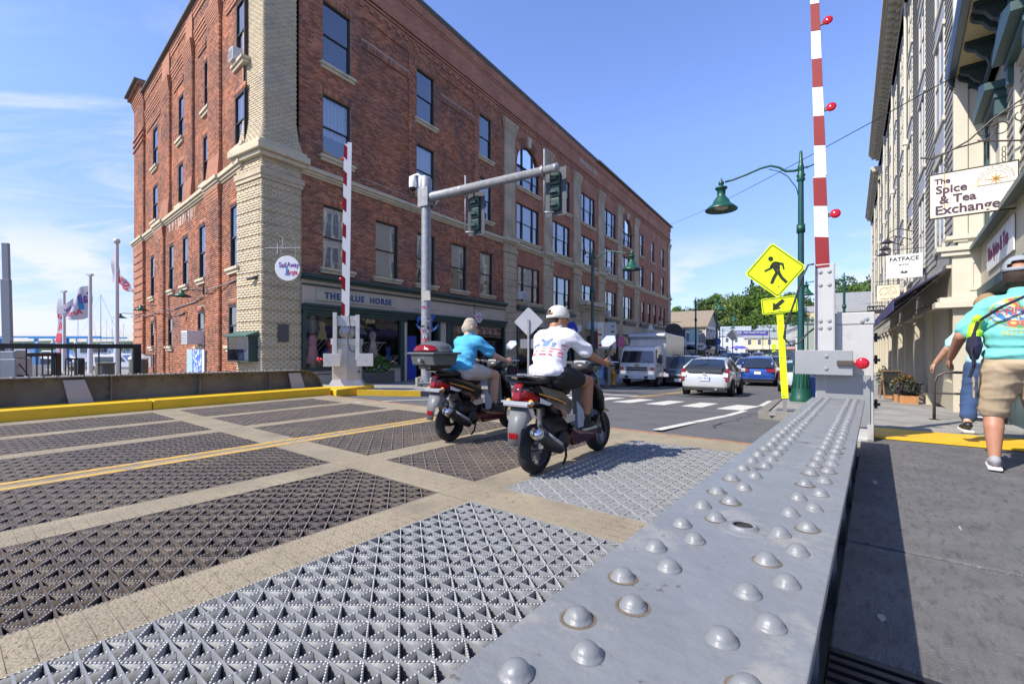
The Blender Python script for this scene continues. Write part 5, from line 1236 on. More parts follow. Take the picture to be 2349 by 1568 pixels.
for z in (1.0,3.0,4.2):add('arm_lamp',MB().ball((-.12,0,z),.045,8).mesh('arm_lamp',redl,True),G2,A2)
add('cable',MB().tube([(.08,-.4,2.05),(.12,-.42,1.7),(.05,-.42,1.35),(.1,-.4,1.12),(.2,-.38,1.05),(.22,-.36,1.12)],.013,6).mesh('cable',blackp),G2,GF2)
# ------------------------------------------------------------------ traffic signal mast
galv=mat('galvanised_pole',(.27,.285,.31),.5,metal=.35,var=.08,vscale=5,col2=(.34,.35,.36),c2scale=7)
px,py=-2.9,15.6; zb=gz(px,py)+.13
TS=thing('traffic_signal_mast','grey steel mast with a long arm carrying two signal heads by the brick building','traffic signal',T((px,py,zb)))
MP=T((px,py,0))
add('pole',MB().lathe([(.17,zb+.15),(.165,3),(.155,6.75)],20).mesh('pole',galv,True),TS,MP)
bs=add('base_plate',MB().box(-.3,.3,-.3,.3,zb+.1,zb+.15).mesh('base_plate',galv),TS,MP)
for a in range(4):
 c,s_=.26*math.cos(a*1.571+.785)*1.3,.26*math.sin(a*1.571+.785)*1.3
 add('bolt_cap',MB().cyl((c,s_,zb),(c,s_,zb+.3),.075,.07,10).mesh('bolt_cap',conc),bs,MP)
MA3=fr(px,py,6.2,DY,-DX)
L=4.95
add('arm',MB().lathe([(.155,.12),(.15,.5),(.115,L - .12),(.125,L - .12),(.125,L),(.0,L+.03)],18,(0,0,0),'x').mesh('arm',galv,True),TS,MA3)
add('clamp',MB().box(-.2,.24,-.2,-.16,-.32,.3).box(-.2,.24,.16,.2,-.32,.3).box(.16,.2,-.2,.2,-.25,.25).mesh('clamp',galv),TS,MA3,bevel=.01)
for x in (1.45,4.45):add('arm_band',MB().lathe([(.14,0),(.145,.01),(.145,.06),(.14,.07)],18,(x,0,0),'x').mesh('arm_band',alu2,True),TS,MA3)
sgm=mat('signal_green',(.018,.05,.04),.35)
for i,(x,z0) in enumerate(((1.85,4.92),(4.72,5.1))):
 H=MA3 @ T((x,.25,z0 - 6.2+.0))
 o=add('signal_head',MB().box(-.16,.16,0,.22,.0,.36).box(-.16,.16,0,.22,.37,.73).box(-.16,.16,0,.22,.74,1.1).mesh('signal_head',sgm),TS,H,bevel=.03)
 for k in range(3):
  add('visor',MB().lathe([(.14,.22),(.15,.45)],14,(0,0,.18+.37*k),'y').mesh('visor',sgm,True),o,H)
  add('visor_hood',MB().prism([(-.12,0),(.12,0),(.06,.1),(-.06,.1)],-.10,0,'y').mesh('visor_hood',sgm),o,H @ T((0,0,.12+.37*k)))
 bpz=MB().box(-.33,-.165,.1,.115,-.14,1.24).box(.165,.33,.1,.115,-.14,1.24).box(-.165,.165,.1,.115,-.14,-.002).box(-.165,.165,.1,.115,1.102,1.24)
 add('backplate',bpz.mesh('backplate',mat('backplate_grey',(.05,.055,.065),.5)),o,H)
 add('mounting_tube',MB().cyl((-.24,-.16,-.1),(-.24,-.16,1.75),.028,None,10).tube([(-.24,-.16,-.06),(-.1,-.05,-.06),(0,.1,-.02)],.03,8).mesh('mounting_tube',galv,True),o,H)
MC=MA3
cam_=add('dome_camera',MB().ball((-.52,-.1,.42),.115,14,(1,1,1)).mesh('dome_camera',mat('smoked_dome',(.02,.02,.02),.1),True),TS,MC)
add('camera_housing',MB().lathe([(.03,.42),(.12,.36),(.13,.14),(.125,.0)],14,(-.52,-.1,.42)).tube([(-.52,-.1,.82),(-.35,-.05,.86),(-.12,0,.7)],.04,8).box(-.2,.05,-.15,.1,.28,.72).mesh('camera_housing',whiteb,True),cam_,MC)
add('top_cap',MB().lathe([(.2,.15),(.2,.62),(.17,.68),(0,.7)],18).mesh('top_cap',galv,True),TS,MC)
rs_=random.Random(5)
for k in range(34):
 z=rs_.choice([rs_.uniform(.9,2.6),rs_.uniform(.6,2.0)]) if k else 2.9
 a=rs_.uniform(-2.4,-.8); w,h=(rs_.uniform(.03,.075),rs_.uniform(.025,.06)) if k else (.13,.16)
 c=rs_.choice([(.7,.7,.7),(.6,.6,.62),(.5,.1,.1),(.1,.12,.3),(.05,.05,.05),(.65,.62,.5)])
 M=MP @ RZ(a+R(90)) @ T((0,-.172,z)) @ RY(rs_.uniform(-.3,.3))
 add('sticker',MB().box(-w,w,-.003,.002,-h,h).mesh('sticker',mat('sticker_%d%d%d' % tuple(int(q*9) for q in c),c,.5)),TS,M)
# ------------------------------------------------------------------ street lamps
lgm=mat('lamp_green',(.008,.075,.048),.38,var=.1,vscale=4); lpm=mat('lamp_pole_teal',(.012,.07,.075),.38,var=.1,vscale=3); lgl=mat('lamp_glass',(.45,.4,.3),.2)
def lamp_template():
 t=thing('street_lamp','x','street lamp')
 fl=[]
 b=MB().lathe([(.26,0),(.26,.1),(.235,.14),(.225,.3),(.19,.42),(.165,.75),(.165,1.0),(.19,1.05),(.19,1.1),(.12,1.16)],24)
 for k in range(14):
  a=k*2*math.pi/14; b.tube([(.205*math.cos(a),.205*math.sin(a),.36),(.175*math.cos(a),.175*math.sin(a),.6),(.168*math.cos(a),.168*math.sin(a),.98)],.014,5)
 add('base',b.mesh('base',lgm,True),t)
 add('pole',MB().lathe([(.085,1.1),(.075,3.5),(.065,5.95)],14).mesh('pole',lpm,True),t)
 add('pole_collar',MB().lathe([(.07,5.85),(.11,5.9),(.08,5.95),(.11,6.02),(.08,6.06),(.07,6.15),(.09,6.2),(.06,6.3),(.05,6.35),(.035,6.65),(0,6.68)],14).cyl((-.1,0,6.2),(-.35,0,6.26),.03,.01,8).box(-.1,.1,-.1,.1,4.5,4.7).mesh('pole_collar',lgm,True),t)
 add('lamp_arm',MB().tube([(0,0,6.18),(.15,0,6.17),(.35,0,6.2),(.5,0,6.33),(.7,0,6.42),(.95,0,6.4),(1.3,0,6.3),(1.65,0,6.22),(1.85,0,6.2)],[.035]*3+[.03]*6,8).tube([(.75,0,6.34),(.5,0,6.22),(.3,0,6.05),(.1,0,5.7),(.06,0,5.5)],.013,6).mesh('lamp_arm',lgm,True),t)
 h=add('lamp_shade',MB().lathe([(0,6.34),(.03,6.3),(.02,6.27),(.07,6.22),(.08,6.16),(.05,6.12),(.05,6.08),(.16,6.06),(.17,6.02),(.12,6.0),(.11,5.82),(.15,5.76),(.21,5.68),(.24,5.6),(.27,5.57),(.36,5.5),(.44,5.42),(.43,5.40),(.2,5.5)],20,(1.95,0,0)).mesh('lamp_shade',lgm,True),t)
 add('bulb_glass',MB().lathe([(.2,5.5),(.16,5.44),(0,5.41)],14,(1.95,0,0)).mesh('bulb_glass',lgl,True),h)
 return t
LT=lamp_template()
aL=math.atan2(DX,-DY)       # toward the road from the right side
lamps=[(7.69,12.3,aL,'tall green street lamp with a fluted base rising right behind the yellow crossing sign',1.0),
   (at(1359,23),23,aL+math.pi,'green street lamp on the left kerb in front of the brick building',1.02),
   (at(1596,43),43,aL+math.pi,'green street lamp against the trees, first beyond the brick building',1.04),
   (at(1643.6,56),56,aL+math.pi,'green street lamp, second beyond the brick building on the left pavement',1.0),
   (at(1651,76),76,aL+math.pi,'green street lamp, third beyond the brick building with a short arm',1.0),
   (at(1658,104),104,aL+math.pi,'green street lamp, farthest and smallest on the left pavement',1.05),
   (at(1936.5,28.8),28.8,aL+.05,'green street lamp rising behind the barrier cabinet against a shingled roof',1.02),
   (at(1853,66),66,aL,'green street lamp in front of the pale green shops on the right',1.0),
   (at(1802,88),88,aL,'green street lamp deep on the right beside the yellow sign post',1.0),
   (at(1750,118),118,aL,'tiny green street lamp near the yellow building, left one of two',1.05),
   (at(1765,110),110,aL,'tiny green street lamp near the yellow building, right one of two',1.05)]
for i,(x,y,a,lab,sc) in enumerate(lamps):
 M=T((x,y,gz(x,y)+.13)) @ RZ(a) @ Matrix.Scale(sc,4)
 if i == 0:LT.matrix_basis=M; LT['label']=lab; LT['group']='green street lamps along the street'
 else:copy_tree(LT,lab,M)
for k,z in ():
 M=T((7.69,12.3,gz(7.69,12.3)+.13)) @ RZ(R(-58+k*7)+0) @ T((0,-.09,z)); add('sticker',MB().box(-.05,.05,-.003,.003,-.04,.04).mesh('sticker',[whiteb,MATS['barrier_red'],mat('sticker_o',(.7,.3,.05),.5)][k % 3]),LT,M) if 0 else None
# ------------------------------------------------------------------ yellow crossing sign
hv=mat('fluorescent_yellow',(.70,.88,.02),.5,var=.05,vscale=5,emit=((.7,1,.02),.05)); sgk=mat('sign_black_ink',(.03,.035,.02),.6)
c0=Vector((at(1793,8.6),8.6,0)); gz0=gz(c0.x,c0.y)+.13
fy=R(8)
MSg=T((c0.x,c0.y,gz0)) @ RZ(R(-14)) @ RY(R(-2.6))
CS=thing('crossing_sign','fluorescent yellow diamond pedestrian sign on a leaning yellow post beside the girder','road sign',MSg)
MSg2=MSg
def rrect(w,h,r,n=5):
 P=[]
 for cx,cz,a0 in ((w/2 - r,h/2 - r,0),(-w/2+r,h/2 - r,90),(-w/2+r,-h/2+r,180),(w/2 - r,-h/2+r,270)):
  for k in range(n):a=R(a0+90*k/(n - 1)); P.append((cx+r*math.cos(a),cz+r*math.sin(a)))
 return P
def plate(name,pts,y0,y1,m,parent,M):return add(name,MB().prism(pts[::-1],y0,y1).mesh(name,m),parent,M)
ZC=2.63
RD=MSg2 @ T((0,-.03,ZC)) @ RY(R(45 - 3))
plate('sign_plate',rrect(.74,.74,.05),-.004,0,hv,CS,RD)
def outline(w,h,r,t):
 a=rrect(w,h,r); c=rrect(w - 2*t,h - 2*t,r - t); b=MB(); n=len(a)
 b.add([(p[0],-.0065,p[1]) for p in a]+[(p[0],-.0065,p[1]) for p in c],[(i,(i+1) % n,(i+1) % n+n,i+n) for i in range(n)]); return b
add('border_line',outline(.69,.69,.045,.013).mesh('border_line',sgk),CS,RD)
# walking figure
WF=MSg2 @ T((0,-.038,ZC)) @ RY(R(-3)) @ Matrix.Scale(1.0,4)
fig=[[(-.055+.042*math.cos(a),.225+.042*math.sin(a)) for a in np.linspace(0,6.1,14)],
  [(-.075,.1),(-.03,.155),(.02,.165),(.075,.13),(.085,.06),(.075,.0),(.085,-.06),(.0,-.05),(-.03,.03),(-.06,.06)],
  [(-.075,.1),(-.09,.06),(-.19,.02),(-.175,-.005),(-.06,.035),(-.03,.08)],
  [(.02,.165),(.15,.115),(.155,.0),(.13,.0),(.12,.085),(.06,.1)],
  [(-.005,-.04),(.05,-.05),(-.01,-.14),(-.06,-.24),(-.11,-.23),(-.06,-.12)],
  [(.02,-.05),(.085,-.06),(.12,-.14),(.19,-.235),(.145,-.26),(.07,-.16)]]
for i,f in enumerate(fig):add('pictogram',MB().add([(p[0],-.003,p[1]) for p in f],[tuple(range(len(f)))]).mesh('pictogram',sgk),CS,WF)
AP=MSg2 @ T((.04,-.034,ZC - .65)) @ RY(R(-3))
plate('arrow_plate',rrect(.6,.3,.04),-.004,0,hv,CS,AP)
add('border_line',outline(.57,.27,.035,.011).mesh('border_line',sgk),CS,AP)
ar=[(-.12,-.09),(-.10,.06),(-.06,.025),(.06,.11),(.10,.06),(-.015,-.03),(.03,-.06)]
add('arrow',MB().add([(p[0],-.0065,p[1]) for p in ar],[tuple(range(len(ar)))]).mesh('arrow',sgk),CS,AP)
add('post_cover',MB().box(-.04,.075,-.02,-.012,.25,1.82).mesh('post_cover',hv),CS,MSg2 @ T((.05,0,0)) @ RY(R(-.6)))
add('post',MB().box(-.03,.03,-.011,.02,-.05,3.0).mesh('post',alu2),CS,MSg2 @ T((.06,0,0)))
for z in (ZC+.0,ZC - .3,ZC - .75,1.7,1.0,.3):add('bolt',MB().lathe([(.013,0),(.008,.006),(0,.007)],8).mesh('bolt',alu2),CS,MSg2 @ T((.04,-.038 if z > 1.75 else -.021,z)) @ RX(R(90)))
# back of a diamond sign by the brick building
xb,yb_=at(1212,16.8),16.8; zb2=gz(xb,yb_)+.1
MD=fr(xb,yb_,zb2,.97,-.24); DS=thing('diamond_sign','blank grey back of a diamond road sign on a thin post before the beige shopfront','road sign',MD)
plate('sign_plate',rrect(.77,.77,.05),.03,.036,mat('sign_back',(.42,.42,.44),.4,metal=.4,var=.06),DS,MD @ T((0,0,2.42)) @ RY(R(45)))
plate('small_plate',rrect(.62,.34,.03),.03,.036,mat('sign_back_dark',(.2,.2,.23),.5,metal=.3),DS,MD @ T((0,0,1.62)))
add('post',MB().box(-.035,.035,-.03,.03,0,2.5).mesh('post',galv),DS,MD)
# ------------------------------------------------------------------ things fixed to the brick building
def facade_pt(F,x,out,z):return F @ T((x,-out,z))
bs_=thing('fascia_sign','long pale board reading THE BLUE HORSE above the shop window','sign',facade_pt(FA,3.56,.13,2.95))
add('board',MB().box(-1.79,1.79,-.03,0,-.2,.17).mesh('board',mat('sign_board_grey',(.45,.43,.34),.7,var=.06)),bs_,facade_pt(FA,3.56,.13,2.95),bevel=.008)
navy=mat('navy_letters',(.035,.07,.20),.5)
def serif_text(s,size,m,ext=.02):
 return text_mesh(s,size,m,ext,.008,spacing=1.22)
add('lettering',serif_text('THE  BLUE  HORSE',.3,navy),bs_,facade_pt(FA,3.56,.165,2.93))
# serifs on the letters
hs_=thing('hanging_sign','blue rocking horse cut-out sign hanging beside the traffic signal mast','sign',facade_pt(FA,6.2,.55,2.5))
MH=FA @ T((6.3,-.95,2.42)) @ RZ(R(90)) @ T((-.55,0,0))
MH=FA @ T((6.75,-.5,2.15)) @ RZ(R(-25))
blue=mat('horse_blue',(.015,.10,.42),.5)
P=[(-.62,.42),(-.5,.52),(-.38,.5),(-.32,.38),(.1,.36),(.3,.5),(.36,.62),(.46,.6),(.5,.45),(.42,.36),(.34,.2),(.3,0),(.38,-.3),(.28,-.32),(.16,.02),(-.2,.02),(-.36,-.3),(-.46,-.28),(-.34,.05),(-.42,.25),(-.52,.22),(-.56,.05),(-.64,.08),(-.66,.3)]
add('horse_cutout',MB().prism([(x*.7,z*.7) for x,z in P][::-1],-.015,.015).mesh('horse_cutout',blue),hs_,MH)
rk_=[(.78*math.cos(a),.25+.78*math.sin(a)) for a in np.linspace(R(205),R(335),14)]+[(.64*math.cos(a),.25+.64*math.sin(a)) for a in np.linspace(R(335),R(205),14)]
add('rocker',MB().prism([(x*.75,z*.75+.05) for x,z in rk_][::-1],-.015,.015).mesh('rocker',blue),hs_,MH)
for i,c in enumerate("THE CHILDREN'S SHOP"):
 a=R(222+i*5.35)
 if c != ' ':add('small_letter',text_mesh(c,.085,whiteb,.002,.003),hs_,MH @ T((.53*math.cos(a),-.018,.24+.53*math.sin(a))) @ RY(-(a - R(270))))
for k in range(26):add('paint_dot',MB().lathe([(.014,0),(0,.001)],6,(rs_.uniform(-.3,.22),-.016,rs_.uniform(.05,.24)),'y').mesh('paint_dot',[whiteb,redp,MATS['ring_ink']][k % 3]),hs_,MH)
add('bracket',MB().tube([(-.6,0,.62),(.5,0,.62)],.015,6).tube([(-.1,0,.62),(-.1,0,.3)],.006,4).tube([(.28,0,.62),(.28,0,.4)],.006,4).mesh('bracket',mat('bracket_grey',(.25,.25,.25),.5)),hs_,MH)
# round sail sign on the corner pier
MR=FC @ T((.0,0,0)); c=Vector((at(660,13.1),13.1,3.40))
MRo=T(c) @ RZ(R(14)); RSg=thing('round_sign','white oval sign reading Sail Away Argia with a blue ship, on the corner pier','sign',MRo)
def ell(a,b_,n=28):return [(a*math.cos(t),b_*math.sin(t)) for t in np.linspace(0,2*math.pi,n,endpoint=False)]
add('board',MB().prism(ell(.32,.345)[::-1],-.02,.02).mesh('board',mat('sign_bright_white',(.8,.8,.8),.4)),RSg,MRo)
add('rim',MB().tube([(p[0],0,p[1]) for p in ell(.32,.345)]+[(.32,0,0)],.014,6,False).mesh('rim',mat('rim_cream',(.6,.58,.5),.5)),RSg,MRo)
vio=mat('ink_violet',(.16,.03,.28),.5); rdi=mat('ink_red',(.6,.03,.06),.5); blu=mat('ink_blue',(.03,.25,.55),.5)
add('lettering',text_mesh('Sail',.2,vio,.002,.004,sx=.75),RSg,MRo @ T((-.13,-.022,.08))); add('lettering',text_mesh('Away',.2,vio,.002,.004,sx=.7),RSg,MRo @ T((.14,-.022,.10))); add('lettering',text_mesh('Argia',.18,rdi,.002,.004,sx=.75),RSg,MRo @ T((.12,-.022,-.11)))
add('ship_emblem',MB().prism([(-.08,-.16),(.06,-.16),(.04,-.2),(-.06,-.2)][::-1],-.024,-.02).prism([(-.05,-.15),(0,-.15),(0,.06),(-.04,.0)][::-1],-.024,-.02).prism([(.008,-.15),(.045,-.15),(.02,.0)][::-1],-.024,-.02).mesh('ship_emblem',blu),RSg,MRo)
add('bracket',MB().tube([(-.62,.1,.56),(.34,0,.60)],.018,6).tube([(-.18,.3,.95),(-.18,.1,.5)],.01,5).tube([(.05,0,1.2),(.22,0,.62)],.007,4).tube([(-.2,0,.56),(-.16,0,.36)],.008,4).tube([(.22,0,.6),(.18,0,.3)],.008,4).tube([(-.32,.3,.75),(-.32,.3,.45)],.03,6).mesh('bracket',mat('bracket_grey',(.25,.25,.25),.5)),RSg,MRo)
# plaque, small signs, notice case, camera
def flat(name,lab,cat,F,x,out,z,w,h,d,m,txt=None,bev=.004):
 M=F @ T((x,-out,z)); t=thing(name,lab,cat,M)
 add('panel',MB().box(-w/2,w/2,-d,0,-h/2,h/2).mesh('panel',m),t,M,bevel=bev)
 for s,sz,dx,dz,tm_ in (txt or []):add('lettering',text_mesh(s,sz,tm_,.0015,.001),t,M @ T((dx,-d - .002,dz)))
 return t
flat('plaque','grey bronze plaque low on the cream corner pier','plaque',FA,.62,.10,1.62,.36,.56,.03,mat('bronze_plaque',(.11,.10,.11),.45,metal=.4,bump=.6,bscale=25),[])
sblue=mat('sign_blue',(.03,.13,.5),.5)
flat('notice_sign','small blue sign on the river face of the corner pier, topmost of three','sign',FC,-.52,.0,2.83,.24,.42,.012,sblue,[('PLEASE',.045,-.02,.15,whiteb),('KEEP',.045,-.02,.09,whiteb),('CLEAN',.045,-.02,.02,whiteb)])
flat('notice_sign','tall white coastal public access sign beside the blue arrow sign','sign',FC,-.6,.0,2.22,.36,.66,.012,mat('sign_white2',(.62,.64,.68),.5),[('COASTAL',.06,0,.2,MATS['ring_ink']),('PUBLIC',.06,0,.12,MATS['ring_ink']),('ACCESS',.06,0,.04,MATS['ring_ink'])])
t_=flat('notice_sign','blue sign with a white left pointing arrow','sign',FC,-1.0,.0,2.18,.26,.42,.012,sblue)
add('arrow',MB().prism([(-.1,0),(-.03,.06),(-.03,.02),(.1,.02),(.1,-.02),(-.03,-.02),(-.03,-.06)][::-1],-.016,-.012).mesh('arrow',whiteb),t_,FC @ T((-1.0,0,2.18)))
NC=FC @ T((-.72,-.06,1.1)); nc=thing('notice_case','dark green glazed notice case with a sloping roof on the river face of the pier','notice board',NC)
add('case',MB().box(-.62,.62,0,.06,-.36,.45).box(-.62,-.58,-.28,0,-.36,.45).box(.58,.62,-.28,0,-.36,.45).box(-.58,.58,-.28,0,-.36,-.33).mesh('case',green_m),nc,NC)
add('case_roof',MB().prism([(-.38,.40),(-.38,.43),(.06,.58),(.06,.45)],-.68,.68,'x').mesh('case_roof',mat('case_roof_green',(.05,.12,.10),.5)),nc,NC)
for (a,b_,c,d,m) in ((-.55,0,-.1,.38,mat('poster_navy',(.03,.05,.14),.5)),(.05,.54,-.02,.38,mat('poster_mix',(.5,.5,.46),.6,col2=(.25,.12,.08),c2scale=9)),(-.15,.54,-.12,-.03,whiteb),(-.5,-.2,-.32,-.14,mat('poster_mix2',(.12,.25,.4),.6,col2=(.5,.5,.5),c2scale=12)),(-.12,.5,-.32,-.14,mat('poster_mix3',(.6,.6,.62),.6,col2=(.1,.2,.45),c2scale=9))):
 add('poster',MB().box(a,b_,-.012,-.002,c,d).mesh('poster',m),nc,NC)
add('pane',MB().quad((-.58,-.27,-.33),(.58,-.27,-.33),(.58,-.27,.42),(-.58,-.27,.42)).mesh('pane',shopglass),nc,NC)
def wall_lamp(x,z,lab,sc=1):
 M=FB @ T((x,0,z)); t=thing('wall_lamp',lab,'wall lamp',M,'green barn lamps on the river front')
 add('arm',MB().tube([(.35,0,.2),(.35,-.12,.2),(.1,-.5,.22),(0,-.6,.18)],.022,6).box(.3,.4,-.05,0,.05,.35).mesh('arm',green_m),t,M)
 add('lamp_shade',MB().lathe([(0,.22),(.06,.2),(.08,.1),(.12,.06),(.32,-.04),(.31,-.05)],16,(0,-.62,0)).mesh('lamp_shade',lgm,True),t,M)
wall_lamp(-4.2,3.1,'green barn lamp nearest the corner on the sunlit river front'); wall_lamp(-11.6,3.0,'green barn lamp in the middle of the sunlit river front'); wall_lamp(-17.3,2.9,'green barn lamp sticking out past the far end of the river front')
cb_=thing('wall_cable','loose grey cable strung along the river front between the barn lamps','cable',FB)
add('cable',MB().tube([(-16.5,-.26,2.9),(-13,-.05,2.86),(-10,-.22,2.85),(-8,-.03,2.88),(-5,-.03,2.95),(-3.6,-.05,3.1),(-2.5,-.22,3.2),(-1,-.03,3.3),(-.2,-.03,3.35)],.022,6).mesh('cable',mat('grey_cable',(.2,.18,.17),.7)),cb_,FB)
def camera_(M,lab):
 t=thing('wall_camera',lab,'camera',M); add('camera_body',MB().cyl((0,-.1,.1),(-.3,-.2,.05),.05,.05,10).mesh('camera_body',mat('dark_grey_cam',(.06,.06,.06),.5),True),t,M); add('arm',MB().tube([(.1,0,.15),(.05,-.08,.16),(0,-.1,.12)],.02,6).mesh('arm',mat('dark_grey_cam',(.06,.06,.06),.5)),t,M)
camera_(FC @ T((-.12,0,3.2)),'dark bullet camera high on the cream corner pier'); camera_(FB @ T((-6.2,0,2.45)),'dark bullet camera under the cable on the river front')
def ac(F,x,z,w,h,d,lab,face=(.55,.55,.53)):
 M=F @ T((x,0,z)); t=thing('air_conditioner',lab,'air conditioner',M)
 add('casing',MB().box(-w/2,w/2,-d,.1,0,h).mesh('casing',mat('ac_white',(.62,.62,.6),.5)),t,M,bevel=.008)
 g=MB()
 for k in range(7):g.box(-w/2+.04,w/2 - .04,-d - .006,-d - .001,.04+k*(h - .08)/7,.04+(k+.55)*(h - .08)/7)
 add('grille',g.mesh('grille',mat('ac_grille',(.2,.22,.25),.5),False),t,M)
 g=MB()
 for k in range(2):g.box(-w/2 - .004,-w/2 - .001,-d+.05,-.05,.06+k*(h - .08)/2,.03+(k+.8)*(h - .08)/2)
ac(FB,-4.2,1.3,.78,.5,.55,'white window air conditioner low on the river front')
ac(FB,-.15,10.27,.36,.4,.22,'white window air conditioner high beside the cream pier')
ac(FA,14.98,3.95,.6,.45,.35,'white window air conditioner right of the first tall pier on the second floor')
ac(FA,28.85,7.5,.5,.4,.3,'small window air conditioner on the third floor far along the street front')
ac(FA,28.7,3.9,.5,.4,.3,'window air conditioner on the second floor over the far shops')
ac(FA,45.3,3.9,.4,.35,.3,'tiny window air conditioner near the far end of the brick building')
PS=FB @ T((-.55,-1.0,.06)) @ RZ(R(8)); ps=thing('poster_stand','blue and white poster stand leaning by the foot of the river front','poster stand',PS)
add('panel',MB().box(-.75,-.35,-.02,.02,.1,1.05).mesh('panel',mat('poster_blue_pale',(.35,.5,.65),.6,col2=(.5,.12,.2),c2scale=4,c2lo=.6,c2hi=.62)),ps,PS); add('panel',MB().box(-.32,.28,-.02,.02,.2,1.05).mesh('panel',mat('poster_blue',(.06,.18,.5),.6,col2=(.6,.6,.65),c2scale=9,c2lo=.52,c2hi=.54)),ps,PS); add('panel',MB().box(.32,.45,-.02,.02,.25,1.05).mesh('panel',whiteb),ps,PS)
for x in (-.7,.4):add('leg',MB().box(x,x+.04,.03,.06,0,1.0).mesh('leg',ir),ps,PS)
SB=FB @ T((-8.6,-.9,.06)); sb2=thing('ticket_sign','low grey board with the Sail Away Argia name in front of the river front','sign',SB)
add('panel',MB().box(-.75,.75,0,.04,.3,.75).mesh('panel',mat('grey_panel',(.3,.3,.32),.6)),sb2,SB); add('frame',MB().box(-.95,.95,.04,.08,.75,.82).box(-.95,-.88,.04,.08,0,.75).box(.88,.95,.04,.08,0,.75).mesh('frame',frame_m),sb2,SB)
add('lettering',text_mesh('Sail Away',.2,vio,.002,.004,sx=.8),sb2,SB @ T((0,-.003,.6))); add('lettering',text_mesh('Argia',.16,rdi,.002,.004,sx=.8),sb2,SB @ T((.3,-.003,.42)))
# the mixed bag sign and others along the street front
def oval_sign(name,lab,F,x,out,z,a,b_,m,texts):
 M=F @ T((x,-out,z)) @ RZ(R(-8)); t=thing(name,lab,'sign',M)
 add('board',MB().prism(ell(a,b_)[::-1],-.02,.02).mesh('board',m),t,M)
 for s,sz,dz,tm_ in texts:add('lettering',text_mesh(s,sz,tm_,.002,.003),t,M @ T((0,-.024,dz)))
 n=MB().tube([(0,0,b_),(0,0,b_+.15)],.01,5).tube([(-a*1.5,0,b_+.15),(a*1.5,0,b_+.15)],.012,5).tube([(-a*1.5,0,b_+.15 - .25),(-a*1.5,0,b_+.4)],.015,5)
 n.tube([(-a*1.2+.1*math.cos(q)*(1 - q/14),0,b_+.25+.08*math.sin(q)) for q in np.linspace(0,9,16)],.007,4)
 add('bracket',n.mesh('bracket',ir),t,M); return t
oval_sign('oval_sign','small pink lettered oval sign reading The Mixed Bag over the second shop',FA,10.05,.75,2.62,.22,.25,mat('sign_pale',(.7,.66,.68),.5),[('The',.08,.13,mat('ink_pink',(.55,.06,.2),.6)),('Mixed',.14,.03,mat('ink_pink',(.55,.06,.2),.6)),('Bag',.14,-.1,mat('ink_pink',(.55,.06,.2),.6))])
oval_sign('oval_sign','round white sign reading TROVE above the box truck',FA,38.9,.8,2.9,.62,.66,mat('sign_grey_white',(.55,.6,.6),.5),[('TROVE',.34,-.04,mat('ink_teal',(.04,.1,.12),.6))])
# candy shop blue hexagon
MCn=FA @ T((20.2,-.8,2.35)) @ RZ(R(-20)); cs_=thing('hanging_sign','bright blue angular sign with a white ice cream cone beside the white shirted rider','sign',MCn)
add('board',MB().prism([(-.55,-.6),(.45,-.6),(.62,.1),(.25,.62),(-.5,.45)][::-1],-.02,.02).mesh('board',mat('candy_blue',(.02,.05,.5),.5)),cs_,MCn)
add('ice_cream',MB().prism([(.45,-.55),(.62,.05),(.85,.0)][::-1],-.03,.025).lathe([(0,-.03),(.2,-.02),(.24,0),(.2,.02),(0,.03)],12,(.8,0,.15),'y').mesh('ice_cream',whiteb),cs_,MCn)
add('lettering',text_mesh('SWEETS',.2,whiteb,.002,.003),cs_,MCn @ T((0,-.024,.05))); add('lettering',text_mesh('ICE CREAM',.16,whiteb,.002,.003),cs_,MCn @ T((0,-.024,-.3)))
MBr=FA @ T((24.0,-1.0,1.9)) @ RZ(R(-30)); br_=thing('banner_sign','dark red hanging panel under the portal beside the newspaper box','sign',MBr)
add('panel',MB().box(-.5,.5,-.02,.02,-.75,.5).mesh('panel',mat('maroon_panel',(.16,.025,.02),.6)),br_,MBr)
MPk=FA @ T((29.8,-.9,1.75)) @ RZ(R(-20)); pk=thing('hanging_sign','ragged pink hanging sign left of the truck cargo box','sign',MPk)
add('board',MB().prism([(-.5,-.4),(-.2,-.5),(.1,-.42),(.45,-.5),(.5,.1),(.35,.5),(-.2,.42),(-.5,.3)][::-1],-.02,.02).mesh('board',mat('pink_board',(.55,.06,.22),.6,col2=(.6,.3,.4),c2scale=8)),pk,MPk)
dome=thing('dome_awning','small white fabric dome canopy over the portal side door','awning',FA @ T((22.9,-.3,2.35)))
add('canopy',MB().lathe([(.62,0),(.6,.2),(.5,.42),(.32,.58),(0,.66)],18,(0,0,0)).mesh('canopy',mat('canvas_white',(.5,.5,.5),.8),True),dome,FA @ T((24.6,-.5,2.55)))
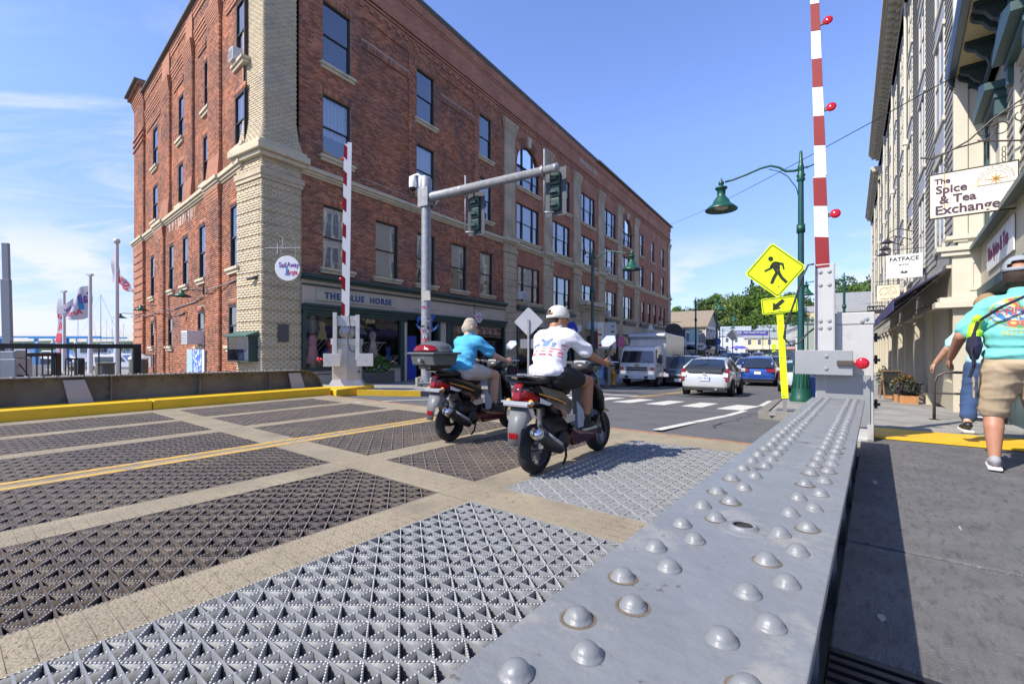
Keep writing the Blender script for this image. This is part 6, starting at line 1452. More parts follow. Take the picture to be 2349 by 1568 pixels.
# planters of the street front
for x,out,w,lab,pl2 in ((3.9,.75,1.15,'weathered wooden planter with bright green leaves and white flowers right of the far barrier gate',[((0,0,.62),(.55,.3,.36),1500,.05,leaf_g)]),
      (12.9,.75,1.1,'wooden planter of trailing pink flowers by the first tall pier',[((0,0,.6),(.5,.3,.25),900,.045,leaf_d),((0,-.1,.55),(.5,.3,.22),120,.035,mat('petal_pink',(.6,.12,.25),.7))]),
      (15.9,.8,1.2,'wooden planter with lime and dark green leaves behind the white shirted rider',[((-.2,0,.65),(.45,.3,.33),900,.05,leaf_g),((.4,0,.6),(.35,.3,.4),700,.045,leafmat('leaf_mid',(.05,.14,.04),(.03,.08,.03)))]),
      (29.2,.9,1.2,'dark wooden planter beside the fire hydrant',[((0,0,.7),(.5,.35,.5),700,.06,leaf_d)])):
 x_,y_=on_facade(FA,x,out)
 planter(lab,x_,y_,w,.45,.42,wood_g,pl2,'planters along the brick building',a38)
fl_=leafmat('petal_white',(.75,.75,.78),(.7,.7,.75)); x_,y_=on_facade(FA,3.9,.98)
cpot=fr(x_,y_,gz(x_,y_)+.13,DX,DY)
fo=thing('white_flowers','small white flowers spilling over the front of the first planter','flowers',cpot); foliage('petals',(-.05,0,.52),.45,.1,.14,70,.03,fl_,fo,cpot,5)
# boxes on the left pavement near the truck
x_,y_=at(1392,22.5),22.5; Mx=fr(x_,y_,gz(x_,y_)+.13,.97,-.2)
cbx=thing('control_cabinet','grey sticker covered control box on a steel post left of the truck','control box',Mx)
add('cabinet',MB().box(-.12,.45,-.2,.2,1.75,3.05).mesh('cabinet',alu2),cbx,Mx,bevel=.01); add('side_panel',MB().box(-.42,-.13,-.18,.18,1.8,3.05).mesh('side_panel',mat('cab_white',(.55,.55,.52),.5)),cbx,Mx)
add('post',MB().cyl((.1,0,0),(.1,0,1.75),.07).mesh('post',galv),cbx,Mx)
for k in range(8):add('sticker',MB().box(-.4+(k % 2)*.6,-.3+(k % 2)*.6+.05,-.207,-.203,1.9+k*.13,1.98+k*.13).mesh('sticker',[MATS['barrier_red'],ir,mat('sticker_y',(.6,.5,.05),.5),sblue][k % 4]),cbx,Mx)
x_,y_=at(1366,22.3),22.3; Mx=fr(x_,y_,gz(x_,y_)+.13,.97,-.2)
nb_=thing('newspaper_box','blue and white newspaper box half hidden behind the white shirted rider','newspaper box',Mx)
add('casing',MB().box(-.45,.35,-.25,.25,.35,1.1).mesh('casing',mat('news_blue',(.2,.38,.55),.5)),nb_,Mx,bevel=.02); add('door',MB().box(-.4,.3,-.27,-.25,.75,1.05).mesh('door',mat('far_glass',(.05,.08,.12),.08,spec=.9)),nb_,Mx); add('side',MB().box(.35,.4,-.25,.25,0,1.3).mesh('side',sblue),nb_,Mx); add('leg',MB().box(-.05,.05,-.1,.1,0,.35).mesh('leg',ir),nb_,Mx)
x_,y_=at(1406,23.5),23.5; Mx=T((x_,y_,gz(x_,y_)+.13)); hy=thing('fire_hydrant','yellow fire hydrant at the kerb beside the truck','hydrant',Mx)
add('barrel',MB().lathe([(.16,0),(.16,.05),(.11,.08),(.11,.5),(.15,.52),(.15,.58),(.12,.62),(.08,.74),(.03,.78),(.03,.84),(0,.84)],14).mesh('barrel',mat('hydrant_yellow',(.5,.27,.03),.5),True),hy,Mx); add('outlet',MB().cyl((-.2,0,.42),(.2,0,.42),.055).cyl((0,-.2,.4),(0,0,.4),.07).mesh('outlet',mat('hydrant_yellow',(.5,.27,.03),.5)),hy,Mx)
x_,y_=at(1872,12.6),12.6; Mx=fr(x_,y_,gz(x_,y_)+.13,.9,-.45); rb=thing('recycling_bin','blue recycling bin lettered RECYCLE between the lamp base and the barrier','bin',Mx)
add('body',MB().box(-.28,.28,-.28,.28,0,.95).mesh('body',mat('bin_blue',(.01,.10,.38),.4)),rb,Mx,bevel=.02); add('lid',MB().box(-.3,.3,-.3,.3,.95,1.1).box(-.3,.3,-.305,-.28,1.0,1.05).mesh('lid',mat('bin_blue2',(.01,.06,.25),.4)),rb,Mx,bevel=.03); add('lettering',text_mesh('RECYCLE',.125,whiteb,.001,.003),rb,Mx @ T((0,-.284,.72)))
wire=thing('overhead_cable','thin black cable sloping across the blue sky between the two sides of the street','cable',I4)
p0,p1=Vector((at(1537,46),46,CAMH+(800 - 515)*46/1060)),Vector((at(2190,9.6),9.6,CAMH+(800 - 175)*9.6/1060))
add('cable',MB().tube([p0+(p1 - p0)*t - Vector((0,0,1.0*t*(1 - t))) for t in np.linspace(0,1,14)],.012,5).mesh('cable',blackp),wire)
# ------------------------------------------------------------------ harbour side
blackm=mat('black_gloss_steel',(.012,.012,.014),.3)
def railing(lab,pts,h,m,post_w=.05,top=(.08,.06),nb=16,z=.1,end=True,mid=None):
 a,b_=Vector(pts[0]),Vector(pts[1]); L=(b_ - a).length; M=fr(a.x,a.y,z,(b_ - a).x,(b_ - a).y); t=thing('railing',lab,'railing',M)
 add('handrail',MB().box(0,L,-top[0]/2,top[0]/2,h - top[1],h).mesh('handrail',m),t,M,bevel=.01)
 for k in range(nb+1):x=L*k/nb; add('baluster',MB().box(x - .012,x+.012,-.012,.012,.05,h - top[1]).mesh('baluster',m),t,M)
 add('bottom_rail',MB().box(0,L,-.02,.02,.05,.09).mesh('bottom_rail',m),t,M)
 if end:add('end_post',MB().box(L - .16,L,-.08,.08,0,h - .01).mesh('end_post',m),t,M,bevel=.02)
 return t
a=bw(-1.7,13.6); b_=bw(3.15,13.6)
railing('black steel railing with thin balusters along the far footway of the bridge',(a,b_),1.13,blackm,nb=13,top=(.12,.1))
a=Vector((at(28,11.5),11.5)); b_=Vector((at(135,12.8),12.8)); railing('shorter black railing with a thick post behind the main one on the left',(a,b_),.92,blackm,nb=8,top=(.1,.1),end=True)
a=Vector((at(150,13.5),13.5)); b_=Vector((at(192,13.9),13.9)); railing('small black gate section behind the railing near the feather flag',(a,b_),.75,blackm,nb=6,top=(.05,.05),end=True)
a=Vector((at(-120,10.2),10.2)); b_=Vector((at(16,10.5),10.5)); railing('black railing cut off by the left edge of the picture',(a,b_),1.15,blackm,nb=8,top=(.12,.1),end=True)
# raised footway barrier at far left
xg,yg=at(21,10.5),10.5; Mx=T((xg,yg,.1)) @ RZ(R(20)) @ RY(R(-1.2)); g3=thing('barrier_gate','plain grey barrier arm raised at the far left edge by the harbour','barrier gate',Mx)
greyp=mat('barrier_grey',(.26,.27,.29),.5)
add('arm',MB().box(-.08,.08,-.05,.05,.95,2.6).box(-.05,.07,-.04,.04,2.6,3.42).mesh('arm',greyp),g3,Mx,bevel=.01); add('cabinet',MB().box(-.3,.28,-.3,.3,0,.8).box(-.2,.22,-.22,.22,.8,.97).mesh('cabinet',alu2),g3,Mx,bevel=.02); add('cable',MB().tube([(.1,-.1,1.2),(.2,-.15,.8),(.45,-.2,.4)],.012,5).mesh('cable',blackp),g3,Mx); add('lamp',MB().ball((.3,-.2,.35),.09,8).mesh('lamp',blackp),g3,Mx)
wp=mat('white_mast',(.55,.57,.58),.4)
def cloth(nx,nz,fn,name,m,parent):
 V=[fn(i/nx,j/nz) for j in range(nz+1) for i in range(nx+1)]
 F=[(j*(nx+1)+i,j*(nx+1)+i+1,(j+1)*(nx+1)+i+1,(j+1)*(nx+1)+i) for j in range(nz) for i in range(nx)]
 me=bpy.data.meshes.new(name); me.from_pydata(V,[],F); me.materials.append(m); me.polygons.foreach_set('use_smooth',[True]*len(F)); return add(name,me,parent)
flagm=leafmat('flag_white',(.55,.55,.6),(.5,.5,.56)); 
def pole(lab,u,d,ztop,r,knob=False):
 M=T((at(u,d),d,0)); t=thing('flagpole',lab,'flagpole',M)
 add('pole',MB().lathe([(r*1.3,-2.6),(r*1.25,1.0),(r,1.2),(r*.8,ztop)],12).mesh('pole',wp,True),t,M)
 add('finial',(MB().ball((0,0,ztop+.13),.13,12) if knob else MB().box(-r*1.6,r*1.2,-r,r,ztop,ztop+.08)).mesh('finial',wp,knob),t,M)
 return t,M
def text_on(fn,body,size,m,parent,u0,v0,w,h,name='lettering',mirror=True,vertical=False):
 """print laid on a cloth surface fn(u,v): text box mapped to the patch (u0,v0,w,h)"""
 me=text_mesh(body,1,m,0,.02); bm=bmesh.new(); bm.from_mesh(me); bpy.data.meshes.remove(me)
 bmesh.ops.remove_doubles(bm,verts=bm.verts,dist=1e-5); bmesh.ops.triangulate(bm,faces=bm.faces[:])
 for _ in range(2):bmesh.ops.subdivide_edges(bm,edges=[e for e in bm.edges if e.calc_length() > .18],cuts=1,use_grid_fill=False); bmesh.ops.triangulate(bm,faces=bm.faces[:])
 xs=[v.co.x for v in bm.verts]; zs=[v.co.z for v in bm.verts]; x0,x1,z0,z1=min(xs),max(xs),min(zs),max(zs)
 fs=bm.faces[:]
 for v in bm.verts:
  a=(v.co.x - x0)/(x1 - x0); b_=(v.co.z - z0)/(z1 - z0)
  if mirror:a=1 - a
  p=Vector(fn(u0+w*a,v0+h*b_)); v.co=p+Vector((0,-.03,0))
 me=bpy.data.meshes.new(name); bm.to_mesh(me); bm.free(); me.materials.append(m); return add(name,me,parent)
t,M=pole('tall white flagpole with a ball finial carrying a red lettered flag',268,20,CAMH+240*20/1060,.085,True)
X0=at(268,20); pxm=20/1060
def f1(u,v):
 # hangs from the pole to the right and down
 x=X0+(u*62)*pxm; zt=CAMH+(800 - (604+85*u - 16*u*u))*pxm; zbm=CAMH+(800 - (647+50*u - 21*u*u))*pxm
 return (x,20+.12*math.sin(u*9+v*2) - u*.5,zbm+(zt - zbm)*v)
fg=thing('flag','white flag with red SAIL lettering seen from behind, blown towards the brick building','flag',M)
cloth(14,8,f1,'cloth',flagm,fg); text_on(f1,'SAIL',1,rdi,fg,.03,.12,.62,.8)
def f1b(u,v):return (X0 - u*14*pxm,20.05+.05*math.sin(v*8),CAMH+(800 - (648 - 75*v))*pxm)
cloth(3,8,f1b,'cloth_fold',flagm,fg)
t,M=pole('white flagpole holding the Sail Away Argia flag, middle of the three poles',207,21,CAMH+168*21/1060,.08)
X1=at(206,21); px1=21/1060
def f2(u,v):
 uu=1 - u; x=X1 - uu*70*px1; zt=CAMH+(800 - (655+uu*uu*52+uu*10))*px1; zb3=CAMH+(800 - (722+12*math.sin(uu*3.2)))*px1
 return (x,21+.15*math.sin(uu*8+v*3),zb3+(zt - zb3)*v)
fg=thing('flag','white flag reading Sail Away Argia in violet and red, mirrored, blown to the left','flag',M)
cloth(14,8,f2,'cloth',flagm,fg); text_on(f2,'Sail   Away',1,vio,fg,.12,.38,.86,.42); text_on(f2,'Argia',1,rdi,fg,.35,.1,.4,.24); text_on(f2,'I',1,blu,fg,.70,.3,.1,.45,'ship_emblem')
t,M=pole('lower white flagpole beside the vertical feather flag',147,23,CAMH+130*23/1060,.075)
X2=at(146,23); px2=23/1060
def f3(u,v):return (X2 - (1 - u)*(10+6*math.sin(v*3.1))*px2 - .02,23+.06*math.sin(v*12),CAMH+(800 - (860 - 175*v))*px2)
fg=thing('flag','narrow vertical feather flag with mirrored red letters spelling SAILS','flag',M)
cloth(4,16,f3,'cloth',flagm,fg)
for i,c in enumerate('SAILS'):text_on(f3,c,1,rdi,fg,.12,.74 - i*.155,.76,.12)
# piles and harbour clutter
wpile=mat('pile_wood',(.12,.12,.09),.9,var=.3,vscale=3,bump=.5,bscale=12); 
for u,d,r,zt_,lab in ((242,16,.26,1.12 - .13 - .35,'thick weathered timber pile left of the tallest flagpole'),(318,15.5,.27,1.12 - .3,'timber pile with a white cap close to the river front'),(232,19,.2,.3,'dark timber pile behind the railing'),(108,17,.18,.2,'brown timber pile beside the black post'),(168,24,.2,.2,'low timber pile by the feather flag'),(205,26,.2,.15,'low timber pile near the middle flagpole')):
 M=T((at(u,d),d,0)); t=thing('timber_pile',lab,'pile',M,'timber piles at the dock')
 add('pile',MB().lathe([(r,-2.6),(r*.97,zt_)],14).mesh('pile',wpile,True),t,M); add('cap',MB().lathe([(r*1.05,zt_ - .05),(r*1.05,zt_),(0,zt_+(.22 if '318' in str(u) else .04))],14).mesh('cap',whiteb if u == 318 else wpile),t,M)
blm=mat('boatlift_blue',(.03,.22,.5),.5); M=T((at(90,60),60,-2.2)); bl=thing('boat_lift','blue steel boat hoist frame far across the harbour','boat lift',M)
add('beam',MB().box(-5.5,8,-.1,.1,4.75,4.98).box(-5.5,8,3.9,4.1,4.75,4.95).mesh('beam',blm),bl,M)
for x in (-5,-.4,3.6,6.5):add('post',MB().box(x - .12,x+.12,-.2,.2,0,4.7).mesh('post',blm),bl,M)
for x in (-.2,1.8,4.8):add('hoist',MB().cyl((x,0,4.7),(x,0,4.2),.1).ball((x,0,4.1),.25,8).mesh('hoist',wp),bl,M)
hullw=mat('hull_white',(.72,.73,.74),.3); hulld=mat('hull_dark',(.03,.05,.1),.3)
def boat_t(kind):
 t=thing('motor_boat' if kind != 'sail' else 'sailing_boat','x','boat')
 st=[(-3.2,1.05,.9),(-1,1.25,.95),(1.5,1.1,1.1),(3.0,.5,1.35),(3.9,.03,1.5)]; b=MB(); vs=[]
 for x,w,h in st:vs += [(x,0,-.15),(x,w*.7,0),(x,w,h),(x,-w,h),(x,-w*.7,0)]
 fs=[]
 for i in range(4):
  for j in range(5):fs.append((i*5+j,i*5+(j+1) % 5,(i+1)*5+(j+1) % 5,(i+1)*5+j))
 fs.append((4,3,2,1,0)); b.add(vs,fs); add('hull',b.mesh('hull',hullw if kind != 'dark' else hulld),t)
 if kind == 'sail':
  add('cabin',MB().prism([(-1.5,.9),(1.6,1.1),(1.2,1.5),(-1.5,1.5)],-.6,.6).mesh('cabin',hullw),t); add('mast',MB().cyl((.5,0,1),(.5,0,11),.07,.04,6).cyl((.5,0,2.2),(-3,0,2.3),.06,.06,6).mesh('mast',wp),t)
  add('rigging',MB().tube([(.5,0,10.9),(3.8,0,1.5)],.02,4).tube([(.5,0,10.9),(-3.2,0,1)],.02,4).mesh('rigging',wp),t); add('sail_cover',MB().cyl((.4,0,2.35),(-2.8,0,2.42),.16,.1,8).mesh('sail_cover',mat('cover_blue',(.05,.12,.35),.8)),t)
 else:
  add('cabin',MB().prism([(-1.6,.95),(1.9,1.1),(1.2,1.75),(.7,2.3),(-1.4,2.3)],-.85,.85).mesh('cabin',hullw),t,bevel=.05); add('windscreen',MB().prism([(-1.2,1.75),(1.0,1.8),(.7,2.15),(-1.2,2.15)],-.87,.87).mesh('windscreen',mat('far_glass',(.05,.08,.12),.08)),t); add('antenna',MB().cyl((-.5,.3,2.3),(-.8,.3,4.6),.02,.01,5).cyl((-.5,-.5,2.3),(-.5,-.5,3.2),.03).box(-.9,-.1,-.7,-.3,3.1,3.2).mesh('antenna',wp),t)
 return t
BT={k:boat_t(k) for k in ('motor','sail','dark')}; used_=set()
for u,d,k,a,lab,sc in ((235,66,'motor',.3,'white cabin cruiser moored behind the middle flagpole',1.6),(275,44,'motor',.1,'white motor boat with a raked windscreen near the tallest flagpole',1.2),(205,80,'motor',2.8,'white motor boat moored further out between the flags',1.3),(150,110,'motor',.2,'small white motor boat beyond the feather flag',1.3),(118,95,'dark',2.9,'dark hulled boat at the far dock under the blue hoist',1.3),(222,120,'sail',.5,'sailing boat with a bare mast behind the middle flag',1.6),(180,150,'sail',2.5,'sailing boat with a thin mast between the two flags',1.2),(252,170,'sail',.4,'far sailing boat left of the tallest flagpole',1.3),(280,140,'sail',1.5,'far sailing boat right of the tallest flagpole',1.0),(240,210,'sail',.2,'distant sailing boat on the horizon beyond the cruiser',1.5),(20,90,'motor',.4,'white motor boat seen through the railing at far left',1.2),(262,230,'sail',.6,'most distant sailing boat near the tallest flagpole',1.6),(60,130,'motor',.2,'pale motor boat seen through the railing under the hoist',1.4),(292,55,'motor',1.9,'white boat stern close to the far end of the river front',1.2)):
 M=T((at(u,d),d,-2.2)) @ RZ(a) @ Matrix.Scale(sc,4)
 if k in used_:copy_tree(BT[k],lab,M)
 else:used_.add(k); BT[k].matrix_basis=M; BT[k]['label']=lab; BT[k]['group']='boats in the harbour'
M=I4; sh_=MB(); rs=np.random.RandomState(4)
xs=np.linspace(-900,-150,60); hh=[8+6*abs(math.sin(i*.7))+rs.uniform(0,3) for i in range(60)]
for i in range(59):sh_.add([(xs[i],560,-2.3),(xs[i+1],560,-2.3),(xs[i+1],560,hh[i+1]*.6),(xs[i],560,hh[i]*.6),(xs[i],640,-2.3),(xs[i+1],640,-2.3),(xs[i+1],640,hh[i+1]*.8),(xs[i],640,hh[i]*.8)],[(0,1,2,3),(3,2,6,7)])
add('far_shore',sh_.mesh('far_shore',mat('far_wood',(.06,.10,.05),.9,var=.3,vscale=.05)),kind='structure',label='low wooded far shore of the harbour')
M=T((at(150,60),60,-2.2)); fdk=thing('floating_dock','grey floating dock across the harbour with white piles','dock',M)
add('deck',MB().box(-12,20,-1,1,.1,.5).mesh('deck',mat('dock_wood',(.3,.28,.25),.9)),fdk,M)
for x in range(-11,20,5):add('pile',MB().cyl((x,1.1,-.5),(x,1.1,2.6),.14).mesh('pile',wp),fdk,M)
# ------------------------------------------------------------------ the town beyond
shng=mat('tan_shingles',(.27,.22,.155),.95,var=.12,vscale=2,bump=.3,bscale=6,col2=(.2,.165,.12),c2scale=9); shg=mat('grey_shingles',(.25,.26,.26),.9,var=.12,vscale=2); metal_r=mat('standing_seam',(.30,.34,.36),.5,var=.06)
wallw=mat('white_clapboard',(.58,.6,.62),.7,var=.04); wally=mat('yellow_clapboard',(.62,.53,.30),.7,var=.04); wallt=mat('tan_clapboard',(.45,.40,.31),.7,var=.05); wallb=mat('blue_grey_clapboard',(.09,.12,.16),.7,var=.05); walls_=mat('sage_clapboard',(.30,.35,.29),.7,var=.05)
def house(name,lab,x,y,a,w,dpt,h,rise,mw,mr,nwin=(4,1),ridge='x',group=None,z=None,shop=None,trim=None,parapet=0,win0=3.6,winstep=2.9):
 """gabled building: local x along the front, y back; ridge along x or y"""
 z=gz(x,y) if z is None else z; M=fr(x,y,z,math.cos(a),math.sin(a)); t=thing(name,lab,'building',M,group); trim=trim or whiteb
 b=MB().box(0,w,0,dpt,-1,h)
 e=.35
 if rise:
  if ridge == 'x':b.prism([(0,h),(dpt,h),(dpt/2,h+rise)],0.01,w - .01,'x'); rf=MB().add([(-e,-e,h - .1),(w+e,-e,h - .1),(w+e,dpt/2,h+rise+.05),(-e,dpt/2,h+rise+.05),(-e,dpt+e,h - .1),(w+e,dpt+e,h - .1)],[(0,1,2,3),(3,2,5,4)])
  else:b.prism([(0,h),(w,h),(w/2,h+rise)],.01,dpt - .01,'y'); rf=MB().add([(-e,-e,h - .1),(w/2,-e,h+rise+.05),(w/2,dpt+e,h+rise+.05),(-e,dpt+e,h - .1),(w+e,-e,h - .1),(w+e,dpt+e,h - .1)],[(0,1,2,3),(1,4,5,2)])
 else:rf=MB().box(-.2,w+.2,-.2,dpt,h,h+.3)
 add('wall',b.mesh('wall',mw),t,M); r=add('roof',rf.mesh('roof',mr),t,M); so=r.modifiers.new('thick','SOLIDIFY'); so.thickness=.18
 add('trim',MB().box(-.05,w+.05,-.08,0,h - .3,h).box(-.06,.15,-.05,0,0,h).box(w - .15,w+.06,-.05,0,0,h).mesh('trim',trim),t,M)
 n,fl=nwin; wmn=MB().box(-.1,1.1,-.07,0,-.1,1.7).mesh('window',trim); pn=MB().box(0,1.0,-.09,-.075,0,.75).box(0,1.0,-.09,-.075,.82,1.6).mesh('pane',mat('far_glass',(.05,.08,.12),.08))
 for f in range(fl):
  for k in range(n):
   q=T((w*(k+.5)/n - .5,0,win0+f*winstep)); o=add('window',wmn,t,M @ q); add('pane',pn,o,M @ q)
 if shop:
  add('shopfront',MB().box(.3,w - .3,-.05,0,.3,2.5).mesh('shopfront',mat('far_glass',(.05,.08,.12),.08)),t,M); add('shop_fascia',MB().box(0,w,-.15,0,2.55,3.1).mesh('shop_fascia',trim),t,M)
  add('canopy',MB().add([(0.2,-.02,2.9),(w - .2,-.02,2.9),(w - .2,-1.2,2.3),(.2,-1.2,2.3),(w - .2,-1.2,2.1),(.2,-1.2,2.1)],[(0,1,2,3),(3,2,4,5)]).mesh('canopy',shop),t,M)
 return t,M
aS=math.atan2(DY,DX); aN=aS - math.pi/2      # fronts: along the street
# left side beyond the brick building (their long side faces the street; local x = along street)
v=qp(50.5,-13.2); house('shop_building','long tan shingled gable roof building just beyond the brick block',v.x - 2,v.y+1.2,aS,9.5,9,4.6,3.0,wallt,shng,(2,1),'y',win0=3.0,shop=mat('awn_blue',(.08,.2,.4),.8),trim=whiteb)
v=qp(61.5,-13.0); house('shop_building','low blue grey shop with a flat roof and hanging signs beyond the brick block',v.x,v.y,aS,10,8,4.6,0,wallb,shg,(0,0),shop=mat('awn_navy',(.04,.06,.14),.8))
v=qp(72,-12.4); house('shop_building','brown gable shop building with upstairs windows past the low blue shop',v.x,v.y,aS,11,9,5.6,2.6,wallt,shng,(4,1),'y',shop=mat('awn_grey',(.2,.22,.25),.8))
v=Vector((at(1626,82),82,0)); t,M=house('church_tower','white square clock tower top rising behind the brown shops',v.x,v.y,aS,1.6,1.6,7.6,0,wallw,shg,(1,1),win0=4,winstep=1.9); add('tower_cornice',MB().box(-.3,1.9,-.3,1.9,7.3,7.8).mesh('tower_cornice',whiteb),t,M)
# right side
v=qp(58,4.5)
house('shop_building','pale sage shop building with small upper windows on the right',73.7,125,math.atan2(-.888,-.46),54,9,6.4,0,walls_,shg,(16,1),shop=mat('awn_rose',(.42,.25,.2),.8),win0=4.2)
house('shop_building','white gabled shop at the right edge of the far street',*(qp(76,2.8).xy),aS+math.pi+.04,12,9,6.5,2.6,wallw,shg,(4,1),'y',shop=mat('awn_navy',(.04,.06,.14),.8))
# street end
def px2(u,d):return at(u,d),d
x,y=px2(1637,185); house('town_house','white house with a grey roof at the street end',x,y,R(-28),13,10,7.4,3.9,wallw,metal_r,(4,2),'x',win0=1.8,winstep=3.2)
x,y=px2(1693,200); house('town_house','cream gabled hall with a long grey metal roof at the street end',x,y,R(-29),19,14,8.6,4.0,wally,metal_r,(7,2),'x',win0=1.8,winstep=3.2)
x,y=px2(1708,160); house('town_house','yellow two storey house with striped awnings at the street end',x,y,R(-29),12,9,6.0,2.4,wally,shg,(4,1),'x',shop=mat('awn_cream',(.6,.5,.3),.8),win0=3.8)
x,y=px2(1775,160); house('town_house','grey green house right of the yellow one',x,y,R(-32),10,9,7.0,3.4,wallt,shg,(3,2),'x',win0=1.5)
x,y=px2(1918,62); house('town_house','large brown shingled roof building behind the barrier cabinet',x,y,R(-34),17,12,4.2,5.0,wallt,mat('brown_shingles',(.17,.135,.10),.95,var=.15,vscale=2,bump=.3,bscale=6),(4,1),'x')
x,y=px2(1838,225); house('hill_house','cream villa with a tower standing among the trees on the hill',x,y,R(-30),9,9,17,3,wally,shg,(3,1),'x',z=2,win0=12); 
# festival banner across the street
x0,y0=px2(1684,84); x1,y1=px2(1762,84); M=fr(x0,y0,CAMH+(800 - 769)*84/1060,1,0); bn=thing('street_banner','violet banner reading Mystic Outdoor Art Festival strung across the street','banner',M)
vb=mat('banner_violet',(.10,.09,.38),.7); wv=x1 - x0; add('cloth',MB().box(0,wv,-.02,.02,0,.85).mesh('cloth',vb),bn,M); add('lettering',text_mesh('Mystic Outdoor Art Festival',.42,whiteb,.01,.01,sx=.82),bn,M @ T((wv*.6,-.03,.52))); add('lettering',text_mesh('MYSTIC',.5,whiteb,.01,.015,sx=.7),bn,M @ T((.8,-.03,.45)))
add('rope',MB().tube([(-9,0,1.2),(0,0,.8),(wv,0,.8),(wv+8,0,1.2)],.03,4).mesh('rope',blackp),bn,M)
# small far signs
def far_sign(lab,u,v_,d,w,h,m,txt=None,tm_=None,oval=False,cat='sign',ext=0):
 M=fr(at(u,d),d,CAMH+(800 - v_)*d/1060,.97,-.24); t=thing('shop_sign',lab,cat,M)
 add('board',(MB().prism(ell(w/2,h/2)[::-1],-.03,.03) if oval else MB().box(-w/2,w/2,-.03,.03,-h/2,h/2)).mesh('board',m),t,M)
 if txt:add('lettering',text_mesh(txt,h*.4,tm_ or ink,.003,.005),t,M @ T((0,-.035,0)))
 add('bracket',MB().tube([(-w*.8,0,h/2+.12),(w*.5,0,h/2+.12)],.02,4).tube([(0,0,h/2),(0,0,h/2+.12)],.015,4).mesh('bracket',ir),t,M); return t,M
t,M=far_sign('white oval sign with a black dog silhouette',1607,794,50,1.1,.8,whiteb,None,None,True)
add('dog_emblem',MB().prism([(-.25,.08),(-.1,.1),(.12,.06),(.22,.16),(.3,.12),(.22,.02),(.16,-.04),(.18,-.2),(.12,-.2),(.08,-.06),(-.12,-.05),(-.2,-.2),(-.26,-.2),(-.2,0),(-.34,-.02)][::-1],-.04,-.03).mesh('dog_emblem',ink),t,M)
far_sign('large black round scroll sign on the low blue shop',1545,757,44,1.5,1.3,ir,None,None,True); far_sign('black oval plate reading 18 below the round sign',1548,777,44,.9,.55,blackp,'18',whiteb,True); far_sign('pale blue oval script sign beside the truck box',1561,785,44,1.2,.9,mat('oval_pale',(.5,.6,.68),.6),None,None,True)
far_sign('black square hanging sign with gold print',1630,785,62,1.2,.9,blackp); far_sign('blue ring sign right of the black square sign',1644,783,64,1.1,1.1,mat('ring_blue',(.05,.12,.35),.5),None,None,True); far_sign('white and teal arched sign on the lamp post',1592,770,46,.9,1.3,mat('teal_sign',(.4,.65,.68),.5))
far_sign('grey blue board reading SHARKS on the sage shops',1807,788,70,2.0,.9,mat('board_blue',(.10,.15,.22),.6),'SHARKS',whiteb); far_sign('white board with a capital E on the right shops',1836,790,48,.8,1.3,whiteb,'E')
M=fr(at(1681,56),56,gz(at(1681,56),56),1,0); ds2=thing('diamond_sign','distant grey back of a diamond sign in the middle of the far street','road sign',M); plate('sign_plate',rrect(1.1,1.1,.05),-.01,.01,MATS['sign_back'],ds2,M @ T((0,0,3.9)) @ RY(R(45))); add('post',MB().box(-.05,.05,.02,.08,0,4).mesh('post',galv),ds2,M)
M=fr(at(1776,80),80,gz(at(1776,80),80),1,0); ds2=thing('crossing_sign','distant yellow pedestrian diamond near the striped awnings','road sign',M); plate('sign_plate',rrect(.85,.85,.05),-.01,.01,hv,ds2,M @ T((0,0,2.6)) @ RY(R(45))); plate('arrow_plate',rrect(.8,.4,.05),-.01,.01,hv,ds2,M @ T((0,0,1.8))); add('post',MB().box(-.04,.04,.02,.06,0,2.6).mesh('post',galv),ds2,M)
for u,d,lab in ((1690,105,'violet patio umbrella left of the yellow house'),(1702,108,'second violet patio umbrella by the yellow house')):
 M=T((at(u,d),d,gz(at(u,d),d))); um=thing('patio_umbrella',lab,'umbrella',M,'violet patio umbrellas'); add('canopy',MB().lathe([(1.6,2.3),(.8,2.75),(0,3)],10).mesh('canopy',vb),um,M); add('pole',MB().cyl((0,0,0),(0,0,3),.04).mesh('pole',wp),um,M)
# ------------------------------------------------------------------ hill and trees
hm=MB(); nx,ny=40,14
def hillz(x,y):
 r=(y - 205)/150; return -1.5+15*max(0,min(1,r)) ** .8*(1+.25*math.sin(x*.02+1)) - .5
vs=[]; 
for j in range(ny+1):
 for i in range(nx+1):x=-40+i*14; y=190+j*22; vs.append((x,y,hillz(x,y)))
hm.add(vs,[(j*(nx+1)+i,j*(nx+1)+i+1,(j+1)*(nx+1)+i+1,(j+1)*(nx+1)+i) for j in range(ny) for i in range(nx)])
add('hill',hm.mesh('hill',mat('hill_ground',(.05,.08,.025),.95,var=.3,vscale=.1)),kind='structure',label='wooded hill rising behind the far end of the street')
barkm=mat('bark',(.12,.10,.075),.95,var=.2,vscale=2)
tl=[leafmat('tree_leaf_a',(.14,.235,.035),(.075,.145,.025),.25),leafmat('tree_leaf_b',(.18,.25,.045),(.10,.16,.03),.25),leafmat('tree_leaf_c',(.11,.175,.05),(.06,.115,.035),.25)]
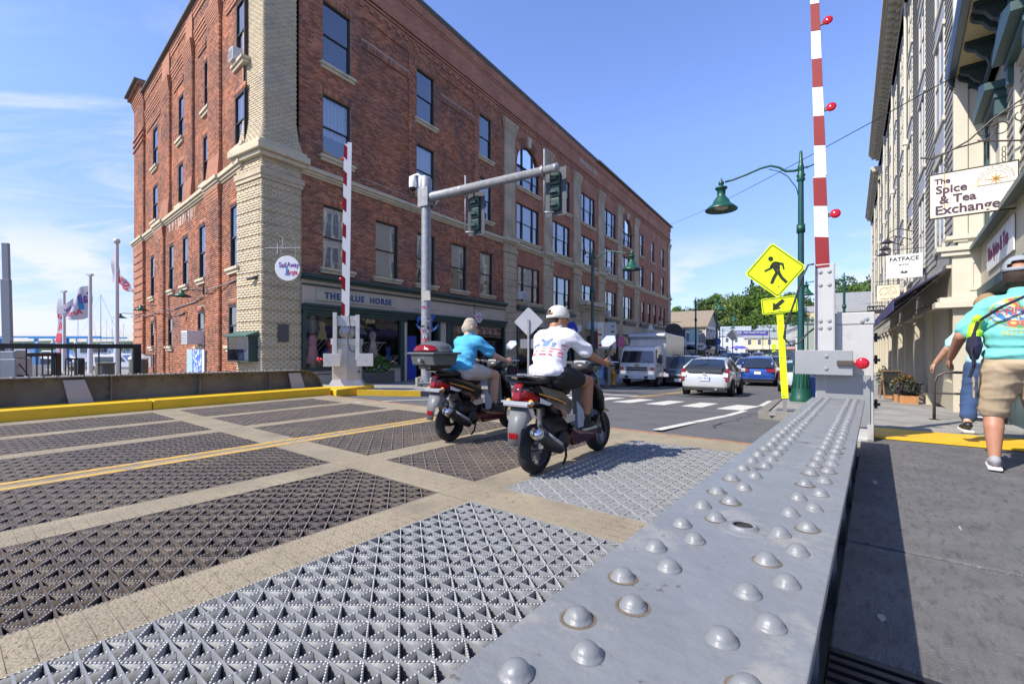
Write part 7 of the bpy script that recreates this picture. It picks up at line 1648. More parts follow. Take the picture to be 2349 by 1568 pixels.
def tree_t(seed,m,h=14,rad=6.5,n=5200,leaf=.42,conifer=False):
 rs=np.random.RandomState(seed); t=thing('conifer_tree' if conifer else 'broadleaf_tree','x','tree')
 b=MB().tube([(0,0,-1),(.1,0,h*.3),(-.15,.1,h*.6),(0,0,h*.85)],[.45,.36,.22,.08],8)
 cl=[]
 if conifer:
  for k in range(26):z=h*(.3+.7*k/26); r=rad*.45*(1 - k/27)+.3; a=k*2.4; cl.append(((r*math.cos(a)*.7,r*math.sin(a)*.7,z),r*.6)); b.tube([(0,0,z),(r*math.cos(a),r*math.sin(a),z+.3)],.05,4)
 else:
  for k in range(20):
   a=rs.uniform(0,6.28); q=rs.uniform(.0,1) ** .6; z=h*rs.uniform(.32,.95); env=math.sin(min(1,max(.12,(z/h - .2)/.85))*math.pi) ** .55
   c=(rad*q*env*.8*math.cos(a),rad*q*env*.8*math.sin(a),z); cl.append((c,rad*rs.uniform(.24,.42)))
   if k < 9:b.tube([(0,0,h*.3),(c[0]*.5,c[1]*.5,(h*.3+z)/2),c],[.2,.12,.05],5)
 add('trunk',b.mesh('trunk',barkm),t)
 P=[]; 
 for c,r in cl:
  k=int(n/len(cl)); d=rs.normal(size=(k,3)); d /= np.linalg.norm(d,axis=1,keepdims=True); P.append(np.array(c)+d*r*np.array((1.1,1.1,.8))*rs.uniform(.55,1.08,(k,1)))
 P=np.vstack(P); k=len(P); u=rs.normal(size=(k,3)); u /= np.linalg.norm(u,axis=1,keepdims=True); w=np.cross(u,rs.normal(size=(k,3))); w /= np.linalg.norm(w,axis=1,keepdims=True); s=leaf*rs.uniform(.5,1.2,(k,1))
 V=np.stack([P - u*s,P+w*s*.55,P+u*s,P - w*s*.55],1)
 add('crown',mesh_np('crown',V.reshape(-1,3),np.arange(k*4).reshape(-1,4),m),t,kind='stuff'); return t
TT=[tree_t(1,tl[0]),tree_t(2,tl[1]),tree_t(3,tl[2]),tree_t(4,tl[0],17,5.5),tree_t(5,tl[2],16,5,1800,.3,True)]
ti=set(); rs=np.random.RandomState(11)
spots=[]
# (u, d, top v, kind, scale)
for u,d,vt,k in ((1500,150,712,2),(1548,150,716,2),(1566,160,703,0),(1590,165,692,2),(1612,170,700,1),(1636,170,676,3),(1655,150,700,1),(1672,158,684,1),(1690,160,678,0),(1706,165,676,0),(1728,170,660,2),(1742,168,658,3),(1725,190,640,4),(1760,165,672,0),(1775,170,668,0),(1795,165,672,0),(1815,170,685,2),(1845,175,690,2),(1865,180,684,0),(1885,190,678,2),(1905,190,672,0),(1925,190,664,2),(1945,180,668,0),(1962,175,658,2),(1982,170,650,0),(1998,165,640,2),(2012,160,655,0),(1975,190,640,2),(1640,150,735,1),(1668,140,730,1),(1720,150,720,0),(1748,148,718,0),(1780,148,722,0),(1810,150,724,2),(1700,148,725,0),(1580,148,730,1),(1560,140,735,2),(1610,146,728,1),(1735,160,690,0),(1765,158,700,0),(1840,150,738,0),(1862,155,730,2),(1995,150,672,2),(1955,155,690,0)):
 d *= 1.38; x=at(u,d); ztop=CAMH+(800 - vt)*d/1060; g=hillz(x,d); h=ztop - g
 base=(14,14,14,17,16)[k]; sc=max(.5,h/base*1.0); sxy=sc*(.9 if k != 4 else .7)*rs.uniform(.85,1.1)
 M=T((x,d,g)) @ RZ(rs.uniform(0,6)) @ Matrix.Diagonal((sxy,sxy,sc,1)); spots.append((k,M,u,d,vt))
names_={0:'dense green tree',1:'yellow green tree',2:'dark olive tree',3:'tall narrow crowned tree',4:'ragged conifer'}
def where(u,d):
 if u < 1560:return 'beyond the brick building end'
 if u < 1600:return 'over the tan shingled roof'
 if u < 1650:return 'behind the clock tower'
 if u < 1700:return 'above the white house'
 if u < 1760:return 'above the metal roofed hall'
 if u < 1800:return 'behind the yellow crossing sign'
 if u < 1870:return 'behind the tall lamp post'
 if u < 1930:return 'behind the barrier arm post'
 return 'left of the clapboard building'
def where_(u,d):
 if u < 1560:return 'close behind the end of the brick building'
 if u < 1600:return 'over the tan shingled roof'
 if u < 1650:return 'behind the white clock tower and far lamps'
 if u < 1700:return 'above the white house at the street end'
 if u < 1760:return 'above the long metal roof hall'
 if u < 1800:return 'behind the big yellow crossing sign'
 if u < 1870:return 'behind the tall green lamp post'
 if u < 1930:return 'behind the barrier arm post'
 return 'on the hill between the barrier cabinet and the clapboard building'
for i,(k,M,u,d,vt) in enumerate(spots):
 h_='low on the slope' if vt > 710 else ('part of the skyline' if vt < 690 else 'half way up')
 near='front rank' if d < 210 else ('middle rank' if d < 237 else 'back rank')
 same=[j for j,q in enumerate(spots[:i]) if q[0] == k and where(q[2],0) == where(u,d)]
 lab='%s%s %s, %s, %s' % (['','second ','third ','fourth ','fifth ','sixth ','seventh ','eighth '][len(same)],names_[k],where(u,d),h_,near)
 if k in ti:c=copy_tree(TT[k],lab,M)
 else:ti.add(k); c=TT[k]; c.matrix_basis=M; c['label']=lab
 c['group']='trees on the hill behind the town'
# ------------------------------------------------------------------ vehicles
cglass=mat('car_glass',(.012,.018,.025),.04,spec=1.0,coat=.4); tyre=mat('tyre',(.018,.018,.018),.8,bump=.3); rimm=mat('wheel_rim',(.4,.4,.42),.3,metal=.8); trimk=mat('black_trim',(.02,.02,.022),.5); tail=mat('tail_light',(.19,.004,.008),.12,emit=((.8,.02,.02),.03)); headl=mat('head_light',(.7,.7,.68),.08,emit=((1,.95,.85),.25)); chrome=mat('chrome',(.6,.6,.62),.12,metal=1); platem=mat('plate_white',(.7,.72,.74),.5); plateb=mat('plate_blue',(.05,.15,.4),.5)
def paint(name,c,metal=.3):return mat(name,c,.25,metal=metal,coat=.8,var=.02)
def loft(rings,closed=True):
 n=len(rings[0]); v=[p for r in rings for p in r]; f=[]
 for i in range(len(rings) - 1):
  for j in range(n):f.append((i*n+j,(i+1)*n+j,(i+1)*n+(j+1) % n,i*n+(j+1) % n))
 f.append(tuple(range(n))); f.append(tuple(range(len(rings)*n - 1,(len(rings) - 1)*n - 1,-1)))
 return MB().add(v,f)
def sub(o,lv=2):
 m=o.modifiers.new('subdivision','SUBSURF'); m.levels=lv; m.render_levels=lv; return o
def wheel(parent,M,x,y,r,w=.2,n=5):
 s=1 if y > 0 else -1
 o=add('wheel',MB().lathe([(r*.62,-w/2),(r*.93,-w/2),(r,-w/2+.03),(r,w/2 - .03),(r*.93,w/2),(r*.62,w/2)],24,(0,0,0),'y').mesh('wheel',tyre,True),parent,M @ T((x,y,r)))
 b=MB().lathe([(r*.63,-w/2),(r*.66,w*.3*s),(r*.6,w*.42*s),(r*.55,w*.3*s)],20,(0,0,0),'y').cyl((0,0,0),(0,w*.42*s,0),r*.14)
 for k in range(n*2):a=k*math.pi/n+(.18 if k % 2 else 0); b.prism([(q*math.cos(a+e),q*math.sin(a+e)) for q,e in ((r*.1,.3),(r*.1,-.3),(r*.6,-.07),(r*.6,.07))],w*.25*s,w*.36*s)
 add('rim',b.mesh('rim',rimm),o,M @ T((x,y,r))); return o
def car(lab,kind,col,M,plate=None,front=False,group='vehicles in the street',cat='car',detail=True):
 K={  # body stations (x, z belt, half width), greenhouse (x, z, half width), wheel x, wheel radius
  'hatch':([(-2.2,.62,.74),(-2.12,.98,.82),(-1.7,1.02,.87),(-.6,.96,.875),(.9,.93,.87),(1.5,.84,.84),(2.0,.68,.74),(2.23,.5,.58)],[(-2.04,1.0,.70),(-1.75,1.16,.64),(-1.3,1.36,.58),(-.4,1.48,.56),(.1,1.47,.57),(.6,1.33,.62),(1.35,.92,.72)],1.35,.31),
  'suv':([(-2.28,.7,.80),(-2.2,1.08,.88),(-1.7,1.1,.92),(-.5,1.06,.925),(.9,1.04,.92),(1.6,.98,.9),(2.1,.86,.82),(2.32,.6,.66)],[(-2.2,1.08,.76),(-1.95,1.55,.66),(-1.6,1.65,.64),(-.3,1.68,.65),(.25,1.62,.66),(1.15,1.06,.76)],1.38,.36),
  'sedan':([(-2.3,.6,.72),(-2.2,.92,.82),(-1.5,.97,.88),(-.5,.94,.9),(.9,.92,.9),(1.6,.84,.86),(2.1,.7,.78),(2.3,.5,.62)],[(-1.75,.96,.72),(-1.05,1.38,.6),(-.3,1.45,.58),(.2,1.4,.6),(1.1,.95,.74)],1.4,.32),
  'van':([(-2.6,.8,.92),(-2.5,1.2,.95),(-1.5,1.25,.97),(0,1.25,.97),(1.5,1.2,.95),(2.2,1.1,.9),(2.6,.7,.8)],[(-2.55,1.2,.9),(-2.5,1.95,.8),(-1,2.02,.8),(1.0,2.0,.8),(2.0,1.2,.82)],1.65,.34)}[kind]
 st,gh,wx,wr=K; P=paint(*col); t=thing('parked_car' if 'parked' in lab else 'car',lab,cat,M,group); H=max(g[1] for g in gh)
 rings=[]
 for x,zb,w in st:
  z0=.22; m_=(z0+zb)/2
  half=[(w*.8,z0),(w*.98,z0+.1),(w,m_),(w*.985,zb - .09),(w*.9,zb - .005)]
  rings.append([(x,y,z) for y,z in half]+[(x,0,zb+.02)]+[(x,-y,z) for y,z in half[::-1]]+[(x,0,z0)])
 o=sub(add('body',loft(rings).mesh('body',P,True),t,M))
 def gring(x,z,w,zb):return [(x,w*1.12+.05,zb),(x,w,z),(x,0,z+.015),(x,-w,z),(x,-w*1.12 - .05,zb),(x,0,zb)]
 def zb_at(x):
  for (a,za,_),(b,zb,_) in zip(st,st[1:]):
   if a <= x <= b:return za+(zb - za)*(x - a)/(b - a)
  return st[-1][1]
 add('windows',loft([gring(x,z,w,zb_at(x) - .06) for x,z,w in gh]).mesh('windows',cglass,False),t,M,bevel=.02)
 rf=[g for g in gh if g[1] > H - .14]; rf=rf if len(rf) > 1 else gh[1:4]
 b=MB(); n=len(rf)
 vs=[]
 for x,z,w in rf:vs += [(x,-w - .01,z - .03),(x,-w*.85,z+.012),(x,0,z+.035),(x,w*.85,z+.012),(x,w+.01,z - .03)]
 b.add(vs,[(i*5+j,(i+1)*5+j,(i+1)*5+j+1,i*5+j+1) for i in range(n - 1) for j in range(4)])
 for s in (1,-1):                       # pillars
  b.tube([(gh[-1][0]+.02,s*(gh[-1][2]*1.1+.03),gh[-1][1]),(rf[-1][0],s*rf[-1][2],rf[-1][1])],.035,5)
  b.tube([(rf[0][0],s*rf[0][2],rf[0][1]),(gh[0][0],s*(gh[0][2]*1.08),gh[0][1]+.02)],.05,5)
  xm=-.25; b.tube([(xm,s*(.57*1.12+.06)*(st[3][2]/.875),zb_at(xm) - .02),(xm,s*(rf[len(rf) // 2][2]+.005),H - .04)],.035,5)
 add('roof',b.mesh('roof',P,True),t,M)
 wd=st[3][2]
 arch=MB()
 for x in (-wx,wx):
  for s in (1,-1):
   arch.lathe([(0,0),(wr*1.13,0),(wr*1.13,-.02)],20,(x,s*(wd+.004),wr*1.02),'y'); wheel(t,M,x,s*(wd - .09),wr)
 add('wheel_arch',arch.mesh('wheel_arch',trimk),t,M)
 xr,xf=st[0][0],st[-1][0]
 add('rear_bumper',MB().box(xr - .02,xr+.2,-wd*.84,wd*.84,.2,.36).mesh('rear_bumper',trimk),t,M,bevel=.03); add('front_bumper',MB().box(xf - .25,xf+.01,-wd*.72,wd*.72,.2,.34).mesh('front_bumper',trimk),t,M,bevel=.03)
 zt_=zb_at(-2.1)
 for s in (1,-1):
  if kind == 'hatch':tl_=MB().prism([(xr+.0,zt_ - .42),(xr+.22,zt_ - .3),(xr+.3,zt_+.0),(xr+.22,zt_+.06),(xr+.02,zt_ - .08)],s*(wd*.80),s*(wd*.94))
  elif kind == 'van':tl_=MB().box(xr - .02,xr+.1,s*wd*.86 - .05,s*wd*.86+.05,.8,1.3)
  else:tl_=MB().prism([(xr - .03,zt_ - .28),(xr+.25,zt_ - .2),(xr+.28,zt_ - .06),(xr - .01,zt_ - .1)],s*wd*.48,s*wd*.95)
  add('tail_light',tl_.mesh('tail_light',tail),t,M,bevel=.015)
  add('head_light',MB().prism([(xf - .32,.70),(xf - .02,.52),(xf - .05,.66),(xf - .3,.8)],s*wd*.55,s*wd*.84).mesh('head_light',headl),t,M,bevel=.015)
  add('mirror',MB().box(.75,.92,s*(wd+.02),s*(wd+.2),zb_at(.8) - .0,zb_at(.8)+.15).mesh('mirror',P),t,M,bevel=.03)
  if detail:add('side_line',MB().box(-.26,-.25,s*(wd+.002),s*(wd - .03),.35,zb_at(0) - .1).box(-1.0,1.05,s*(wd+.002),s*(wd - .03),.33,.35).mesh('side_line',trimk),t,M)
 add('grille',MB().box(xf - .12,xf+.012,-wd*.42,wd*.42,.38,.6).mesh('grille',trimk),t,M,bevel=.02)
 Mp=M @ T((xr - .022,0,zt_ - .33)) @ RZ(R(-90)); Mf=M @ T((xf+.03,0,.36)) @ RZ(R(90))
 for Q in (Mp,Mf):
  p=add('licence_plate',MB().box(-.17,.17,-.012,.012,-.08,.08).mesh('licence_plate',platem),t,Q)
  if plate and Q is Mp:add('lettering',text_mesh(plate,.13,plateb,.001,.002,sx=.85),p,Q @ T((0,-.014,0)))
 return t,M
def cM(q,p,rev=False,dz=0):
 v=qp(q,p); a=math.atan2(DY,DX)+(math.pi if rev else 0); sl=math.atan2(gq(q+2) - gq(q - 2),4)
 return T(v) @ RZ(a) @ RY(-sl if not rev else sl)
def rearq(u,d):x=at(u,d); return x*DX+d*DY,x*DY - d*DX
q,p=rearq(1615,17); t,M=car('silver hatchback with a split rear window stopped past the crossing, plate ZZ 4539','hatch',('silver_paint',(.52,.53,.54)),cM(q+2.2,p),'ZZ·4539')
add('lower_glass',MB().box(-2.2,-2.12,-.60,.60,.86,1.0).mesh('lower_glass',cglass),t,M,bevel=.01); add('spoiler',MB().prism([(-2.2,1.0),(-2.2,1.03),(-1.8,1.11),(-1.8,1.06)],-.62,.62).mesh('spoiler',trimk),t,M)
add('wiper',MB().tube([(-1.9,.45,1.13),(-1.85,.3,1.16),(-1.75,-.05,1.2)],.012,5).mesh('wiper',trimk),t,M); add('badge',MB().lathe([(.07,0),(.07,.01),(0,.012)],14,(0,0,0),'x').mesh('badge',chrome),t,M @ T((-2.225,0,.80))); add('aerial',MB().tube([(-1.3,0,1.42),(-1.45,0,1.6)],.008,4).mesh('aerial',trimk),t,M); add('exhaust',MB().cyl((-2.25,-.4,.27),(-2.1,-.4,.27),.045).mesh('exhaust',chrome),t,M)
for s in (1,-1):add('reverse_lamp',MB().prism([(-2.215,.72),(-2.17,.68),(-2.16,.84),(-2.2,.86)],s*.64,s*.80).mesh('reverse_lamp',mat('clear_lens',(.7,.66,.66),.1)),t,M)
q,p=rearq(1738,26.4); t,M=car('blue crossover with wide red tail lights ahead of the silver hatchback','suv',('blue_paint',(.01,.06,.30)),cM(q+2.2,p))
add('roof_rack',MB().tube([(-1.5,.6,1.72),(.2,.62,1.72)],.02,5).tube([(-1.5,-.6,1.72),(.2,-.62,1.72)],.02,5).mesh('roof_rack',trimk),t,M); add('chrome_strip',MB().box(-2.36,-2.2,-.8,.8,.40,.44).mesh('chrome_strip',chrome),t,M); add('badge',MB().box(-2.31,-2.29,-.1,.1,.86,.9).mesh('badge',mat('gold_badge',(.5,.35,.08),.3,metal=.8)),t,M)
q,p=rearq(1556,25.0); t,M=car('dark grey crossover facing the camera, half hidden behind the silver hatchback','suv',('graphite_paint',(.045,.052,.065)),cM(q+2.2,p,True))
add('roof_rack',MB().tube([(-1.5,.6,1.72),(.2,.62,1.72)],.02,5).tube([(-1.5,-.6,1.72),(.2,-.62,1.72)],.02,5).mesh('roof_rack',trimk),t,M)
for u,d,k,c,rev,lab,pl in ((1782,34,'suv',('maroon_paint',(.05,.012,.02)),0,'dark maroon crossover ahead of the blue one, mostly hidden by it',None),(1799,40,'van',('black_paint',(.012,.012,.015)),0,'black van with tall body parked on the right beyond the maroon car',None),
  (1708,38,'sedan',('pale_silver',(.5,.52,.56)),1,'pale silver saloon facing the camera between the hatchback and blue crossover',None),(1681,46,'sedan',('navy_paint',(.01,.02,.05)),1,'dark navy saloon facing the camera behind the silver hatchback',None),(1724,50,'sedan',('slate_paint',(.04,.05,.07)),1,'slate grey saloon facing the camera above the blue crossover',None),
  (1755,50,'sedan',('white_paint',(.6,.6,.6)),0,'white saloon with red lights seen from behind in the queue',None),(1703,62,'suv',('ink_paint',(.015,.02,.06)),1,'small dark blue car facing the camera far down the street',None),(1678,60,'suv',('white_paint',(.6,.6,.6)),1,'white crossover facing the camera behind the navy saloon',None),(1668,70,'suv',('white_paint',(.6,.6,.6)),1,'white sport utility far down the left lane, second white one',None),(1656,84,'van',('white_paint',(.6,.6,.6)),1,'white van farthest down the left lane',None),(1738,74,'suv',('tan_paint',(.3,.28,.2)),0,'tan jeep like car seen from behind far in the queue',None),(1727,80,'van',('white_paint',(.6,.6,.6)),0,'white van seen from behind far in the queue',None),(1650,66,'sedan',('black_paint',(.012,.012,.015)),1,'black car parked nose on by the left kerb far away',None)):
 q,p=rearq(u,d); car(lab,k,c,cM(q+2.2,p,bool(rev)),pl,detail=False)
q,p=rearq(1846,21); t,M=car('white car parked right of the yellow sign post, blue sky in its rear window','hatch',('white_paint',(.6,.6,.6)),cM(q+2.2,p - .2),None)
# box truck
q,p=rearq(1461,24.6); M=cM(q,p,True); t=thing('box_truck','white cab-over box truck with corrugated sides parked at the left kerb facing the camera','truck',M,None)
tw=paint('truck_white',(.72,.72,.7),0); corr=mat('truck_side',(.42,.42,.42),.22,metal=.7,bump=.8,bscale=2.5)
cabr=[]
for x,y,zs in ((-1.75,.95,2.18),(-.75,.98,2.2),(-.25,.97,2.1),(.0,.96,1.25),(.08,.95,.5)):cabr.append([(x,y,.5),(x,y,min(zs,1.25)),(x,y*.9,zs),(x,-y*.9,zs),(x,-y,min(zs,1.25)),(x,-y,.5)])
add('cab',loft(cabr).mesh('cab',tw,False),t,M,bevel=.05)
add('windscreen',MB().add([(.015,.88,1.28),(.015,-.88,1.28),(-.235,-.80,2.03),(-.235,.80,2.03),(-.1,.80,1.30),(-.1,-.8,1.3),(-.35,-.74,2.0),(-.35,.74,2.0)],[(0,1,2,3),(7,6,5,4),(0,4,5,1),(1,5,6,2),(2,6,7,3),(3,7,4,0)]).mesh('windscreen',cglass),t,M)
for s in (1,-1):
 add('side_window',MB().add([(-.25,s*.985,1.3),(-1.1,s*.99,1.3),(-1.1,s*.93,2.0),(-.45,s*.93,2.0)],[(0,1,2,3)]).mesh('side_window',cglass),t,M)
 add('head_light',MB().box(.02,.1,s*.74 - .13,s*.74+.13,.68,.84).mesh('head_light',headl),t,M,bevel=.02); add('turn_light',MB().box(.0,.085,s*.82 - .11,s*.82+.11,.88,1.05).mesh('turn_light',mat('amber_lens',(.65,.2,.12),.2)),t,M,bevel=.02)
 m_=add('mirror',MB().box(-.1,-.02,s*1.1,s*1.3,1.25,1.72).mesh('mirror',trimk),t,M,bevel=.02); add('mirror_arm',MB().tube([(-.3,s*.95,1.9),(-.05,s*1.2,1.8),(-.06,s*1.2,1.2),(-.3,s*.98,1.1)],.015,5).mesh('mirror_arm',trimk),m_,M)
 for x in (-.85,-4.6):wheel(t,M,x,s*.84,.38,.22,6)
for z in (.86,.98):add('grille_bar',MB().box(.05,.10,-.55,.55,z,z+.07).mesh('grille_bar',trimk),t,M)
add('badge',MB().prism([(-.16,-.03),(-.05,-.03),(-.05,-.055),(.05,-.055),(.05,-.03),(.16,-.03),(.12,.03),(.05,.03),(.05,.055),(-.05,.055),(-.05,.03),(-.12,.03)],-.01,.01).mesh('badge',mat('gold_badge',(.5,.35,.08),.3,metal=.8)),t,M @ T((.06,0,1.15)) @ RZ(R(90)))
add('bumper',MB().box(-.1,.16,-.98,.98,.42,.64).mesh('bumper',tw),t,M,bevel=.03); add('bumper_vent',MB().box(.161,.17,-.62,-.42,.46,.58).box(.161,.17,.42,.62,.46,.58).mesh('bumper_vent',trimk),t,M); add('licence_plate',MB().box(.165,.18,-.16,.16,.44,.60).mesh('licence_plate',platem),t,M)
add('wiper',MB().tube([(.03,.7,1.3),(-.05,.2,1.45)],.012,4).tube([(.03,-.1,1.3),(-.05,-.6,1.45)],.012,4).mesh('wiper',trimk),t,M)
add('cargo_box',MB().box(-6.3,-1.9,-1.03,1.03,.95,2.95).mesh('cargo_box',tw),t,M,bevel=.02); add('front_cap',MB().prism([(-1.9,2.6),(-1.55,2.72),(-1.55,2.88),(-1.9,3.0)],-1.04,1.04).mesh('front_cap',mat('cap_metal',(.5,.5,.52),.3,metal=.6)),t,M,bevel=.04)
b=MB()
for k in range(22):
 x=-6.28+k*.2
 for s in (1,-1):b.box(x,x+.19,s*1.031,s*1.037,1.0,2.9)
add('side_panel',b.mesh('side_panel',corr),t,M,kind='stuff')
for k,y in enumerate((-.85,-.2,0,.2,.85)):add('marker_lamp',MB().box(-.3,-.26,y - .03,y+.03,2.13,2.18).mesh('marker_lamp',mat('amber_lens',(.65,.2,.12),.2)),t,M)
add('chassis',MB().box(-6.2,-1,-.45,.45,.5,.95).mesh('chassis',trimk),t,M); b=MB()
for k in range(9):b.tube([(-1.885,-1.0+k*.25,1.0),(-1.885,-1.0+k*.25,2.85)],.008,4)
add('rivet_lines',b.mesh('rivet_lines',alu),t,M,kind='stuff'); add('lettering',text_mesh('MORGAN',.08,redp,.002,.002),t,M @ T((-1.895+.02,-.7,2.78)) @ RZ(R(90)))
# ------------------------------------------------------------------ people
def fused(name,prims,m,parent,M,vox=.012,smooth=6,noise_amp=0,kindn='cloth',split=None):
 """one continuous surface grown from tapered limbs: prims are (a, b, ra, rb[, squash matrix]) or ('e', centre, radii, rotation)"""
 b=MB()
 for p in prims:
  if p[0] == 'e':
   Rm=(p[3] if len(p) > 3 else Matrix()).to_4x4(); b.M=T(p[1]) @ Rm @ Matrix.Diagonal((*p[2],1)); b.ball((0,0,0),1,16); b.M=Matrix()
  else:
   a,c,ra,rb=Vector(p[0]),Vector(p[1]),p[2],p[3]; b.cyl(a,c,ra,rb,16); b.ball(a,ra,12); b.ball(c,rb,12)
 me=b.mesh(name,m,True); o=bpy.data.objects.new(name,me); COL.objects.link(o)
 r=o.modifiers.new('r','REMESH'); r.mode='VOXEL'; r.voxel_size=vox; r.use_smooth_shade=True
 s=o.modifiers.new('s','SMOOTH'); s.iterations=smooth; s.factor=.6
 me2=evalmesh(o); bpy.data.objects.remove(o)
 if noise_amp:
  n=len(me2.vertices); co=np.zeros(n*3,np.float32); me2.vertices.foreach_get('co',co); co=co.reshape(-1,3); nr=np.zeros(n*3,np.float32); me2.vertices.foreach_get('normal',nr); nr=nr.reshape(-1,3)
  w=np.array([1 - 2.6*abs(noise.noise(Vector((c[0]*5,c[1]*4+c[2]*2,c[2]*13+5*c[0]))))+.45*noise.noise(Vector((c[0]*14+9,c[1]*14,c[2]*26))) for c in co]); co += nr*(w[:,None]*noise_amp); me2.vertices.foreach_set('co',co.ravel())
 me2.name=name; me2.materials.clear()
 for x in (m if isinstance(m,(list,tuple)) else [m]):me2.materials.append(x)
 if split:me2.polygons.foreach_set('material_index',[split(p.center) for p in me2.polygons])
 return add(name,me2,parent,M)
def hand(w,d,side,curl=.5,r=.0085):
 """palm, four unequal curled fingers and a thumb; w wrist, d hand direction"""
 w,d=Vector(w),Vector(d).normalized(); n=d.cross(Vector(side)).normalized(); s=n.cross(d).normalized(); out=[('e',w+d*.05,(.048,.036,.018),Matrix((d,s,n)).transposed())]
 for k,(o,L) in enumerate(((-.030,.072),(-.010,.082),(.010,.077),(.029,.062))):
  a=w+d*.08+s*o; b_=a+(d*math.cos(curl)+n*math.sin(curl))*L*.5; c=b_+(d*math.cos(curl*2.3)+n*math.sin(curl*2.3))*L*.45; out += [(w+d*.03+s*o*.6,a,r*1.2,r*1.15),(a,b_,r*1.1,r),(b_,c,r,r*.8)]
 a=w+d*.02 - s*.03; b_=a+d*.04 - s*.025+n*.015; out += [(a,b_,r*1.35,r*1.1),(b_,b_+d*.03+n*.015 - s*.003,r*1.1,r*.9)]
 return out
def head_prims(c,f,s=1):
 """head centred at c looking along f (unit, level)"""
 f=Vector(f).normalized(); l=Vector((-f.y,f.x,0)); c=Vector(c); Rm=Matrix((f,l,(0,0,1))).transposed()
 return [('e',c+Vector((0,0,.02)),(.097*s,.078*s,.105*s),Rm),('e',c+f*.02*s - Vector((0,0,.05*s)),(.07*s,.058*s,.07*s),Rm),('e',c+f*.097*s - Vector((0,0,.012*s)),(.022*s,.014*s,.022*s),Rm),('e',c+f*.045 - Vector((0,0,.095*s)),(.035*s,.03*s,.022*s),Rm),
   ('e',c+f*.085*s - Vector((0,0,.055*s)),(.014*s,.024*s,.009*s),Rm),('e',c+l*.08*s - f*.005,(.022*s,.012*s,.034*s),Rm),('e',c - l*.08*s - f*.005,(.022*s,.012*s,.034*s),Rm),((c - f*.02 - Vector((0,0,.06))),(c - f*.03 - Vector((0,0,.17))),.058*s,.062*s)]
def face(parent,M,c,f,s=1):
 f=Vector(f).normalized(); l=Vector((-f.y,f.x,0)); c=Vector(c)
 for q in (1,-1):add('eye',MB().ball(c+f*.083*s+l*.032*q*s+Vector((0,0,.012)),.011*s,8).mesh('eye',mat('eye_dark',(.03,.02,.015),.2),True),parent,M)
def decal(target,origin,ux,uz,nx,nz,fn,parent,M,name='print',off=.0025,mats=None):
 """ink printed on cloth: a grid of small cells laid on the surface; fn(a,b) gives a material index or None"""
 bv=BVHTree.FromPolygons([v.co.copy() for v in target.data.vertices],[tuple(p.vertices) for p in target.data.polygons]); ux,uz,o=Vector(ux),Vector(uz),Vector(origin); nrm=ux.cross(uz).normalized(); P={}
 def pt(i,j):
  if (i,j) not in P:
   s=o+ux*(i/nx - .5)+uz*(j/nz - .5); h=bv.ray_cast(s+nrm*.4,-nrm); P[i,j]=None if h[0] is None else h[0]+h[1]*off
  return P[i,j]
 b=MB()
 for i in range(nx):
  for j in range(nz):
   k=fn((i+.5)/nx,(j+.5)/nz)
   if k is None:continue
   q=[pt(i,j),pt(i+1,j),pt(i+1,j+1),pt(i,j+1)]
   if None in q:continue
   b.mi=k; b.quad(*q)
 return add(name,b.mesh(name,mats),parent,M) if b.f else None
FONT={'O':'0111010001100011000110001100010111','R':'11110100011000111110101001001010001','A':'01110100011000111111100011000110001','M':'10001110111010110101100011000110001','N':'10001110011010110011100011000110001','C':'01111100001000010000100001000001111','E':'11111100001000011110100001000011111','I':'11111001000010000100001000010011111','T':'11111001000010000100001000010000100','Y':'10001100010101000100001000010000100','S':'01111100001000001110000010000111110','U':'10001100011000110001100011000101110','H':'10001100011000111111100011000110001','P':'11110100011000111110100001000010000','D':'11110100011000110001100011000111110','W':'10001100011000110101101011101110001','L':'10000100001000010000100001000011111','F':'11111100001000011110100001000010000',' ':'0' *35}
FONT['O']='01110100011000110001100011000101110'
def bit(s,a,b):
 x=a*(len(s)*6 - 1); i=int(x // 6); c=int(x % 6); r=int((1 - b)*7)
 return c < 5 and 0 <= r < 7 and i < len(s) and FONT[s[i]][r*5+c] == '1'
skin=mat('skin_tanned',(.42,.20,.12),.5,var=.08,vscale=10,bump=.15,bscale=90); skin.node_tree.nodes['Principled BSDF'].inputs['Subsurface Weight'].default_value=.08; skin2=mat('skin_fair',(.52,.30,.21),.5,var=.08,vscale=12); skin3=mat('skin_olive',(.38,.18,.10),.5,var=.06)
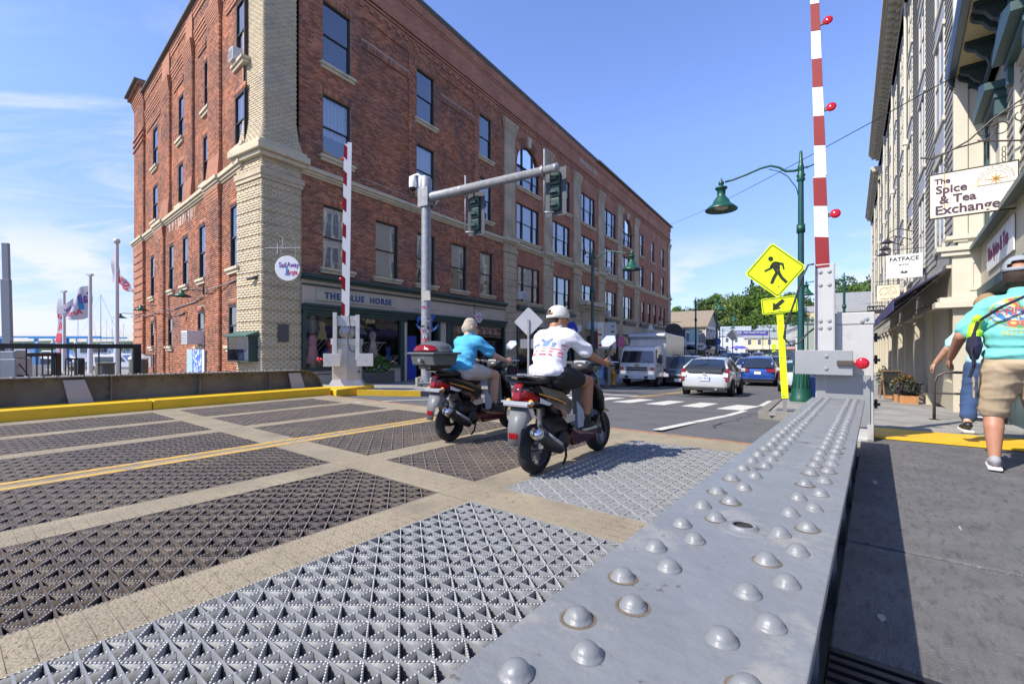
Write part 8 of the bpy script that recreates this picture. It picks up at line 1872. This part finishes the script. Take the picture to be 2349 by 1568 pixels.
def cap_mesh(t,M,c,f,m,back=False,s=1,brim_m=None):
 """baseball cap: dome, brim and (worn straight) an opening at the back showing hair"""
 f=Vector(f).normalized(); a=math.atan2(f.y,f.x); Q=M @ T(Vector(c)+Vector((0,0,.035))) @ RZ(a)
 b=MB(); N=24; Rr=7; vs=[]
 for i in range(Rr+1):
  ph=i/Rr*math.pi/2
  for j in range(N):th=2*math.pi*j/N; rr=math.cos(ph) ** .8; vs.append((.108*s*rr*math.cos(th),.092*s*rr*math.sin(th),-.015+.118*s*math.sin(ph)))
 fs=[]
 for i in range(Rr):
  for j in range(N):
   if i in (1,2) and abs(j - N // 2+.5) < (2.6 if i == 1 else 1.6):continue
   fs.append((i*N+j,i*N+(j+1) % N,(i+1)*N+(j+1) % N,(i+1)*N+j))
 b.add(vs,fs); o=add('cap',b.mesh('cap',m,True),t,Q); so=o.modifiers.new('thick','SOLIDIFY'); so.thickness=.005; so.offset=1
 P=[(.09,-.082),(.15,-.075),(.19,-.04),(.2,0),(.19,.04),(.15,.075),(.09,.082)]
 add('cap_brim',MB().add([(x,y,.0 - y*y*4*.3) for x,y in P]+[(x,y,-.006 - y*y*1.2) for x,y in P],[tuple(range(7)),tuple(range(13,6,-1))]).mesh('cap_brim',brim_m or m,True),o,Q); add('cap_button',MB().ball((0,0,.105),.009,6).mesh('cap_button',m),o,Q); return o
def hair(t,M,c,f,m,s=1,low=-.06,amp=.006,top=True,bald=False,vox=.008):
 f=Vector(f).normalized(); l=Vector((-f.y,f.x,0)); c=Vector(c); Rm=Matrix((f,l,(0,0,1))).transposed(); pr=[('e',c - f*.022+Vector((0,0,low+.055)),(.092*s,.087*s,.085*s),Rm)]
 if top:pr.append(('e',c - f*.012+Vector((0,0,.035)),(.096*s,.087*s,.100*s),Rm))
 return fused('hair',pr,m,t,M,vox,2,amp)
# ------------------------------------------------------------------ scooters: x forward, y left, wheels on the ground
black_g=paint('scooter_black',(.008,.008,.01),.1); graym=mat('scooter_grey_plastic',(.17,.175,.18),.45); silverp=mat('scooter_silver',(.42,.43,.45),.3,metal=.5); red_p=paint('scooter_red',(.09,.005,.01),.2); orange_p=mat('decal_orange',(.6,.25,.03),.4); seatm=mat('seat_vinyl',(.02,.018,.018),.5,bump=.2); eng=mat('engine_dark',(.035,.033,.032),.5,metal=.4)
def scooter():
 t=thing('scooter','x','scooter'); M=I4
 for x in (0,1.2):
  o=add('wheel',MB().lathe([(.145,-.055),(.19,-.06),(.215,-.04),(.226,0),(.215,.04),(.19,.06),(.145,.055)],30,(0,0,0),'y').mesh('wheel',tyre,True),t,T((x,0,.226)))
  b=MB().lathe([(.15,-.05),(.152,0),(.15,.05),(.138,.05),(.136,-.05),(.15,-.05)],26,(0,0,0),'y').cyl((0,-.06,0),(0,.06,0),.035)
  for k in range(5):a=k*1.2566; b.prism([(q*math.cos(a+e),q*math.sin(a+e)) for q,e in ((.03,.5),(.03,-.5),(.14,-.14),(.14,.14))],-.02,.02)
  add('rim',b.mesh('rim',mat('rim_grey',(.2,.2,.21),.35,metal=.6)),o,T((x,0,.226)))
 B=lambda n,pts,y0,y1,m,bv=.012:add(n,MB().prism(pts,y0,y1).mesh(n,m,False),t,M,bevel=bv)
 tailp=[(-.34,.80),(-.2,.69),(.0,.60),(.3,.52),(.42,.52),(.44,.62),(.35,.70),(.1,.77),(-.1,.82),(-.3,.86)]
 fused('tail_body',[('e',(.05,0,.68),(.34,.13,.10)),('e',(-.18,0,.76),(.2,.10,.06)),('e',(.3,0,.58),(.16,.14,.12))],black_g,t,M,.014,3)
 for s in (1,-1):
  add('side_panel',MB().add([(-.28,s*.085,.78),(.0,s*.135,.66),(.34,s*.15,.50),(.46,s*.14,.60),(.25,s*.14,.72),(-.1,s*.115,.80)],[(0,1,2,3,4,5)]).mesh('side_panel',black_g),t,M)
  add('orange_stripe',MB().add([(-.15,s*.133,.74),(.1,s*.147,.685),(.28,s*.157,.62),(.28,s*.157,.607),(.08,s*.147,.67),(-.15,s*.133,.73)],[(0,1,2,3,4,5)]).mesh('orange_stripe',orange_p),t,M)
  add('red_stripe',MB().add([(.02,s*.15,.62),(.2,s*.158,.60),(.3,s*.16,.52),(.24,s*.16,.47),(.18,s*.158,.56)],[(0,1,2,3,4)]).mesh('red_stripe',red_p),t,M)
  add('chrome_decal',MB().add([(.2,s*.16,.50),(.44,s*.155,.50),(.44,s*.155,.44),(.3,s*.155,.43)],[(0,1,2,3)]).mesh('chrome_decal',silverp),t,M)
  add('rear_indicator',MB().ball((-.3,s*.12,.66),.032,8).mesh('rear_indicator',orange_p,True),t,M)
  add('tail_lens',MB().add([(-.36,s*.01,.79),(-.31,s*.085,.765),(-.12,s*.125,.70),(-.16,s*.12,.675),(-.33,s*.08,.68),(-.38,s*.01,.69)],[(0,1,2,3,4,5)]).mesh('tail_lens',tail),t,M)
  add('clear_lens',MB().add([(-.14,s*.14,.70),(.05,s*.15,.635),(.0,s*.148,.62),(-.14,s*.139,.655)],[(0,1,2,3)]).mesh('clear_lens',mat('clear_lens',(.7,.66,.66),.1)),t,M)
  o=add('mirror',MB().prism([(-.02,.0),(.04,.05),(.03,.1),(-.04,.1),(-.09,.05),(-.08,.0)],-.012,.012).mesh('mirror',mat('mirror_face',(.75,.8,.9),.06,metal=.7)),t,T((.86,s*.33,1.14)) @ RZ(R(-70)) @ Matrix.Scale(1.15,4),bevel=.004)
  add('mirror_stalk',MB().tube([(.88,s*.24,1.0),(.87,s*.29,1.08),(.87,s*.33,1.15)],.009,6).mesh('mirror_stalk',blackp),o,M)
  add('brake_lever',MB().tube([(.86,s*.2,.99),(.93,s*.27,.985),(.92,s*.38,.985)],.007,5).mesh('brake_lever',chrome),t,M); add('grip',MB().cyl((.84,s*.24,.975),(.80,s*.38,.965),.018).cyl((.80,s*.38,.965),(.795,s*.40,.965),.022).mesh('grip',blackp),t,M)
  add('front_indicator',MB().ball((1.02,s*.13,.62),.04,8,(1,.6,.8)).mesh('front_indicator',mat('clear_lens',(.7,.66,.66),.1),True),t,M)
  add('lower_fairing',MB().add([(.42,s*.15,.36),(.95,s*.14,.30),(.88,s*.12,.20),(.5,s*.12,.22),(.36,s*.13,.30)],[(0,1,2,3,4)]).add([(.5,s*.154,.34),(.9,s*.144,.27),(.88,s*.142,.25),(.52,s*.152,.30)],[(0,1,2,3)]).mesh('lower_fairing',red_p),t,M)
 add('number_plate_holder',MB().box(-.4,-.36,-.13,.13,.63,.66).box(-.39,-.3,-.16,.16,.655,.675).mesh('number_plate_holder',silverp),t,M,bevel=.006); add('tail_lamp',MB().prism([(-.39,.68),(-.39,.70),(-.34,.82),(-.30,.835),(-.24,.79),(-.28,.68)],-.04,.04).mesh('tail_lamp',tail),t,M,bevel=.012)
 g=add('rear_mudguard',MB().add([(-.30,.085,.64),(-.30,-.085,.64),(-.40,-.07,.44),(-.43,-.05,.30),(-.43,.05,.30),(-.40,.07,.44),(-.22,.09,.52),(-.22,-.09,.52)],[(0,1,2,5),(5,2,3,4),(0,5,6),(1,7,2)]).mesh('rear_mudguard',graym,True),t,M); g.modifiers.new('thick','SOLIDIFY').thickness=.008
 add('reflector',MB().box(-.445,-.43,-.045,.045,.36,.41).mesh('reflector',tail),t,M,bevel=.005)
 fused('seat',[('e',(-.02,0,.835),(.27,.115,.05)),('e',(.28,0,.78),(.22,.12,.055)),('e',(.42,0,.72),(.1,.11,.06))],seatm,t,M,.014,4); add('grab_rail',MB().prism([(-.42,.885),(-.1,.84),(-.05,.86),(-.1,.875),(-.4,.90)],-.11,.11).mesh('grab_rail',black_g),t,M,bevel=.012); add('lettering',text_mesh('WOLF',.05,silverp,.001,.002),t,T((-.19,0,.892)) @ RZ(R(-90)) @ RX(R(-60)))
 fused('engine',[('e',(.08,.06,.26),(.16,.05,.09)),('e',(.3,.02,.27),(.14,.09,.08)),((.0,.09,.226),(.3,.09,.27),.05,.07)],eng,t,M,.014,1,.004); add('fan_cover',MB().lathe([(.085,0),(.085,-.03),(.03,-.04),(0,-.04)],18,(.30,-.10,.27),'y').mesh('fan_cover',eng,True),t,M)
 fused('engine_block',[((.16,-.04,.38),(.42,-.03,.34),.07,.07),((.1,0,.45),(.45,0,.45),.06,.06)],eng,t,M,.02,1,.005)
 o=add('exhaust',MB().tube([(-.19,-.155,.40),(-.17,-.155,.39),(.08,-.15,.26),(.2,-.14,.2)],[.058,.066,.062,.04],16).mesh('exhaust',mat('muffler_black',(.03,.03,.032),.4),True),t,M)
 add('exhaust_tip',MB().tube([(-.225,-.155,.418),(-.16,-.155,.385)],[.052,.064],16).mesh('exhaust_tip',chrome,True),o,M); add('exhaust_shield',MB().tube([(-.1,-.2,.39),(.12,-.195,.27),(.22,-.16,.2)],[.02,.022,.012],8).mesh('exhaust_shield',silverp,True),o,M); add('exhaust_hole',MB().lathe([(0,0),(.02,0)],12,(0,0,0),'x').mesh('exhaust_hole',blackp),o,T((-.227,-.155,.4185)))
 add('shock',MB().tube([(-.06,-.1,.25),(-.08,-.1,.6)],.025,8).mesh('shock',chrome),t,M); add('swing_cover',MB().prism([(-.1,.18),(.12,.17),(.36,.24),(.34,.32),(-.06,.3)],.07,.12).mesh('swing_cover',eng),t,M,bevel=.01)
 add('kick_stand',MB().tube([(.36,-.1,.2),(.3,-.14,.12),(.22,-.16,.07)],.012,6).mesh('kick_stand',eng),t,M)
 add('foot_board',MB().prism([(.4,.36),(.5,.30),(.88,.30),(.98,.42),(.95,.44),(.86,.34),(.5,.34),(.44,.4)],-.15,.15).mesh('foot_board',black_g),t,M,bevel=.01); add('belly',MB().prism([(.4,.34),(.5,.18),(.85,.18),(.95,.3),(.88,.3)],-.11,.11).mesh('belly',red_p),t,M,bevel=.02)
 fused('leg_shield',[('e',(.98,0,.60),(.055,.20,.27),Matrix.Rotation(R(-18),3,'Y')),('e',(.93,0,.80),(.07,.15,.12)),('e',(.98,0,.40),(.05,.12,.12))],black_g,t,M,.014,3); add('inner_shield',MB().prism([(.865,.42),(.885,.42),(.845,.80),(.82,.80)],-.12,.12).mesh('inner_shield',graym),t,M,bevel=.02); add('white_panel',MB().prism([(.5,.36),(.66,.36),(.60,.52),(.48,.62)],-.157,-.145).mesh('white_panel',mat('panel_blue_grey',(.3,.35,.42),.3)),t,M)
 fused('handlebar_cowl',[('e',(.88,0,.93),(.12,.13,.075)),('e',(.98,0,.9),(.08,.11,.08)),((.86,-.22,.97),(.86,.22,.97),.025,.025)],mat('cowl_grey',(.05,.05,.055),.35),t,M,.014,3); add('speedometer',MB().box(.80,.86,-.07,.07,.965,1.0).mesh('speedometer',mat('dial',(.4,.42,.42),.2)),t,M,bevel=.01); add('head_lamp',MB().ball((1.04,0,.88),.07,10,(.5,1,.8)).mesh('head_lamp',headl,True),t,M)
 for s in (1,-1):add('fork',MB().tube([(1.04,s*.085,.58),(1.2,s*.085,.226)],.02,8).mesh('fork',eng),t,M)
 add('front_mudguard',MB().lathe([(.245,-.07),(.25,0),(.245,.07)],40,(0,0,0),'y').mesh('front_mudguard',red_p,True),t,T((1.2,0,.226))) if 0 else add('front_mudguard',MB().add([(1.2+.25*math.cos(a),y,.226+.25*math.sin(a)) for a in np.linspace(R(50),R(150),9) for y in (-.07,.07)],[(2*i,2*i+1,2*i+3,2*i+2) for i in range(8)]).mesh('front_mudguard',red_p,True),t,M)
 return t
SC=scooter()
r1=Vector((at(1228,4.16),4.16,0)); M1=T(r1) @ RZ(math.atan2(.80,.62)); r2=Vector((at(1032,5.62),5.62,0)); M2=T(r2) @ RZ(math.atan2(.80,.63)) @ Matrix.Scale(.98,4)
for c_ in kids(SC):
 if c_.matrix_basis == I4:
  for v_ in c_.data.vertices:
   if v_.co.x < -.1:v_.co.x=-.1+(v_.co.x+.1)*.68
SC.matrix_basis=M1; tag(SC,'black scooter with red tail light and chrome exhaust tip, ridden by the white shirted teenager',group='two scooters riding off the bridge')
copy_tree(SC,'black scooter carrying a grey top case, ridden by the man in the bright blue shirt',M2)
MT2=M2 @ T((.10,0,.16)) @ Matrix.Scale(.85,4)
tc_=thing('top_case','grey and red hard top case mounted behind the blue shirted rider','luggage box',M2 @ T((-.2,0,.9)))
dkg=mat('case_grey',(.10,.11,.115),.4)
fused('case_lid',[('e',(-.42,0,1.16),(.24,.26,.11)),('e',(-.42,0,1.12),(.26,.28,.06))],dkg,tc_,MT2,.016,3); add('case_base',MB().prism([(-.62,.93),(-.22,.93),(-.17,1.1),(-.67,1.1)],-.23,.23).box(-.69,-.15,-.28,.28,1.08,1.11).mesh('case_base',dkg),tc_,MT2,bevel=.03)
fused('case_reflector',[('e',(-.54,0,1.18),(.15,.20,.045)),('e',(-.58,0,1.14),(.12,.24,.03))],tail,tc_,MT2,.014,2); add('case_lock',MB().cyl((-.70,0,1.0),(-.64,0,1.0),.03).mesh('case_lock',chrome),tc_,MT2); add('case_bracket',MB().box(-.6,-.2,-.12,.12,.88,.93).mesh('case_bracket',blackp),tc_,MT2)
def rider(M,lab,skn,shirt_m,short_m,hc,look,sock,heavy=1.0,sl=.5):
 """seated rider in scooter space"""
 t=thing('person',lab,'person',M); w=heavy; hip=Vector((.22,0,.90)); ch=Vector((.30,0,1.18)); nk=Vector((.345,0,1.30)); pr=[]
 sh={1:Vector((.34,.185,1.225)),-1:Vector((.34,-.185,1.225))}; el={1:Vector((.50,.28,1.04)),-1:Vector((.52,-.29,1.05))}; wr={1:Vector((.735,.305,.985)),-1:Vector((.735,-.305,.985))}
 pr += [('e',(.22,0,.91),(.15*w,.175*w,.12)),('e',(.26,0,1.04),(.115*w,.15*w,.15)),('e',(.31,0,1.17),(.11,.165,.11)),(nk+Vector((-.03,0,-.08)),nk+Vector((-.01,0,.05)),.062,.055)]
 for s in (1,-1):
  pr += [(sh[s] - Vector((0,s*.03,0)),el[s],.055*w,.042),(el[s],wr[s],.042,.026)]+hand(wr[s],Vector((.3,s*.12,-.06)),Vector((0,0,1))*s,.9)
  kn=Vector((.66,s*.17,.80)); an=Vector((.68,s*.14,.42)); pr += [(Vector((.24,s*.09,.87)),kn,.088*w,.062),(kn,kn*.45+an*.55,.06,.058),(kn*.45+an*.55,an,.056,.036)]
 c=Vector(hc); pr += head_prims(c,look); body=fused('body',pr,skn,t,M,.0085,3); face(t,M,c,look)
 sp=[('e',(.20,0,.91),(.155*w,.185*w,.11)),('e',(.24,0,1.03),(.13*w,.172*w,.16)),('e',(.30,0,1.17),(.12,.185,.12)),((.33,-.12,1.25),(.33,.12,1.25),.062,.062),((.32,0,1.24),(.345,0,1.305),.095,.07)]
 for s in (1,-1):e=sh[s].lerp(el[s],sl+.2); sp += [(sh[s] - Vector((.0,s*.03,0)),e,.075*w,.066)]
 so_=fused('shirt',sp,shirt_m,t,M,.011,3,.010)
 sp=[]
 for s in (1,-1):sp += [(Vector((.22,s*.085,.87)),Vector((.22,s*.085,.87)).lerp(Vector((.66,s*.17,.80)),.62),.118*w,.092)]
 fused('shorts',sp+[('e',(.19,0,.88),(.14*w,.17*w,.09))],short_m,t,M,.012,3,.006)
 for s in (1,-1):
  an=Vector((.68,s*.14,.40)); fused('shoe',[('e',an+Vector((.04,0,-.035)),(.135,.045,.035)),('e',an+Vector((-.03,0,0)),(.05,.042,.05))],mat('shoe_black',(.02,.02,.02),.7),t,M,.01,3); add('sole',MB().box(an.x - .09,an.x+.17,an.y - .042,an.y+.042,an.z - .085,an.z - .06).mesh('sole',mat('sole_%d' % sock,(.55,.5,.4) if sock else (.04,.04,.04),.7)),t,M,bevel=.01)
  if sock:add('sock',MB().tube([an+Vector((0,0,-.02)),an+Vector((0,0,.14))],[.045,.05],12).mesh('sock',blackp,True),t,M)
 return t,so_
whs=mat('shirt_white',(.72,.72,.74),.85,bump=.1,bscale=200); capw=mat('cap_offwhite',(.56,.54,.48),.8); hb=mat('hair_brown',(.035,.02,.013),.8,bump=.8,bscale=120)
lk=(.80,-.60,0); hc1=(.375,-.005,1.395)
t,sh1=rider(M1,'teenager in white shirt, black shorts and off-white cap riding the nearer scooter',skin3,whs,mat('shorts_black',(.015,.015,.017),.8),hc1,lk,1)
hair(t,M1,hc1,lk,hb,.93,-.04,.003,False); cap_mesh(t,M1,hc1,lk,capw,s=1.03)
inkr,inkb,inkw=mat('ink_shirt_red',(.62,.16,.19),.85),mat('ink_shirt_blue',(.16,.24,.42),.85),whs
def oth(a,b):
 # tail shape over the middle letter, then three big letters in stars and stripes
 star=((a*40) % 1 - .5) ** 2+((b*22) % 1 - .5) ** 2 < .04
 if b > .62:
  c=abs(a - .5)
  if c < .2 and b > .62+1.1*max(0,c - .02) and b < .80+.9*c:return 1 if not star else None
 on=False; bb=b/.72
 if bb < 1:
  if a < .32:x,y=(a - .16)/.16,(bb - .5)/.5; on=x*x+y*y < 1 and x*x/.3+y*y/.36 > 1
  elif .38 < a < .62:on=abs(a - .5) < .06 or bb < .13 or (bb > .5 and abs(abs(a - .5) - (bb - .5)*.2) < .05)
  elif a > .68:on=a < .78 or a > .90 or .38 < bb < .62
 if not on:return None
 if bb > .62 and a < .92:return None if star else 1
 return 0 if int(bb*9) % 2 == 0 else None
decal(sh1,(.15,.0,1.15),(.0,-.33,0),(0.06,0,.17),84,40,oth,t,M1,'shirt_print',mats=[inkr,inkb])
t,_=rider(M2,'grey haired man in bright blue shirt and pale shorts riding the farther scooter',skin2,mat('shirt_blue',(.07,.38,.62),.85,bump=.1,bscale=200),mat('shorts_pale',(.52,.47,.44),.85),(.375,0,1.405),(.86,-.5,0),0,1.1)
hair(t,M2,(.375,0,1.405),(.86,-.5,0),mat('hair_grey',(.42,.36,.27),.9,bump=1,bscale=80),.98,-.045,.012,True); add('sunglasses',MB().box(-.02,.02,-.075,.075,-.015,.018).mesh('sunglasses',blackp),t,M2 @ T((.375+.072,-.045,1.418)) @ RZ(math.atan2(-.5,.86)),bevel=.006)
# ------------------------------------------------------------------ walkers: x forward, y left, feet on z = 0
def walker(M,lab,skn,top_m,low_m,hgt=1.8,w=1.0,legs=None,arms=None,shortl=.55,head=(1,0,0),shoe=None,trouser=False,vox=.011,det=True,sleeve=.62,shoe_name='shoe',hair_m=None,cap_m=None):
 k=hgt/1.8; t=thing('person',lab,'person',M); V3=lambda x,y,z:Vector((x*k,y*k,z*k))
 legs=legs or {1:((.12,.10,.50),(.30,.10,.09)),-1:((.02,-.10,.50),(-.28,-.10,.16))}; arms=arms or {1:((-.05,.30,1.14),(.08,.34,.90)),-1:((-.02,-.30,1.14),(.02,-.33,.88))}
 pr=[('e',V3(0,0,.97),(.13*w*k,.17*w*k,.13*k)),('e',V3(0,0,1.2),(.12*w*k,.16*w*k,.2*k)),('e',V3(0,0,1.38),(.10*k,.17*k,.1*k)),(V3(-.01,0,1.45),V3(.02,0,1.58),.065*k,.058*k)]
 for s in (1,-1):
  kn,an=V3(*legs[s][0]),V3(*legs[s][1]); hp=V3(0,s*.095,.92); mid=kn.lerp(an,.35)+Vector((-.012,0,0)); pr += [(hp,kn,.10*w*k,.064*k),(kn,mid,.062*k,.068*k),(mid,an,.066*k,.038*k)]
  e,h_=V3(*arms[s][0]),V3(*arms[s][1]); sh=V3(0,s*.20*(.8+.2*w),1.41); pr += [(sh,e,.058*k,.047*k),(e,h_,.047*k,.03*k)]
  if det:pr += hand(h_,(h_ - e),(Vector((1,0,0)) if s > 0 else Vector((-1,0,0))),.55)
  else:pr += [('e',h_+(h_ - e).normalized()*.06,(.03,.03,.06))]
 hc=V3(.035,0,1.665); pr += head_prims(hc,head,1.07); fused('body',pr,skn,t,M,.009 if det else .02,3)
 ww=w*1.06; sp=[('e',V3(0,0,.99),(.15*ww*k,.19*ww*k,.10*k)),('e',V3(0,0,1.16),(.145*ww*k,.185*ww*k,.22*k)),('e',V3(-.005,0,1.37),(.125*k,.19*ww*k,.12*k)),(V3(0,-.14,1.44),V3(0,.14,1.44),.065*k,.065*k),(V3(-.01,0,1.42),V3(0,0,1.505),.10*k,.075*k)]
 for s in (1,-1):sh=V3(0,s*.18*(.8+.2*w),1.40); e=V3(*arms[s][0]); sp.append((sh,sh.lerp(e,sleeve+.15),.082*k,.078*k))
 top=fused('shirt',sp,top_m,t,M,vox,3,.0095 if det else 0)
 sp=[('e',V3(0,0,.93),(.145*ww*k,.18*ww*k,.12*k))]
 for s in (1,-1):
  hp=V3(0,s*.095,.9); kn,an=V3(*legs[s][0]),V3(*legs[s][1])
  if trouser:sp += [(hp,kn,.118*w*k,.09*k),(kn,kn.lerp(an,.72),.09*k,.08*k)]
  else:sp += [(hp,hp.lerp(kn,.95),.125*w*k,.105*k)]
 low=fused('jeans' if trouser else 'shorts',sp,low_m,t,M,vox,3,.007 if det else 0)
 for s in (1,-1):
  kn,an=V3(*legs[s][0]),V3(*legs[s][1]); Q=T(an) @ RY(R(12) if s < 0 and an.z > .12 else 0)
  fused(shoe_name,[('e',(.06,0,-.035),(.13*k,.047,.035)),('e',(-.02,0,-.01),(.058,.042,.045)),('e',(.12,0,-.045),(.06,.045,.025))],shoe or blackp,t,M @ Q,.01 if det else .02,3); add('sole',MB().box(-.09,.2,-.045,.045,-.085,-.06).mesh('sole',whiteb),t,M @ Q,bevel=.012)
 if hair_m:hair(t,M,hc,head,hair_m,1.16,-.08,.006 if det else 0,cap_m is None,vox=.009 if det else .02)
 if cap_m:cap_mesh(t,M,hc+Vector((0,0,.012)),head,cap_m,s=1.1)
 return t,top,low
aB=math.atan2(BY,BX)
teal=mat('shirt_teal',(.17,.55,.50),.9,bump=.15,bscale=150); khaki=mat('khaki',(.44,.34,.22),.9,bump=.15,bscale=150,var=.05)
pm=Vector((at(2340,3.8),3.8,.1)); MW=T(pm) @ RZ(aB - R(4))
t,top,low=walker(MW,'heavy man in teal printed shirt, khaki cargo shorts and grey cap walking away',skin,teal,khaki,1.76,1.14,
 {1:((.10,.15,.50),(-.02,.15,.10)),-1:((.16,-.14,.52),(.42,-.14,.12))},{1:((-.02,.36,1.16),(.20,.42,.96)),-1:((-.1,-.36,1.16),(-.02,-.4,.94))},head=(.97,-.1,0),shoe=mat('shoe_grey',(.32,.33,.35),.7,col2=(.5,.06,.08),c2scale=18,c2lo=.62,c2hi=.64),hair_m=hb,cap_m=mat('cap_grey',(.28,.31,.34),.85),shoe_name='trainer')
pc=[mat('print_%d' % i,c,.9) for i,c in enumerate(((.55,.10,.09),(.04,.20,.42),(.60,.45,.10),(.45,.62,.62),(.10,.30,.14)))]
def surf(a,b):
 x,y=(a - .5)*2,(b - .5)*2
 if y < -.72:return 2 if bit('OCEAN CITY',(a - .2)/.6,(b - .0)/.12) and .2 < a < .8 and b < .12 else None
 e=x*x+(y - .08) ** 2/.62
 if e > 1:return None
 if e > .92:return 2
 if .48 < b < .70 and .12 < a < .88 and bit('RAMADA',(a - .12)/.76,(b - .48)/.22):return 0
 if b > .62:
  ang=math.atan2(y - .1,x); return (0,2,3,None,4)[int(ang*5) % 5]
 if y < -.28:
  for cx in (-.3,.05,.4):
   r=(x - cx) ** 2+(y+.42) ** 2
   if r < .006:return 2
   if r < .03:return 0 if cx < .3 else 2
  return 1 if y < -.45 and abs(x) > .5 else 4
 if .36 < b < .46 and .25 < a < .75 and bit('SURF SHOP',(a - .25)/.5,(b - .36)/.1):return 2
 return 1 if math.sin(x*16+y*14) > -.2 else 3
decal(top,(-.25,-.01,1.30),(0,-.40,0),(.0,0,.34),72,56,surf,t,MW,'shirt_print',mats=pc)
add('pocket',MB().box(-.06,.08,-.004,.006,0,.17).box(-.065,.085,.002,.010,.13,.18).mesh('pocket',khaki),low and t,MW @ T((.03,.268,.60)),bevel=.006)
bg=thing('drawstring_bag','navy and neon yellow drawstring bag at the teal shirted man\'s side','bag',MW)
fused('pouch',[('e',(-.06,.27,1.06),(.09,.05,.14)),('e',(-.06,.27,1.17),(.07,.05,.09)),('e',(-.10,.25,1.27),(.035,.035,.05))],[mat('bag_navy',(.015,.015,.05),.8),mat('bag_neon',(.45,.75,.02),.7)],bg,MW,.011,3,.006,split=lambda c:1 if c.z > 1.12 - (c.x+.1)*.3 else 0)
add('strap',MB().tube([(-.12,.24,1.26),(-.22,.12,1.36),(-.225,0,1.43),(-.17,-.12,1.50),(-.03,-.19,1.52)],.011,6).tube([(-.12,.25,1.25),(-.13,.30,1.05),(-.14,.27,.90),(-.13,.30,.78)],.012,6).tube([(-.10,.25,1.25),(-.16,.29,1.0),(-.16,.28,.88)],.008,6).mesh('strap',mat('strap_black',(.015,.015,.03),.8)),bg,MW)
pw=Vector((at(2264,5.15),5.15,.13)); MV=T(pw) @ RZ(aB+R(6))
walker(MV,'woman in pale blue top and rolled jeans mostly hidden by the heavy man',skin2,mat('top_pale_blue',(.38,.62,.70),.9),mat('denim',(.035,.07,.17),.9,var=.15,vscale=8,bump=.3,bscale=150),1.58,1.0,
 {1:((-.02,.16,.50),(-.26,.24,.19)),-1:((.12,-.10,.50),(.16,-.10,.09))},{1:((.02,.36,1.14),(.16,.46,.94)),-1:((-.05,-.27,1.14),(.0,-.3,.9))},trouser=True,shoe=blackp,hair_m=mat('hair_blond',(.3,.2,.1),.8))
for u,d,c1,c2,hg,lab in ((1352,21,(.03,.05,.10),(.03,.03,.04),1.75,'man in navy shirt standing by the left kerb behind the white shirted rider'),(1608,48,(.25,.15,.08),(.1,.08,.08),1.7,'long haired person in brown on the left pavement far down the street'),(1623,47,(.25,.4,.6),(.1,.12,.2),1.8,'person in light blue shirt on the left pavement by the dog sign'),(1631,50,(.5,.3,.3),(.1,.1,.12),1.65,'person in faded pink between the blue and white shirted walkers'),(1640,47,(.6,.6,.6),(.3,.1,.1),1.65,'shorter person in white top left of the tall white shirted walker'),(1649,45,(.6,.6,.62),(.05,.05,.08),1.8,'tall person in white shirt at the kerb near the far lamps'),(1568,40,(.05,.1,.2),(.05,.05,.05),1.7,'dark dressed person outside the low blue grey shop'),(1391,24.5,(.4,.3,.25),(.1,.1,.1),1.7,'person half hidden beside the truck mirror')):
 x=at(u,d); walker(T((x,d,gz(x,d)+.13)) @ RZ(random.uniform(0,6)),lab,skin2,mat('top_%d' % u,c1,.9),mat('low_%d' % u,c2,.9),hg,1,vox=.025,det=False,trouser=True,hair_m=hb)
